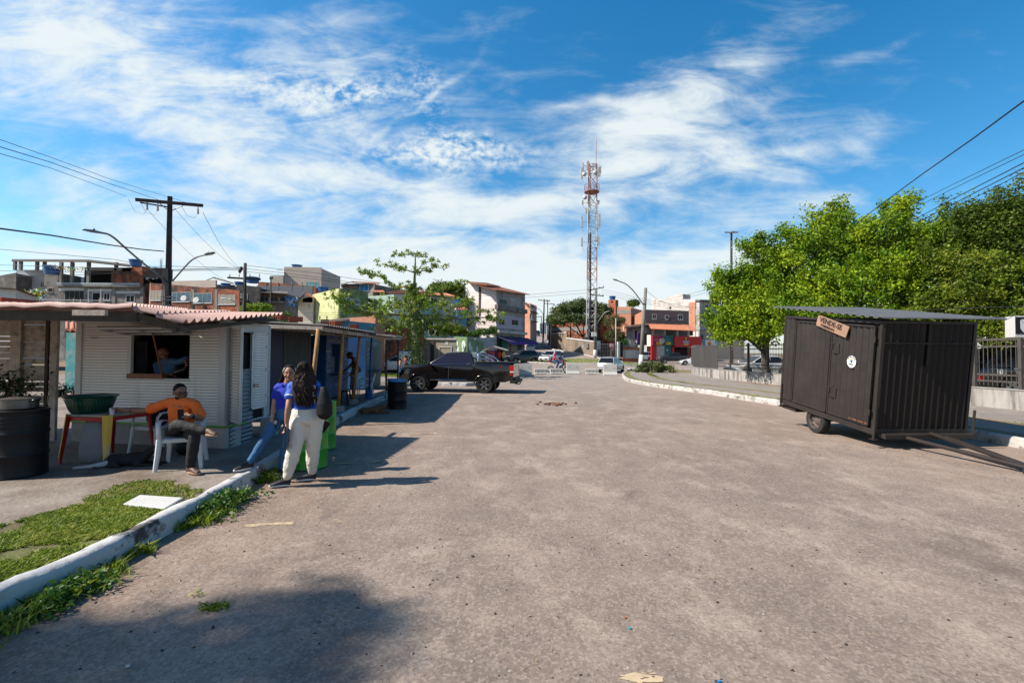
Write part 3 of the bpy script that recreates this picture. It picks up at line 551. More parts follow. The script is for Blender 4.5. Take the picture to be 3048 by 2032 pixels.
for a in((0,wu0,zb,zt),(wu1,kf.L,zb,zt),(wu0,wu1,zb,wz0),(wu0,wu1,wz1,zt)):kf.rect(mb,*a,-.04,-.001)
ks_.rect(mb,0,ks_.L,zb,zt,-.05,0)if False else None
for p,q in((K2,K3),(K3,K0)):f_=Face(p,q);nn= -f_.n;mb.prism([(p[0],p[1]),(q[0],q[1]),(q[0]+nn.x*0+.03,q[1]+.03),(p[0]+.03,p[1]+.03)],zb,zt,U=(1,0,0),V=(0,1,0))
mb.wallprism([K0,K1,K2,K3],zb-.03,zb+.0);mb.wallprism([K0,K1,K2,K3],zt-.02,zt+.02)
ks_.rect(mb,0,.22,zb,zt,-.04,0);ks_.rect(mb,1.22,ks_.L,zb,zt,-.04,0);ks_.rect(mb,.22,1.22,2.16,zt,-.04,0)
mb.build('wall',M_white,kio)
mb=MB();kf.rect(mb,-.03,.10,zb,zt,-.02,.035);kf.rect(mb,kf.L-.13,kf.L+.01,zb,zt,-.02,.035);kf.rect(mb,-.03,kf.L+.01,zt-.02,zt+.05,-.04,.04);kf.rect(mb,.1,kf.L-.13,zb,zb+.07,0,.025);mb.build('corner_trim',M_white,kio,bevel=.006)
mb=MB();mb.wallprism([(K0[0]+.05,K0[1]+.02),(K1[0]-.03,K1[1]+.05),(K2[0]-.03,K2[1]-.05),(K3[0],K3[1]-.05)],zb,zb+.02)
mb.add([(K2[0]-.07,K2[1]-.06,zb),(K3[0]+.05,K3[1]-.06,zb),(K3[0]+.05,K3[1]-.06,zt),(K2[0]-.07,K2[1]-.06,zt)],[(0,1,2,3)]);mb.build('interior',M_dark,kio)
mb=MB();kf.rect(mb,wu0-.03,wu0+.05,wz0,wz1,-.03,.02);mb.build('window_frame',M_white,kio)
mb=MB();kf.rect(mb,wu0-.02,wu0+(wu1-wu0)*.58,wz0-.01,wz0+.08,-.06,.03);mb.build('sill_board',mat('red_brown_wood',(.22,.07,.03),.6,var=.3,vs=9),kio)
mb=MB();kf.rect(mb,wu0-.03,wu1+.02,wz0-.03,wz0-.008,-.04,.03);mb.build('window_sill',M_white,kio)
o=MB();o.bx(D(405,1040,9.3).x,D(438,1040,9.3).x,9.3,9.32,1.30,2.0);tag(o.build('hanging_cloth',mat('dim_cloth',(.20,.20,.24),.9)),'pale cloth hanging in the dark behind the kiosk window','cloth')
h0=kf.P(wu0,wz1+.02,.03);h1=kf.P(wu1+.02,wz1+.02,.03);o1=D(482,975,7.62);dv=o1-h1;o0=h0+dv;fl=MB();th=Vector((0,0,.035))
fl.add([h0,h1,o1,o0,h0+th,h1+th,o1+th,o0+th],[(0,3,2,1),(4,5,6,7),(0,1,5,4),(1,2,6,5),(2,3,7,6),(3,0,4,7)])
fl.build('window_flap',mat('backlit_flap_grey',(.30,.28,.25),.6,var=.2),kio,bevel=.004)  # flap colour darkened to paint in its backlit shade
fr=MB()
for a,b in((h0,o0),(h1,o1),(o0,o1),(h0*.5+o0*.5,h1*.5+o1*.5),((h0+h1)/2,(o0+o1)/2)):fr.beam(a-Vector((0,0,.012)),b-Vector((0,0,.012)),.04,.03)
fr.build('flap_frame',M_alu,kio)
mb=MB();mb.tube([D(454,990,8.0),kf.px(484,1124,.03)],.014,8);mb.build('prop_stick',mat('prop_wood',(.25,.08,.04),.6),kio)
mb=MB()
for i in range(6):
 for j in range(2):u,z=kf.sz(273+i*4.2,1002+j*5);kf.rect(mb,u,u+.012,z,z+.008,.0,.016)
mb.build('vent_holes',M_dark,kio)
mb=MB();kf.rect(mb,-.1,kf.L-.42,PZ-.02,zb-.03,-.5,.01);mb.build('plinth',M_conc,kio);mb=MB();kf.rect(mb,kf.L-.42,kf.L+.02,PZ-.02,zb-.03,-.35,.02);mb.build('plinth_end',M_dirtywhite,kio,bevel=.01)
mb=MB();kf.rect(mb,-.12,kf.L+.05,zb-.03,zb+.001,-.45,.06);mb.build('ledge',M_green,kio,bevel=.006)
mb=MB();mb.box((K2[0]+.05,K2[1]-.0,PZ+.17),(.22,.3,.38));mb.build('plinth_block',M_white,kio,bevel=.012)
def panel_leaf(name,P0,P1,z0,z1,parent,m=M_siding):
 f_=Face(P0,P1);mb=MB();siding(mb,f_,.03,f_.L-.03,z0,z1,.05,.01,.012);f_.rect(mb,0,f_.L,z0,z1,-.012,.012)
 for a in((0,.03,z0,z1),(f_.L-.03,f_.L,z0,z1),(0,f_.L,z0-.0,z0+.03),(0,f_.L,z1-.03,z1)):f_.rect(mb,*a,.0,.026)
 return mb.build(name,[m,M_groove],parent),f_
d1,f1=panel_leaf('door_leaf',(K1[0]+.02,K1[1]+.12),(K1[0]+.44,K1[1]-.30),.60,2.22,kio)
d2,f2=panel_leaf('door_leaf',(K1[0]+.05,K1[1]+.66),(K1[0]+.05,K1[1]+1.20),.72,2.16,kio)
for dn,f_,zs,u in((d1,f1,(.85,1.38,1.98),0),(d2,f2,(.95,1.45,1.9),f2.L)):
 for z in zs:mb=MB();f_.rect(mb,u-.05,u+.07,z-.025,z+.025,.026,.036);mb.cyl(f_.P(u,z-.04,.03),f_.P(u,z+.04,.03),.012);mb.build('hinge',M_white,dn)
mb=MB();f2.rect(mb,.06,.20,1.14,1.2,.026,.05);mb.build('latch',M_metal,d2)
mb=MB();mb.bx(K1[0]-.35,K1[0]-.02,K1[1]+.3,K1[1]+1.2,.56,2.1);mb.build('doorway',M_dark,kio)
A=G(671,1325,PZ);B=G(737,1296,PZ);mb=MB();mb.sheet((K1[0]+.05,K1[1]+.06,PZ),(0,0,1.34),(.0,.70,.0),90,.012,.075,th=.006);sh=mb.build('shutter_panel',mat('bluish_galvanised',(.20,.27,.31),.5,metal=.4,var=.35,vs=7,col2=(.4,.36,.3),c2t=.6),smooth=False)
tag(sh,'corrugated bluish steel panel leaning against the white kiosk doorway','panel')
can=thing('canopy','pink clay tile canopy on dark beams over the white kiosk','canopy',(-5.5,8,PZ))
C_=Vector((-4.5,6.42,2.17));Rr=D(838,940,9.4);Lf=D(395,925,6.25);LL=Vector((-11.8,5.7,2.36))
def strip(mb,P00,P10,P01,P11,nu,nv,per_u,amp=.035):
 V=[];F=[]
 nrm=(P10-P00).cross(P01-P00).normalized();nrm=nrm if nrm.z>0 else-nrm
 Lv=(P01-P00).length;cs=.34
 for s in(0,1):
  for j in range(nv+1):
   v=j/nv
   for i in range(nu+1):
    u=i/nu;p=(P00*(1-u)+P10*u)*(1-v)+(P01*(1-u)+P11*u)*v
    Lu=(P10-P00).length;ph=(u*Lu/per_u)%1;h=1.35*amp*(math.sin(math.pi*ph*2)if ph<.5 else-.3*math.sin(math.pi*(ph*2-1)))
    st=(1-((v*Lv/cs)%1))*.034;jit=.006*mnoise.noise(Vector((math.floor(u*Lu/per_u)*3.3,math.floor(v*Lv/cs)*2.1,1)))
    V.append(p+nrm*(h+st+jit-s*.014)+Vector((0,0,-.06*math.sin(math.pi*u)*v*0)))
 Wd=nu+1;B=(nv+1)*Wd
 for j in range(nv):
  for i in range(nu):a=j*Wd+i;F.append((a,a+1,a+Wd+1,a+Wd));F.append((B+a,B+a+Wd,B+a+Wd+1,B+a+1))
 for i in range(nu):F.append((i,B+i,B+i+1,i+1));a=nv*Wd+i;F.append((a,a+1,B+a+1,B+a))
 for j in range(nv):a=j*Wd;F.append((a,a+Wd,B+a+Wd,B+a));a+=nu;F.append((a,B+a,B+a+Wd,a+Wd))
 mb.add(V,F)
mb=MB();Tp=Vector((-5.9,8.4,2.66));Tn=Lf+Vector((0,0,0))
strip(mb,C_,Rr,Tn+Vector((0,0,.02)),D(560,929,9.6),150,50,.175)
mb.build('roof_tiles',M_tilepink,can,smooth=True,auto=35)
mb=MB();strip(mb,Lf+Vector((0,-.02,.03)),D(560,929,9.6),LL,Vector((-12.2,9.4,2.63)),140,46,.175);mb.build('roof_tiles',M_tilepink,can,smooth=True,auto=35)
mb=MB();dz=Vector((0,0,-.075));mb.beam(C_+dz+Vector((.0,.1,0)),Lf+dz+Vector((0,.1,.01)),.06,.09);mb.beam(Lf+dz+Vector((0,.1,0)),LL+dz+Vector((-.4,.1,0)),.07,.13);mb.beam(C_+dz+Vector((-.12,0,0)),Rr+dz+Vector((-.12,0,0)),.05,.06)
mb.beam(Vector((-6.8,9.5,2.5)),Vector((-11,9.1,2.5)),.07,.1);mb.beam(Vector((-4.95,6.9,2.2)),Vector((-5.25,10.0,2.52)),.05,.07)
mb.build('beam',M_wooddk,can)
mb=MB();a=D(222,931,6.0);mb.box(a+Vector((.2,0,0)),(.42,.05,.07));mb.build('rafter_end',M_wood,can,bevel=.004);mb=MB();b=D(452,955,6.5);mb.box(b+Vector((.2,0,0)),(.45,.05,.06));mb.build('rafter_end',M_wood,can,bevel=.004)
def hollow_brick(loc,rz,label,l=.32,w_=.24,h=.14,tilt=0,rows=2,cols=4,name='hollow_brick',grp='hollow clay bricks weighing down the roofs'):
 mb=MB();t=.012
 for i in range(rows+1):z=i*(h-t)/rows;mb.bx(-w_/2,w_/2,-l/2,l/2,z,z+t)
 for j in range(cols+1):x= -w_/2+j*(w_-t)/cols;mb.bx(x+.0005,x+t,-l/2+.001,l/2-.001,.002,h-.002)
 o=mb.build(name,M_hb,org=(0,0,0));o.location=loc;o.rotation_euler=(tilt,0,rz);return tag(o,label,'brick',grp)
M_hb=mat('hollow_brick_clay',(.45,.10,.045),.85,var=.2,vs=9)
hollow_brick(D(52,923,6.9)+Vector((0,0,.02)),R(-12),'big red hollow brick on the pink tiles, far left',.62,.40,.13)
fe=thing('plank_fence','weathered horizontal plank fence left of the white kiosk','fence',(-9,8.8,PZ))
fp=Face((-11.9,8.9),(-8.25,8.77));mb=MB();z=1.02;i=0
while z<2.45:
 hgt=.105+.012*math.sin(i*2.7);g=.006+(.008 if i%3==1 else 0)
 for(u0,u1)in((0,1.9),(1.9,2.62),(2.62,fp.L-.28)):fp.rect(mb,u0+.004,u1-.004,z+.012*math.sin(i+u0*3),z+hgt-g+.012*math.sin(i*1.7+u1),-.012,.012+.008*math.sin(i*5+u0))
 z+=hgt;i+=1
mb.build('planks',M_wood,fe)
mb=MB();fp.rect(mb,0,fp.L-.35,.82,.96,-.01,.04);fp.rect(mb,0,fp.L-.3,.42,.80,-.01,.015);fp.rect(mb,0,fp.L-.3,PZ,.40,-.01,.02);mb.build('lower_board',M_wood,fe)
for u0,u1 in((.75,.95),(2.58,2.78),(fp.L-.30,fp.L-.17)):
 mb=MB();fp.rect(mb,u0,u1,PZ if u0>3 else.9,2.5,.018,.07);mb.build('post',M_wood,fe)
mb=MB();fp.rect(mb,fp.L-.42,fp.L-.36,.5,2.45,.02,.05);mb.build('batten',M_wooddk,fe)
def shrub(name,c,r,n,leafsz,m,label,fl=None,org=None,stem=True):
 t=thing(name,label,'plant',(c[0],c[1],c[2]-r[2]))
 P=rng.normal(size=(n,3))*np.array(r)*.5+np.array(c);V,F=leaf_geo(P,leafsz,.6,.2);rawmesh('foliage',V,F,m,t)
 if fl is not None:
  P=unit(rng.normal(size=(fl[1],3)))*np.array(r)*rng.uniform(.6,1.05,(fl[1],1))+np.array(c);V,F=leaf_geo(P,leafsz*.7,.9,-.3);rawmesh('flowers',V,F,fl[0],t)
 mb=MB()
 for k in range(5):mb.tube([(c[0],c[1],c[2]-r[2]),(c[0]+rng.normal()*r[0]*.2,c[1],c[2]-r[2]*.3),(c[0]+rng.normal()*r[0]*.5,c[1]+rng.normal()*r[1]*.4,c[2]+r[2]*.4)],[.01,.007,.003],5)
 mb.build('stems',M_wooddk,t);return t
M_leafd=leafmat('dark_leaves',[(.012,.03,.008),(.03,.06,.012),(.06,.10,.02)],.5,.2)
M_pinkfl=leafmat('pink_flowers',[(.45,.22,.25),(.62,.42,.40)],.7,.3)
shrub('flower_bush',(-9.0,8.4,1.15),(.45,.2,.3),700,.07,M_leafd,'dark potted plant hanging in front of the plank fence',(leafmat('mixed_flowers',[(.5,.1,.02),(.55,.25,.35)],.7,.2),40))
shrub('flower_bush',(-8.12,9.3,.95),(.22,.2,.55),700,.055,M_leafd,'pink flowering shrub between the fence post and the white kiosk',(M_pinkfl,130))
shrub('flower_bush',(-8.7,9.15,1.02),(.25,.15,.14),250,.05,M_leafd,'pink blossoms peeping over the lower fence board',(M_pinkfl,110))
def drum_mesh(r=.29,h=.88):
 p=[(r*.9,.0),(r,.012),(r+.006,.02),(r,.035)]
 for z in(.30,.59):p+=[(r,h*z/.9*1.0-.03),(r+.008,h*z/.9-.012),(r+.012,h*z/.9),(r+.008,h*z/.9+.012),(r,h*z/.9+.03)]
 for z in(.66,.71,.76):p+=[(r,z),(r+.004,z+.012),(r,z+.024)]
 return p+[(r,h-.03),(r+.006,h-.02),(r+.007,h-.006),(r-.004,h),(r-.014,h-.004),(r-.02,h-.02),(.001,h-.022)]
def drum(loc,m,label,lid=None,rz=0,tilt=0,z0=0,name='steel_drum',grp='painted steel drums'):
 t=thing(name,label,'drum',(0,0,0),grp);mb=MB();mb.lathe(drum_mesh(),n=40);mb.build('drum_body',m,t,smooth=True,auto=50)
 if lid:mb=MB();mb.lathe([(.292,.875),(.302,.878),(.303,.895),(.29,.90),(.001,.902)],n=40);mb.build('lid',lid,t,smooth=True,auto=40)
 else:mb=MB();mb.cyl((.14,0,.855),(.14,0,.872),.03);mb.cyl((-.17,.05,.855),(-.17,.05,.868),.015);mb.build('bung',M_dark,t)
 t.location=(loc[0],loc[1],z0);t.rotation_euler=(tilt,tilt*.6,rz);return t
M_drumblk=mat('black_drum_paint',(.008,.008,.011),.5,var=.3,vs=6,col2=(.03,.028,.028),c2t=.7,c2s=6,spec=.25)
M_drumgrn=mat('green_drum_paint',(.03,.36,.02),.4,var=.12,vs=4,col2=(.45,.42,.33),c2t=.665,c2s=3.0,c2w=.01,spec=.5)
M_drumg2=mat('dark_green_drum_paint',(.01,.16,.09),.5,var=.1)
M_bluelid=mat('blue_lid',(.01,.18,.46),.6,var=.12,vs=9)
drum((-6.56,6.30),M_drumblk,'large black steel drum with a pot on top, left edge',z0=PZ,rz=1)
mb=MB();a=D(127,1296,6.02);mb.tube([a,a+Vector((-.02,0,-.03)),a+Vector((-.02,0,-.05)),a+Vector((.015,0,-.055))],.006,6);mb.tube([a+Vector((0,0,-.06)),a+Vector((-.005,0,-.2)),a+Vector((0,0,-.3)),a+Vector((-.02,0,-.42))],.0035,5)
drum((-3.20,7.45),M_drumgrn,'bright green steel drum standing right behind the two women',rz=.4)
drum((-3.60,8.86),M_drumgrn,'second green drum with worn paint patches, farther along the kerb',rz=2.3)
drum((-3.67,15.15),M_drumblk,'black drum with a blue lid at the end of the kerb',lid=M_bluelid,tilt=R(2.2))
drum((-3.93,16.05),M_drumg2,'dark green drum with a blue lid hidden behind the black one',lid=M_bluelid)
po=thing('cooking_pot','wide aluminium pot with a black knob lid on the black drum','pot',(-6.60,6.33,PZ+.88));M_pot=mat('aluminium_pot',(.17,.165,.16),.38,metal=.9,var=.12,vs=5,spec=.5)
mb=MB();mb.lathe([(.18,0),(.19,.01),(.192,.125),(.2,.13)],po.location,36);mb.build('pot_body',M_pot,po,smooth=True,auto=40)
mb=MB();mb.lathe([(.205,.131),(.205,.138),(.10,.155),(.02,.16)],po.location,36);mb.build('lid',mat('pot_lid',(.16,.15,.14),.45,metal=.8),po,smooth=True,auto=40)
mb=MB();mb.lathe([(.02,.158),(.028,.175),(.03,.2),(.02,.205)],po.location,16);mb.build('knob',M_black,po,smooth=True)
for s in(-1,1):mb=MB();mb.tube([po.location+Vector((s*.19,-.06,.10)),po.location+Vector((s*.25,-.04,.13)),po.location+Vector((s*.25,.04,.13)),po.location+Vector((s*.19,.06,.10))],.007,6);mb.build('handle',M_pot,po,smooth=True)
tb=thing('plastic_table','red plastic table with a dirty beige top and yellow leg panels','table',(-6.18,7.27,PZ));tc_=Vector((-6.18,7.27,0));ta=R(-8)
tu=Vector((math.cos(ta),math.sin(ta),0));tv=Vector((-tu.y,tu.x,0));s_=.355;tz=PZ+.72
M_tabtop=mat('stained_table_top',(.42,.34,.25),.6,var=.25,vs=6,col2=(.15,.11,.08),c2t=.6,c2s=7);M_yelp=mat('yellow_panel',(.72,.42,.04),.5,var=.12,vs=4,col2=(.55,.42,.28),c2t=.62)
mb=MB();mb.prism([(-s_,-s_),(s_,-s_),(s_,s_),(-s_,s_)],tz-.035,tz,O=tc_,U=tu,V=tv);mb.build('table_top',M_tabtop,tb,bevel=.012,seg=3)
mb=MB()
for a,b in(((-1,-1),(1,-1)),((1,-1),(1,1)),((1,1),(-1,1)),((-1,1),(-1,-1))):mb.beam(tc_+tu*a[0]*s_*.95+tv*a[1]*s_*.95+Vector((0,0,tz-.065)),tc_+tu*b[0]*s_*.95+tv*b[1]*s_*.95+Vector((0,0,tz-.065)),.022,.055)
mb.build('apron',M_red,tb,bevel=.004)
for(a,b,yel)in((-1,-1,1),(1,-1,1),(1,1,0),(-1,1,0)):
 top=tc_+tu*a*s_*.93+tv*b*s_*.93+Vector((0,0,tz-.03));bot=tc_+tu*a*s_*1.10+tv*b*s_*1.10+Vector((0,0,PZ));mb=MB();mb.tube([top,top*.5+bot*.5,bot],[(.055,.03),(.045,.026),(.028,.02)],4,side=(tu*b-tv*a));lg=mb.build('leg',M_red,tb,bevel=.005)
 if yel:n=(tu*a+tv*b).normalized();mb=MB();q=top+(bot-top)*.88;mb.tube([top+n*.022+Vector((0,0,.03)),(top+q)/2+n*.02,q+n*.018],[(.062,.014),(.05,.013),(.034,.012)],4,side=(tu*b-tv*a));mb.build('leg_panel',M_yelp,lg)
ba=thing('basin','big dark green plastic basin on the red table','basin',(-6.42,7.2,tz+.002));M_basin=mat('green_plastic',(.005,.055,.028),.3,var=.08,spec=.5)
mb=MB();mb.lathe([(.22,0),(.235,.01),(.25,.05),(.31,.235),(.335,.245),(.34,.25),(.335,.258),(.30,.245),(.24,.06),(.225,.02),(.001,.015)],ba.location,48);mb.build('basin_body',M_basin,ba,smooth=True,auto=50)
mb=MB()
for k in range(40):q=2*math.pi*k/40;c,s=math.cos(q),math.sin(q);mb.beam(ba.location+Vector((c*.245,s*.245,.04)),ba.location+Vector((c*.298,s*.298,.2)),.008,.01)
mb.build('ribs',M_basin,ba,smooth=True)
M_plast=mat('white_plastic',(.68,.70,.72),.4,var=.05,spec=.5)
def plastic_chair(label):
 t=thing('plastic_chair',label,'chair',(0,0,0),'white plastic chairs on the left pavement')
 mb=MB();pts=[(-.22,-.23,.43),(.22,-.23,.43),(.20,.2,.41),(-.20,.2,.41)];mb.prism([(p[0],p[1])for p in pts],.405,.435,U=(1,0,0),V=(0,1,0));mb.bx(-.22,.22,-.245,-.225,.375,.432);mb.build('seat',M_plast,t,bevel=.01,seg=3)
 mb=MB();arc=[(-.235+.0,.21,.45)];pts=[]
 for k in range(13):q=math.pi*k/12;pts.append((-.225*math.cos(q),.22+.12*((.18+.24*math.sin(q))/.42),.60+.24*math.sin(q)))
 pts=[(-.215,.19,.41)]+pts+[(.215,.19,.41)];mb.tube(pts,[(.022,.012)]*len(pts),8,side=(0,0,1));mb.tube(pts,.016,8)
 for k in range(5):x= -.13+k*.065;zt_=.58+.24*math.sqrt(max(0,1-(x/.225)**2));mb.add([(x-.02,.205,.43),(x+.02,.205,.43),(x+.026,.22+.12*(zt_-.42)/.42,zt_),(x-.026,.22+.12*(zt_-.42)/.42,zt_),(x-.02,.217,.43),(x+.02,.217,.43),(x+.026,.232+.12*(zt_-.42)/.42,zt_),(x-.026,.232+.12*(zt_-.42)/.42,zt_)],[(3,2,1,0),(4,5,6,7),(0,1,5,4),(1,2,6,5),(2,3,7,6),(3,0,4,7)])
 mb.build('backrest',M_plast,t,smooth=True,auto=40)
 for s in(-1,1):
  mb=MB();mb.tube([(s*.235,-.25,.42),(s*.255,-.235,.60),(s*.262,-.19,.655),(s*.262,0,.665),(s*.24,.2,.64)],[(.03,.012),(.028,.014),(.034,.013),(.034,.012),(.02,.012)],8,side=(1,0,0));mb.build('armrest',M_plast,t,smooth=True)
  mb=MB();mb.tube([(s*.235,-.24,.43),(s*.25,-.26,.22),(s*.27,-.285,0)],[(.042,.026),(.034,.022),(.026,.02)],6,side=(1,0,0));mb.build('leg',M_plast,t,smooth=True,auto=40)
  mb=MB();mb.tube([(s*.21,.2,.43),(s*.225,.25,.22),(s*.245,.30,0)],[(.04,.024),(.032,.02),(.026,.018)],6,side=(1,0,0));mb.build('leg',M_plast,t,smooth=True,auto=40)
 return t
ch1=plastic_chair('white plastic armchair the man in orange is sitting on');ch1.location=(-4.77,6.88,PZ);ch1.rotation_euler=(0,0,R(24))
ch2=dup(ch1,(-5.86,7.86,PZ),R(-14),'empty white plastic chair behind the red table holding a black bag')
ch3=dup(ch1,(-5.45,17.6,PZ),R(-80),'white plastic chair standing by the blue post, farther away')
mb=MB();mb.ell((-5.84,7.80,PZ+.56),(.19,.10,.14));mb.ell((-5.76,7.82,PZ+.62),(.1,.07,.12));b_=mb.build('bag',M_black,smooth=True);tag(b_,'black bag slumped on the empty white chair','bag')
mb=MB();g0=G(215,1392,PZ);cx,cy=g0.x,g0.y+.35
mb.tube([(cx,cy,PZ),(cx+.01,cy,PZ+.15),(cx,cy,PZ+.38),(cx-.03,cy,PZ+.58),(cx-.12,cy,PZ+.62)],[(.19,.12),(.22,.13),(.2,.11),(.16,.06),(.1,.03)],14,side=(1,0,0));b_=mb.build('sack',mat('pale_sack',(.30,.29,.30),.9,var=.15,vs=5,bump=.3),smooth=True);tag(b_,'pale cloth sack standing between the black drum and the table','sack')
hg=G(535,1358,PZ);mb=MB();mb.ell((hg.x,hg.y+.14,PZ+.13),(.155,.15,.135),nu=20,nv=14);b_=mb.build('helmet',M_black,smooth=True);tag(b_,'dark motorcycle helmet lying under the white chair','helmet')
M_navy=mat('navy_kiosk_paint',(.008,.022,.075),.5,var=.3,vs=2);M_dkcorr=mat('dark_green_steel',(.02,.03,.032),.55,var=.4,vs=3,spec=.5)
M_bluek=mat('blue_kiosk_paint',(.012,.07,.26),.5,var=.25,vs=2,col2=(.02,.15,.28),c2t=.58,c2s=.8,c2w=.15);M_tealk=mat('teal_kiosk_paint',(.035,.12,.13),.6,var=.3,vs=2,col2=(.12,.14,.11),c2t=.6)
M_sign=mat('faded_white_lettering',(.42,.48,.52),.7,var=.2,vs=9)
kA=thing('blue_kiosk','dark navy kiosk with a corrugated steel front next to the white kiosk','kiosk',(-7,12.8,PZ))
mb=MB();mb.bx(-8.4,-6.22,11.0,12.78,PZ,2.42);mb.build('wall',M_navy,kA)
mb=MB();mb.sheet((-6.22,12.8,PZ),(0,1.72,0),(0,0,2.24),60,.018,.22,th=.01,kind='trap');mb.bx(-8.4,-6.26,12.8,14.5,PZ,2.4);mb.build('steel_front',M_dkcorr,kA)
mb=MB();mb.bx(-8.4,-7.0,14.5,15.9,PZ,2.4);mb.build('back_wall',M_dark,kA)
kB=thing('payment_kiosk','blue kiosk with white lettering above its service hatch','kiosk',(-7.2,17,PZ));fB=Face((-6.3,15.95),(-6.27,18.1))
mb=MB();mb.bx(-8.3,-6.3,15.95,18.1,PZ+.05,1.05);mb.bx(-8.3,-6.3,15.95,18.1,2.08,2.36);mb.bx(-8.3,-6.3,15.95,16.35,1.05,2.08);mb.bx(-8.3,-6.3,17.55,18.1,1.05,2.08);mb.bx(-8.3,-8.2,16.35,17.55,1.05,2.08);mb.build('wall',M_bluek,kB)
mb=MB();mb.bx(-6.7,-6.6,16.35,17.55,1.05,1.62);mb.bx(-6.8,-6.7,16.35,17.55,1.6,2.08);mb.build('hatch_screen',mat('grey_hatch',(.22,.24,.25),.6,var=.3),kB)
mb=MB();mb.bx(-6.3,-5.95,16.3,17.7,1.0,1.03);mb.beam((-6.28,16.5,.72),(-5.98,16.5,.99),.02,.02);mb.beam((-6.28,17.5,.72),(-5.98,17.5,.99),.02,.02);mb.build('counter_shelf',M_navy,kB)
mb=MB();textmesh('PAGAMENTO APROVADO',.20,mb,(-6.292,17.0,2.2),(0,1,0),(0,0,1),xs=.86,off=.004)
for i,tx in enumerate(('LIMPA NOME','Serviços','DE ÁGUA','LUZ e TEL','RECARGA')):textmesh(tx,.12,mb,(-6.292,16.15,1.82-i*.17),(0,1,0),(0,0,1),xs=.62,off=.003)
for i,tx in enumerate(('FATURAS','BOLETOS','CARTÕES','e MAIS')):textmesh(tx,.12,mb,(-6.292,17.82,1.9-i*.18),(0,1,.25),(0,-.25,1),xs=.62,off=.003)
textmesh('ACEITAMOS',.13,mb,(-6.292,17.1,.66),(0,1,.2),(0,-.2,1),off=.002);textmesh('CARTÃO',.13,mb,(-6.292,17.1,.48),(0,1,.2),(0,-.2,1),off=.002);mb.build('lettering',M_sign,kB)
kC=thing('teal_kiosk','teal and navy kiosk at the far end of the row','kiosk',(-7.2,21.5,PZ))
mb=MB();mb.bx(-8.2,-6.38,20.5,20.56,PZ+.05,2.36);mb.build('side_wall',M_bluek,kC)
mb=MB();mb.bx(-8.2,-6.4,20.57,23,PZ+.05,2.34);mb.build('wall',M_tealk,kC);mb=MB();mb.bx(-6.4,-6.385,21.2,22.2,1.0,2.0);mb.build('hatch',mat('dark_teal',(.02,.07,.075),.6),kC,bevel=.004)
mb=MB();mb.bx(-6.4,-5.9,20.9,22.5,.95,.97);mb.beam((-6.38,21.1,.7),(-5.95,21.1,.94),.02,.02);mb.build('shelf',M_navy,kC)
mb=MB();textmesh('ATENDIMENTO',.2,mb,(-6.39,21.8,2.17),(0,1,0),(0,0,1),xs=1.0,off=.004)
for i in range(4):textmesh(('CHAVES','XEROX','CÓPIAS','FOTOS')[i],.13,mb,(-6.39,20.88,1.9-i*.2),(0,1,.35),(0,-.35,1),xs=.7,off=.003)
mb.build('lettering',M_sign,kC)
cr_=thing('canopy_roof','long low corrugated canopy on poles over the blue kiosks','canopy',(-6.5,15,PZ))
mb=MB();mb.sheet((-8.5,11.5,2.62),(0,4.0,0),(3.95,.1,-.17),150,.022,.15,th=.012);mb.sheet((-8.5,15.4,2.58),(0,2.9,.0),(3.98,0,-.2),110,.022,.15,th=.012);mb.sheet((-8.0,18.1,2.50),(0,1.9,0),(3.35,0,-.06),70,.022,.15,th=.012);mb.build('roof_sheet',M_roofgrey,cr_)
mb=MB();mb.beam((-4.72,11.55,2.37),(-4.75,18.4,2.32),.06,.10);mb.beam((-4.65,11.55,2.38),(-8.4,11.6,2.50),.07,.09);mb.beam((-6.2,11.55,2.42),(-6.3,18,2.4),.05,.08);mb.beam((-4.75,18.4,2.36),(-4.72,19.95,2.36),.05,.09)
for y in(13.2,14.9,16.6,18.2,19.9):mb.beam((-4.6,y,2.38),(-7.5,y,2.46),.05,.06)
mb.build('rafters',M_wood,cr_)
for k,(a,b,r,m,fo)in enumerate((((-4.74,11.5),(-4.90,11.4),.055,M_woodor,None),((-4.72,13.1),(-4.80,13.05),.05,M_woodor,M_conc),((-4.85,15.0),(-5.05,15.0),.05,M_woodor,M_conc),((-5.05,16.9),(-5.10,16.85),.035,mat('blue_post',(.01,.09,.35),.5),1),((-5.42,20.1),(-5.45,20.5),.045,M_wooddk,None),((-4.75,19.6),(-4.7,19.4),.035,M_wooddk,None))):
 mb=MB();mb.tube([(b[0],b[1],PZ),((a[0]+b[0])/2+.01,(a[1]+b[1])/2,1.3),(a[0],a[1],2.36)],[r*1.05,r,r*.9],10);p_=mb.build('post',m,cr_,smooth=True)
 if fo:mb=MB();mb.cyl((b[0],b[1],PZ),(b[0],b[1],PZ+(.3 if fo==1 else.17)),.13 if fo==1 else.17,n=16);mb.build('footing',mat('blue_footing',(.01,.11,.38),.6)if fo==1 else M_conc,p_,bevel=.01)
for i,(px,py,Y,rz,lb)in enumerate(((836,965,11.9,-10,'pair of stacked'),(880,962,12.6,-60,'single sideways'),(967,968,13.4,20,'small middle'),(1000,965,14.2,-20,'broken dark'),(1068,972,15.5,0,'farthest visible'))):
 p=D(px,py,Y);hollow_brick((min(p.x,-5.2),Y,2.56+abs(p.x+4.6)*0.04),R(rz),lb+' hollow brick on the corrugated canopy',.34,.2,.13,rows=2,cols=3)
mb=MB();mb.lathe([(.11,0),(.10,.01),(.085,.0)],(0,0,0));
st=thing('stool','low black plastic stool under the canopy by the shirtless man','stool',(-5.25,14.8,PZ));mb=MB();mb.bx(-5.40,-5.10,14.65,14.95,PZ+.42,PZ+.45);mb.build('seat',M_black,st,bevel=.01)
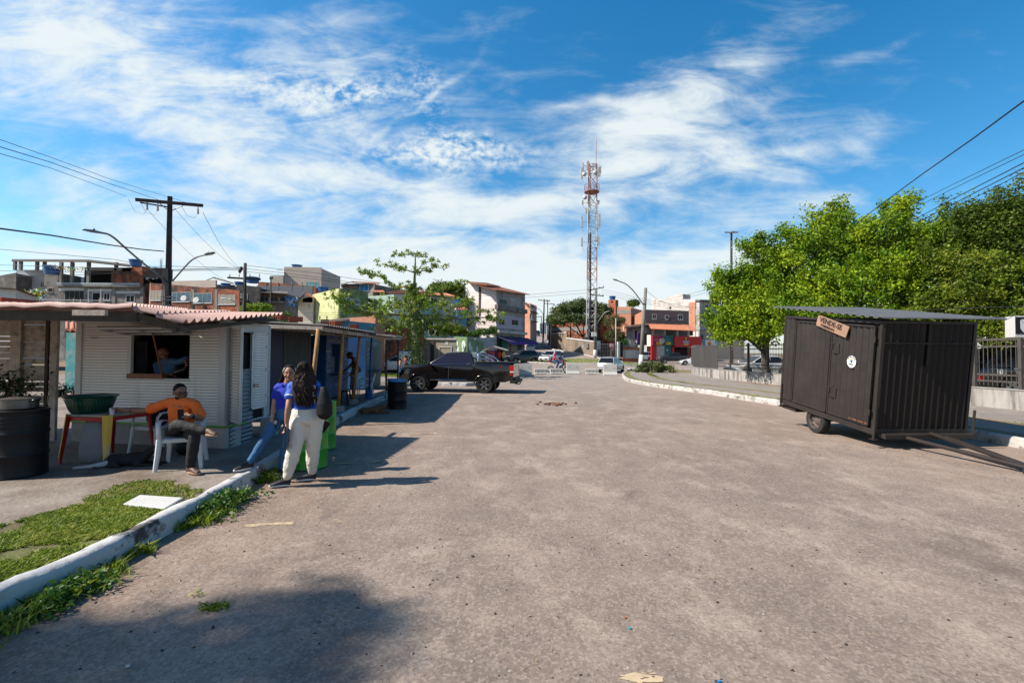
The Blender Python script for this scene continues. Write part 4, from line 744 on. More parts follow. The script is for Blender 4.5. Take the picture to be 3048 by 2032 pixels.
for a in(-1,1):
 for b in(-1,1):mb=MB();mb.tube([(-5.25+a*.12,14.8+b*.12,PZ+.43),(-5.25+a*.18,14.8+b*.18,PZ)],[.025,.02],6);mb.build('leg',M_black,st)
#trailer and vehicles
def paint(name,c,metal=.3,rough=.28):return mat(name,c,rough,metal=metal,var=.05,vs=2,coat=.7,spec=.5)
M_trail=mat('black_trailer_paint',(.042,.032,.027),.46,var=.2,bump=.5,bs=2.2,vs=2.5,col2=(.022,.019,.018),c2t=.55,c2s=1.6,c2w=.2,spec=.35)
M_trailin=mat('black_trailer_end',(.014,.010,.009),.55,var=.4,vs=3,col2=(.05,.033,.025),c2t=.66,c2s=3,spec=.25,streak=True)
def wheel(mbT,c,r,wd,ax,parent,rimm,spokes=6,org=None):
 ax=Vector(ax).normalized();Q=ax.to_track_quat('Z','Y').to_matrix();mb=MB();h=wd/2
 mb.lathe([(r*.62,-h*.9),(r*.80,-h),(r*.95,-h*.92),(r,-h*.6),(r,h*.6),(r*.95,h*.92),(r*.80,h),(r*.66,h*.85),(r*.64,h*.3),(r*.63,-h*.8)],c,28,Q)
 w_=thing_part('wheel',parent);mb.build('tyre',M_rubber,w_,smooth=True,auto=35)
 mb=MB();mb.lathe([(.001,h*.5),(r*.10,h*.5),(r*.22,h*.40),(r*.4,h*.0),(r*.58,h*.2),(r*.61,h*.95),(r*.655,h*.95),(r*.64,-h*.5)],c,24,Q)
 mb.mi=1
 for k in range(spokes):
  q=2*math.pi*k/spokes;d=Q@Vector((math.cos(q),math.sin(q),0));C_=Vector(c)
  mb.beam(C_+ax*h*.46+d*r*.12,C_+ax*h*.62+d*r*.58,r*.24,h*.3,up=ax)
 if spokes:mb.tube([Vector(c)+ax*h*.8+Q@Vector((r*.62*math.cos(q),r*.62*math.sin(q),0))for q in np.linspace(0,6.283,25)[:-1]],r*.025,5,closed=True)
 mb.build('rim',[M_black if spokes else rimm,rimm],w_,smooth=True,auto=35);return w_
def thing_part(name,parent):
 o=bpy.data.objects.new(name,None);COL.objects.link(o);o.parent=parent;o.empty_display_size=.1;ORG[o.name]=Vector(ORG[parent.name]);return o
C0=D(2601.8,1282.4,9.3);e1=Vector((-.055,.998,0)).normalized();pt=R(6.3);e1=Vector((e1.x*math.cos(pt),e1.y*math.cos(pt),math.sin(pt)));e2=Vector((.998,.055,0)).normalized();e3=e2.cross(e1)
TM=Matrix((e2,e1,e3)).transposed().to_4x4();TM.translation=C0
TL,TW,TH=2.92,1.88,2.17
tr=thing('cargo_trailer','black corrugated steel kiosk trailer tilted forward on its drawbar','trailer',(C0.x+.9,C0.y+1.4,0))
def TB():m=MB();m.T=TM;return m
mb=TB();mb.bx(.02,TW-.02,.02,TL-.02,.03,TH-.03);mb.build('inner_shell',M_dark,tr)
mb=TB()
for x in(0,TW):
 for y in(0,TL):mb.bx(x-.03,x+.03,y-.03,y+.03,0,TH)
mb.bx(-.034,.02,-.03,TL+.03,-.075,.035);mb.bx(-.033,.02,-.03,TL+.03,TH-.06,TH);mb.bx(-.03,TW+.03,-.034,.02,TH-.05,TH+.001);mb.bx(-.03,TW+.03,-.034,.02,-.03,.05);mb.bx(TW-.02,TW+.034,-.03,TL,-.07,.03);mb.bx(-.03,TW,TL-.02,TL+.034,-.07,.03)
mb.build('frame',M_trail,tr,bevel=.006)
def corr(x0y0,along,L_,H_,z0,per,amp,m,name,parent,pad=0):
 mb=TB();mb.sheet(Vector(x0y0)+Vector((0,0,z0)),Vector(along)*L_,(0,0,H_),int(L_/per*14),amp*.8,per,th=.006);return mb.build(name,m,parent)
sp0=corr((-.012,TL-.03,0),(0,-1,0),.38,TH-.12,.05,.17,.022,M_trail,'side_panel',tr)
dl=corr((-.014,TL-.46,0),(0,-1,0),1.15,TH-.24,.09,.165,.026,M_trail,'door',tr);dr=corr((-.014,1.26,0),(0,-1,0),1.13,TH-.24,.09,.165,.026,M_trail,'door',tr)
for d,y0,y1 in((dl,1.29,TL-.44),(dr,.11,1.27)):
 mb=TB()
 for a in((y0,y0+.035,.06,TH-.1),(y1-.035,y1,.06,TH-.1),(y0,y1,.06,.1),(y0,y1,TH-.14,TH-.1)):mb.bx(-.05,-.004,*a)
 mb.build('door_frame',M_trail,d,bevel=.004)
mb=TB();mb.bx(-.036,-.03,.13,.62,.10,.125);mb.build('rust_strip',mat('rust',(.22,.07,.035),.9,var=.4,vs=12),dr)
for z in(.55,1.52):
 mb=TB();mb.bx(-.047,-.03,1.02,1.2,z-.11,z+.11);mb.bx(-.055,-.04,1.14,1.28,z+.09,z+.12);mb.cyl((-.06,1.2,z-.02),(-.06,1.2,z+.08),.012);mb.build('lock_plate',M_trail,dr,bevel=.003)
for d,y in((dl,TL-.43),(dr,.09)):
 for z in(.35,1.8):mb=TB();mb.cyl((-.05,y,z-.06),(-.05,y,z+.06),.013);mb.build('hinge',M_trail,d)
mb=TB();mb.sheet((0,-.012,.05),(TW,0,0),(0,0,TH-.1),200,.022,.135,th=.006);ew=mb.build('end_wall',M_trailin,tr)
mb=TB();mb.bx(.03,TW-.03,-.055,-.03,1.72,1.76);mb.bx(.90,.95,-.056,-.028,1.3,TH-.05);mb.build('crossbar',M_trailin,ew)
mb=TB();mb.sheet((-.17,TL+.42,TH+.20),(0,-TL-.60,-.155),(TW+.62,0,-.0),190,.03,.21,th=.012,kind='trap');mb.build('roof',mat('grey_roof_sheet',(.20,.20,.205),.5,metal=.3,var=.2,vs=3),tr)
w0=G(2440,1290,0);wx=Vector((w0.x+.02,w0.y+.08,.30));ax= -e2
for s in(0,1):
 c=wx+e2*(s*(TW+.12));w_=wheel(None,c,.305,.19,ax if not s else-ax,tr,mat('rusty_black_rim',(.12,.09,.08),.65,var=.4,vs=12),spokes=0)
 mb=MB();q=Vector(c)
 for k in range(8):a=2*math.pi*k/8;d=Vector((0,math.cos(a),math.sin(a)));mb.cyl(q+ax*(.055 if not s else-.055)+d*.155,q+ax*(.064 if not s else-.064)+d*.155,.018,n=8)
 mb.build('rim_hole',M_dark,w_)
mb=MB();mb.cyl(wx+e2*.1,wx+e2*(TW),.035);mb.box(wx+Vector((.25,.0,.12)),(.1,1.1,.06));mb.box(wx+Vector((1.6,.0,.12)),(.1,1.1,.06));mb.build('axle',M_trail,tr)
mb=TB();mb.bx(.05,1.3,TL-.5,TL+.06,-.2,-.12);mb.build('rear_beam',M_trail,tr);mb=TB();mb.bx(.1,TW+.05,-.16,.0,-.12,-.03);mb.build('step',M_trail,tr,bevel=.008)
for y,z0,z1 in((.0,-.14,.55),(TL,-.14,.45)):mb=TB();mb.cyl((-.055,y-.06,z0),(-.055,y-.06,z1),.022,n=10);mb.bx(-.11,0,y-.12,y,z0-.008,z0);mb.build('jack_leg',M_trail,tr)
mb=TB();mb.cyl((TW+.02,-.14,-.1),(TW+.02,-.14,.45),.022);mb.build('jack_leg',M_trail,tr)
hit=G(3110,1405,.08);hit=Vector((hit.x,hit.y,.08))
a=C0+e2*.55-e1*.1+Vector((0,0,-.1));b=C0+e2*1.05-e1*.12-Vector((0,0,.02));c_=C0+e2*1.35-e1*.1-Vector((0,0,.08))
for p in(a,b,c_):mb=MB();mb.cyl(p,hit,.038,n=10);mb.build('drawbar',M_trail,tr,smooth=True,auto=40)
mb=MB();mb.cyl(hit-Vector((.25,-.05,0)),hit+Vector((.2,-.1,-.02)),.05,n=12);mb.build('coupling',M_trail,tr)
mb=TB();O=Vector((-.048,.64,1.29));pts=[(.12*math.cos(q)*(1+.02*math.sin(9*q)),.125*math.sin(q)*(1+.02*math.sin(9*q)))for q in np.linspace(0,6.283,37)[:-1]];mb.prism(pts,0,.003,O=O,U=(0,-1,0),V=(0,0,1));stk=mb.build('sticker',mat('white_sticker',(.75,.76,.76),.5),dr)
mb=TB();mb.prism([(-.03,.005),(-.03,-.02),(-.018,-.05),(0,-.06),(.018,-.05),(.03,-.02),(.03,.005)][::-1],.005,.007,O=O+Vector((0,0,.03)),U=(0,-1,0));mb.build('crest',mat('crest_blue',(.01,.12,.38),.5),stk)
mb=TB();mb.prism([(-.03,.012),(.03,.012),(.03,.045),(.018,.03),(.01,.045),(0,.03),(-.01,.045),(-.018,.03),(-.03,.045)],.005,.007,O=O+Vector((0,0,.03)),U=(0,-1,0));mb.build('crown',mat('crest_yellow',(.6,.4,.02),.5),stk)
mb=TB();textmesh('SEMOP',.036,mb,O+Vector((-.004,0,-.055)),(0,-1,0),(0,0,1),off=.001)
for k,ch in enumerate('ASSOCIAÇÃO DE PERMISSÃO'):q=math.radians(155-130*k/22);textmesh(ch,.022,mb,O+Vector((-.004,-.100*math.cos(q),.104*math.sin(q))),(0,-math.sin(q),-math.cos(q)),(0,-math.cos(q),math.sin(q)))
mb.build('lettering',mat('ink',(.02,.02,.03),.6),stk)
sg=thing('for_sale_board','wooden board hand lettered VENDE-SE with a phone number, nailed to the black trailer','sign',TM@Vector((-.1,1.3,1.95)))
So=Vector((-.085,1.24,2.0));an=R(-13.5);su=Vector((0,-math.cos(an),math.sin(an)));sv=Vector((0,math.sin(an),math.cos(an)))
sv=Vector((0,-su.z,su.y))if False else Vector((0,math.sin(an)*1,math.cos(an)));sv=(sv-su*sv.dot(su)).normalized()
mb=TB();mb.prism([(-.47,-.12),(.47,-.12),(.50,.13),(-.47,.13)],-.02,.0,O=So,U=su,V=sv);mb.build('board',mat('bare_board',(.36,.215,.145),.8,var=.2,vs=5,bump=.3),sg,bevel=.003)
mb=TB();nn_=su.cross(sv)*.003;textmesh('VENDE-SE',.155,mb,So+su*-.03+sv*.045+nn_,su,sv,xs=1.02,off=.004);textmesh('71983965414',.085,mb,So+su*-.10+sv*-.068+nn_,su,sv,xs=.95,off=.003,shear=-.1);mb.build('lettering',mat('black_marker',(.02,.012,.01),.8),sg)
M_rimb=mat('black_rim',(.16,.16,.17),.3,metal=.5);M_rims=mat('silver_rim',(.42,.42,.43),.35,metal=.7);M_chrome=mat('chrome',(.8,.8,.8),.08,metal=1.0,var=.02)
M_lampr=mat('red_tail_lamp',(.55,.01,.01),.2,coat=.5);M_lampw=mat('clear_head_lamp',(.62,.64,.66),.12,coat=.5);M_plate=mat('plate',(.65,.66,.68),.5);M_tint=mat('tinted_glass',(.010,.012,.018),.12,spec=.28)
def car(label,cat,body,L,W,wb,fo,top,gh,belt,roof,wr=.33,sill=.28,loc=(0,0),head=0,z=None,name='parked_car',group=None,rim=None,flare=.0,glass=None,pickup=False,plate=True,split=(.5,),detail=True,taper=.08,open_tail=False):
 t=thing(name,label,cat,(0,0,0),group);x1=L/2;x0= -L/2;xf=x1-fo;xr=xf-wb;hw=W/2;rim=rim or M_rims;glass=glass or M_tint
 xs=sorted(set([round(x,3)for x in list(np.linspace(x0,x1,30))+[c+wr*1.18*s for c in(xf,xr)for s in(-1,-.985,-.93,-.82,-.6,-.3,0,.3,.6,.82,.93,.985,1)]]))
 def zt(x):
  for(a,b),(c,d)in zip(top,top[1:]):
   if x<=c:return b+(d-b)*(x-a)/(c-a)
  return top[-1][1]
 def zb(x):
  v=sill+(.06 if x>x1-.25 or x<x0+.25 else 0)
  for c in(xf,xr):
   r=wr*1.18
   if abs(x-c)<r-1e-4:v=max(v,wr*.98+math.sqrt(max(0,r*r-(x-c)**2)))
  return v
 def hwid(x):
  e=max(0,(abs(x)-(L/2-.75))/.75);return hw*(1-taper*e*e*(1.6 if x>0 else 1))
 V=[];F=[];k=13
 for x in xs:
  a,b,w_=zb(x),zt(x),hwid(x);b=max(b,a+.06);e=.10 if b-a>.25 else(b-a)*.3;fl=0
  for c in(xf,xr):
   if abs(x-c)<wr*1.4:fl=flare*(1-abs(x-c)/(wr*1.4))**.5
  ring=[(w_-.10,a),(w_+fl,a+.012),(w_+fl,a+(b-a)*.25),(w_+.012+fl*.6,a+(b-a)*.55),(w_-.008,b-e),(w_-.045,b-.02),(0,b+.012)]
  V+=[(x,y,z_)for y,z_ in ring]+[(x,-y,z_)for y,z_ in ring[-2::-1]]
 for i in range(len(xs)-1):
  for j in range(k):j2=(j+1)%k;F.append((i*k+j,(i+1)*k+j,(i+1)*k+j2,i*k+j2))
 F.append(tuple(range(k)));F.append(tuple((len(xs)-1)*k+j for j in range(k-1,-1,-1)))
 mb=MB();mb.add(V,F);bd=mb.build('body',body,t,smooth=True,auto=38)
 mb=MB();mb.bx(x0+.3,x1-.3,-hw+.24,hw-.24,sill+.02,min(zt(xr),.95)-.06);mb.build('underbody',M_black,t)
 (g0,g1,g2,g3)=gh;tw=hw-.19;bw=hw-.035;gx=[g0,g1,(g1+g2)/2,g2,g3];gz_=[belt-.03,roof,roof+.025,roof-.01,belt-.03]
 V=[]
 for x,zz in zip(gx,gz_):
  f=(zz-belt)/(roof-belt);yw=bw+(tw-bw)*max(0,min(1,f));V+=[(x,-yw,zz),(x,0,zz+(.03 if f>.5 else.01)),(x,yw,zz)]
 F=[(i*3+j,i*3+j+1,(i+1)*3+j+1,(i+1)*3+j)for i in range(4)for j in(0,1)];F+=[tuple(i*3 for i in range(5)),tuple(i*3+2 for i in range(4,-1,-1)),(0,12,13,14,2,1)]
 mb=MB();mb.add(V,F);mb.build('cabin',body,t,bevel=.035,seg=3,smooth=True,auto=30)
 def sidept(x,zz,s,o=.004):f=(zz-belt)/(roof-belt);return(x,s*(bw+(tw-bw)*f+o),zz)
 def lerpx(a,b,f):return a+(b-a)*f
 zlo=belt+.02;zhi=roof-.075;fl_=(zlo-belt)/(roof-belt);fh=(zhi-belt)/(roof-belt)
 fa=lambda f:(lerpx(g3,g2,f)-.09,lerpx(g0,g1,f)+.09)
 cuts=[0]+list(split)+[1]
 for s in(-1,1):
  for a,b in zip(cuts,cuts[1:]):
   def X(f,u):A,B=fa(f);return A+(B-A)*u
   gp=.018
   pts=[(X(fl_,a)-gp*(a>0),zlo),(X(fl_,b)+gp*(b<1),zlo),(X(fh,a)if a==0 else X(fl_,a)-gp,zhi),(X(fh,b)if b==1 else X(fl_,b)+gp,zhi)]
   q=[sidept(*p,s)for p in(pts[0],pts[1],pts[3],pts[2])];qi=[(x,y-s*.02,z_)for x,y,z_ in q];mb=MB();mb.add(q+qi,[(0,1,2,3),(7,6,5,4),(0,4,5,1),(1,5,6,2),(2,6,7,3),(3,7,4,0)]);mb.build('side_window',glass,t)
 for(xa,xb,nm,sgn)in((g3,g2,'windshield',1),(g0,g1,'rear_window',-1)):
  q=[]
  for f,yy in((.06,-bw+.09),(.06,bw-.09),(.90,tw-.07),(.90,-tw+.07)):q.append((lerpx(xa,xb,f)+sgn*.012,yy,belt+(roof-belt)*f+.012))
  qi=[(x-sgn*.03,y,z_-.01)for x,y,z_ in q];mb=MB();mb.add(q+qi,[(0,1,2,3),(7,6,5,4),(0,4,5,1),(1,5,6,2),(2,6,7,3),(3,7,4,0)]);mb.build(nm,glass,t)
 for c in(xf,xr):
  for s in(-1,1):wheel(None,(c,s*(hw-.10),wr),wr,.21,(0,s,0),t,rim)
 zf=zt(x1);zr=zt(x0);wf=hwid(x1);wr_=hwid(x0)
 for s in(-1,1):
  mb=MB();mb.bx(x1-.32,x1+.012,s*(wf-.02)-.17*(s>0)-.0,s*(wf-.02)+.17*(s<0)+.0,zf-.20,zf-.05);mb.build('headlight',M_lampw,t,bevel=.03,seg=3)
  mb=MB();hgt=(.42 if pickup else.2);mb.bx(x0-.012,x0+.16,s*(hwid(x0+.17)+.012)-.15*(s>0),s*(hwid(x0+.17)+.012)+.15*(s<0),zr-.08-hgt,zr-.08);mb.build('tail_light',M_lampr,t,bevel=.02)
  mb=MB();mb.ell((g3-.18,s*(hw+.09),belt+.06),(.06,.10,.075));mb.build('mirror',body,t,smooth=True)
 mb=MB();mb.bx(x1-.1,x1+.014,-wf+.24,wf-.24,zf-.24,zf-.08);mb.bx(x1-.1,x1+.016,-wf+.14,wf-.14,sill+.10,sill+.24);mb.build('grille',M_black,t,bevel=.015)
 if plate:mb=MB();mb.bx(x1+.014,x1+.024,-.2,.2,sill+.15,sill+.27);mb.build('number_plate',M_plate,t);mb=MB();mb.bx(x0-.022,x0-.01,-.2,.2,(sill+.12 if pickup else(sill+zr)/2-.04),(sill+.24 if pickup else(sill+zr)/2+.08));mb.build('number_plate',M_plate,t)
 mb=MB();mb.bx(x0-.06,x0+.1,-wr_+.03,wr_-.03,sill+.05,sill+.22);mb.build('rear_bumper',body if not pickup else M_black,t,bevel=.03,seg=3)
 for s in(-1,1):
  if detail:
   for u in split[:2]:A,B=fa(fl_);x=A+(B-A)*u;mb=MB();mb.bx(x-.004,x+.004,s*(hw+.006)-.006,s*(hw+.006)+.010,sill+.12,belt-.03);mb.bx(x+.06,x+.22,s*(hw+.0)-.005,s*hw+.03,belt-.17,belt-.13);mb.build('door_handle',M_chrome if pickup else M_black,t,bevel=.003)
 t.location=(loc[0],loc[1],gz(*loc)if z is None else z);t.rotation_euler=(0,0,head);return t
PK=[(-2.66,1.32),(-2.60,1.345),(-.92,1.36),(-.86,1.27),(1.30,1.29),(1.85,1.265),(2.30,1.20),(2.52,1.11),(2.62,.98),(2.66,.82)]
M_pkblk=paint('black_car_paint',(.015,.012,.011),.4,.16);M_pkglass=mat('blue_tinted_glass',(.018,.018,.040),.1,spec=.25)
yaw=R(180-9)
tp=car('glossy black double cab pickup with chrome roll bar parked across the road end','pickup truck',M_pkblk,5.32,1.86,3.08,.93,PK,(-.90,-.70,.42,1.36),1.25,1.80,wr=.39,sill=.50,loc=(-2.42,22.05),head=yaw,rim=M_rimb,flare=.05,glass=M_pkglass,pickup=True,name='pickup_truck',split=(.47,),plate=False,taper=.05)
def sub(nm,m,parent,fn,**k):mb=MB();fn(mb);return mb.build(nm,m,parent,**k)
org_keep=ORG[tp.name]
sub('bed_cover',M_black,tp,lambda m:m.bx(-2.58,-.96,-.80,.80,1.352,1.392),bevel=.01)
for s in(-1,1):
 sub('side_step',M_chrome,tp,lambda m:m.bx(-.55,1.12,s*.95-.02,s*.95+.03,.555,.60),bevel=.012)
 sub('flare',M_pkblk,tp,lambda m:[m.tube([(c+.455*math.cos(q),s*.945,.37+.455*math.sin(q))for q in np.linspace(.12,3.02,18)],[(.03,.035)]*18,8,side=(0,1,0))for c in(1.73,)],smooth=True)
 sub('flare',M_pkblk,tp,lambda m:[m.tube([(c+.455*math.cos(q),s*.945,.37+.455*math.sin(q))for q in np.linspace(.12,3.02,18)],[(.03,.035)]*18,8,side=(0,1,0))for c in(-1.35,)],smooth=True)
 sub('window_trim',M_chrome,tp,lambda m:m.tube([(1.25,s*.90,1.262),(-.55,s*.90,1.268),(-.70,s*.893,1.33)],.008,6))
 rb=sub('roll_bar',M_chrome,tp,lambda m:(m.tube([(-1.0,s*.72,1.38),(-1.02,s*.70,1.70),(-1.08,s*.62,1.80),(-1.08,s*.3,1.83),(-1.08,0,1.84)],.038,10),m.tube([(-1.1,s*.68,1.72),(-1.45,s*.70,1.62),(-1.72,s*.72,1.40)],.036,10),m.tube([(-1.0,s*.70,1.55),(-1.35,s*.71,1.52),(-1.48,s*.72,1.39)],.03,10),m.bx(-1.78,-1.62,s*.72-.06,s*.72+.06,1.38,1.41),m.bx(-1.1,-.94,s*.72-.06,s*.72+.06,1.38,1.41)),smooth=True,auto=40)
sub('mud_flap',M_black,tp,lambda m:m.bx(-1.86,-1.84,.72,.95,.22,.62));sub('mud_flap',M_black,tp,lambda m:m.bx(1.24,1.26,.72,.95,.24,.62))
sub('tow_hook',M_black,tp,lambda m:(m.tube([(-2.6,0,.40),(-2.82,0,.38),(-2.86,0,.44)],.022,8),m.ell((-2.86,0,.46),(.03,.03,.03))))
sub('bumper_corner',M_black,tp,lambda m:(m.bx(-2.84,-2.5,-.90,.90,.46,.58)),bevel=.04,seg=3)
sub('tailgate_handle',M_chrome,tp,lambda m:m.bx(-2.69,-2.655,-.14,.14,1.14,1.20),bevel=.01)
o=sub('badge',M_chrome,tp,lambda m:(textmesh('4',.13,m,(-2.02,.952,1.20),(-1,0,0),(0,0,1),off=.003),textmesh('4',.13,m,(-2.22,.948,1.20),(-1,0,0),(0,0,1),off=.003)));sub('badge',M_lampr,tp,lambda m:textmesh('x',.15,m,(-2.12,.950,1.205),(-1,0,0),(0,0,1),off=.004))
sub('reverse_lamp',M_plate,tp,lambda m:m.bx(-2.682,-2.52,.84,.945,.93,.99),bevel=.01)
HB=[(-1.95,.62),(-1.9,.93),(-1.2,.95),(.75,.93),(1.3,.86),(1.75,.74),(1.95,.58)]
SV=[(-2.05,.75),(-2.02,1.05),(.95,1.06),(1.5,1.02),(1.9,.92),(2.05,.75)]
SD=[(-2.2,.70),(-2.15,.98),(-1.5,1.0),(.8,.98),(1.5,.90),(2.0,.78),(2.2,.60)]
M_gryp=paint('grey_car_paint',(.045,.05,.058),.5,.3);M_whtp=paint('white_car_paint',(.72,.73,.74),0,.3);M_silp=paint('silver_car_paint',(.42,.44,.43),.35,.35);M_silb=paint('silver_blue_paint',(.36,.40,.46),.4,.3);M_dkp=paint('dark_pickup_paint',(.022,.028,.036),.4,.3)
def at(px,Y):d=ray(px,1049);return(d.x*Y/d.y,Y)
ec=car('dark grey compact suv waiting at the roundabout, nose to the left','car',M_gryp,4.1,1.78,2.52,.8,SV,(-1.95,-1.6,.15,.95),1.05,1.62,wr=.34,loc=at(1553,60),head=R(205),split=(.36,.72),z=gz(2,59)-.05)
ma=car('small white hatchback with a smiling grille next to the grey suv','car',M_whtp,3.8,1.66,2.45,.72,HB,(-1.82,-1.45,.1,.85),.93,1.50,wr=.30,loc=at(1640,60),head=R(236),split=(.5,),z=gz(5,60)-.0)
go=car('dusty silver hatchback seen from behind, parked past the barriers','car',M_silp,3.9,1.65,2.47,.75,HB,(-1.85,-1.45,.05,.8),.93,1.44,wr=.30,loc=at(1820,44.5),head=R(62),split=(.6,),z=0)
sav=car('white car driving away up the far street','car',M_whtp,4.3,1.66,2.7,.8,SD,(-1.3,-.75,.2,.9),.97,1.48,wr=.30,loc=at(1577,83),head=R(92),z=gz(3,82)+.05,glass=M_glassb)
car('dark car far up the hill street behind the man in yellow','car',M_dkp,4.1,1.7,2.5,.8,SV,(-1.9,-1.5,.15,.95),1.0,1.5,loc=at(1596,140),head=R(95),detail=False)
car('white pickup parked on the left side of the far street','car',M_whtp,4.6,1.7,2.7,.8,SD,(-.6,-.4,.5,1.0),.97,1.55,loc=at(1570,112),head=R(-70),detail=False,z=gz(3.4,112))
suv=car('silver blue suv with its tailgate raised outside the shops','car',M_silb,4.6,1.82,2.67,.85,[(-2.3,.8),(-2.25,1.08),(1.0,1.08),(1.7,1.0),(2.1,.88),(2.3,.7)],(-2.15,-1.8,.2,1.1),1.06,1.66,wr=.36,loc=at(1913,86),head=R(172),split=(.3,.62),rim=M_rims)
sub('tailgate',M_silb,suv,lambda m:m.beam((-1.9,0,1.68),(-2.75,0,1.86),1.4,.06),bevel=.02)
dk=car('dark blue grey double cab pickup parked before the red shop','pickup truck',M_dkp,5.3,1.85,3.05,.95,PK,(-.90,-.70,.42,1.36),1.25,1.80,wr=.38,sill=.45,loc=at(2006,78),head=R(176),rim=M_rims,pickup=True,name='pickup_truck',plate=False)
car('white car mostly hidden at the end of the railings','car',M_whtp,4.2,1.7,2.6,.8,HB,(-1.85,-1.45,.05,.8),.93,1.46,loc=at(2064,70),head=R(170),detail=False)
car('white sedan parked under the trees behind the railings','car',M_whtp,4.5,1.75,2.65,.85,SD,(-1.8,-.95,.2,1.15),.97,1.47,loc=(17.6,33.5),head=R(185),split=(.5,),z=.25)
car('white hatchback behind the tree trunk and railings','car',M_whtp,3.9,1.7,2.5,.8,HB,(-1.85,-1.45,.05,.8),.93,1.5,loc=(18.6,28.5),head=R(185),detail=False,z=.25)
van=car('white delivery van with a box body behind the climbing tree','van',M_whtp,4.1,1.65,2.6,.8,[(-2.05,.8),(-2.02,1.1),(.7,1.02),(1.3,.92),(1.8,.80),(2.05,.6)],(-.6,-.3,.2,.95),1.0,1.48,wr=.29,loc=at(1185,41.3),head=R(190),detail=False,split=())
sub('cargo_box',M_whtp,van,lambda m:m.bx(-2.03,-.1,-.80,.80,1.0,1.86),bevel=.1,seg=4)
pol=car('dark police suv with the number 181 behind the railings, right edge','police car',paint('police_black',(.008,.01,.018),.2,.2),4.7,1.85,2.8,.9,[(-2.35,.9),(-2.3,1.16),(1.1,1.15),(1.7,1.08),(2.2,.95),(2.35,.8)],(-2.2,-1.75,.3,1.2),1.14,1.78,wr=.37,sill=.35,loc=(19.9,17.9),head=R(-12),split=(.3,.62),z=.3)
sub('number',M_plate,pol,lambda m:textmesh('181',.24,m,(-1.72,-.945,.93),(1,0,0),(0,0,1),off=.01));sub('stripe',M_plate,pol,lambda m:(m.prism([(-1.25,.88),(-.95,.88),(-.98,1.0),(-1.1,1.08),(-1.35,1.09)],0,.004,O=(0,-.94,0),U=(1,0,0),V=(0,0,1)),textmesh('www.policia.ba.gov.br',.06,m,(-.3,-.945,1.0),(1,0,0),(0,0,1)),textmesh('disque denuncia',.055,m,(-.3,-.945,.92),(1,0,0),(0,0,1))));sub('roof_bar',M_rimb,pol,lambda m:m.bx(-.3,-.05,-.6,.6,1.83,1.93),bevel=.03)
#people and dogs
M_skin1=mat('skin_tan',(.42,.21,.13),.5,var=.08,vs=6);M_skin2=mat('skin_brown',(.25,.115,.065),.5,var=.1,vs=6);M_skin3=mat('skin_dark',(.10,.045,.028),.45,var=.12,vs=6);M_skin4=mat('skin_ruddy',(.36,.15,.10),.5,var=.1)
M_hair=mat('dark_hair',(.016,.010,.008),.8,var=.5,vs=25,spec=.12);M_hairb=mat('dark_brown_hair',(.030,.015,.010),.6,var=.6,vs=22,spec=.22);M_shoe=mat('black_shoe',(.012,.012,.014),.6);M_sole=mat('white_sole',(.7,.7,.7),.6)
M_orange=mat('orange_cotton',(.95,.17,.02),.85,var=.1,vs=6,bump=.2,bs=200);M_blackj=mat('black_jeans',(.012,.012,.014),.8,var=.3,vs=8,bump=.2,bs=150);M_royal=mat('royal_blue_polo',(.006,.025,.42),.8,var=.15,vs=5);M_jersey=mat('bright_blue_jersey',(.010,.16,.72),.7,var=.15,vs=4,col2=(.01,.03,.34),c2t=.5,c2s=3,c2w=.12)
M_jeans=mat('blue_jeans',(.03,.12,.27),.85,var=.3,vs=5,bump=.2,bs=180);M_cream_p=mat('cream_trousers',(.74,.70,.63),.8,var=.05,vs=4,bump=.15,bs=160);M_whitec=mat('white_cloth',(.7,.7,.72),.8);M_blues=mat('light_blue_shirt',(.07,.16,.30),.8,var=.15);M_camo=mat('camouflage_cotton',(.22,.21,.20),.9,var=.3,vs=8,col2=(.05,.05,.055),c2t=.5,c2s=7,c2w=.02);M_navyc=mat('navy_cloth',(.01,.018,.07),.85)
M_eye=mat('eye_white',(.38,.34,.32),.4)
def clouds_tex(nm,s):
 t=bpy.data.textures.new(nm,'CLOUDS');t.noise_scale=s;return t
TX=clouds_tex('cloth_folds',.09)
def rem(o,vox,smooth=2,disp=0):
 m=o.modifiers.new('remesh','REMESH');m.mode='VOXEL';m.voxel_size=vox;m.use_smooth_shade=True
 if smooth:s=o.modifiers.new('smooth','SMOOTH');s.iterations=smooth;s.factor=.6
 if disp:d=o.modifiers.new('folds','DISPLACE');d.texture=TX;d.strength=disp;d.mid_level=.5;d.texture_coords='LOCAL'
 return o
def bez(a,b,c,n=6):
 out=[]
 for p,q in((a,b),(b,c)):
  for i in range(n):out.append(p*(1-i/n)+q*(i/n))
 return out+[c]
def limb(mb,pts,rads,n=12):
 P=[];Rr=[]
 for i in range(len(pts)-1):
  for k in range(5):f=k/5;P.append(Vector(pts[i])*(1-f)+Vector(pts[i+1])*f);Rr.append(rads[i]*(1-f)+rads[i+1]*f)
 P.append(Vector(pts[-1]));Rr.append(rads[-1])
 for _ in range(2):P=[P[0]]+[(P[i-1]+P[i]*2+P[i+1])/4 for i in range(1,len(P)-1)]+[P[-1]]
 mb.tube(P,Rr,n);mb.ell(P[0],(Rr[0],)*3,nu=10,nv=6);mb.ell(P[-1],(Rr[-1],)*3,nu=10,nv=6)
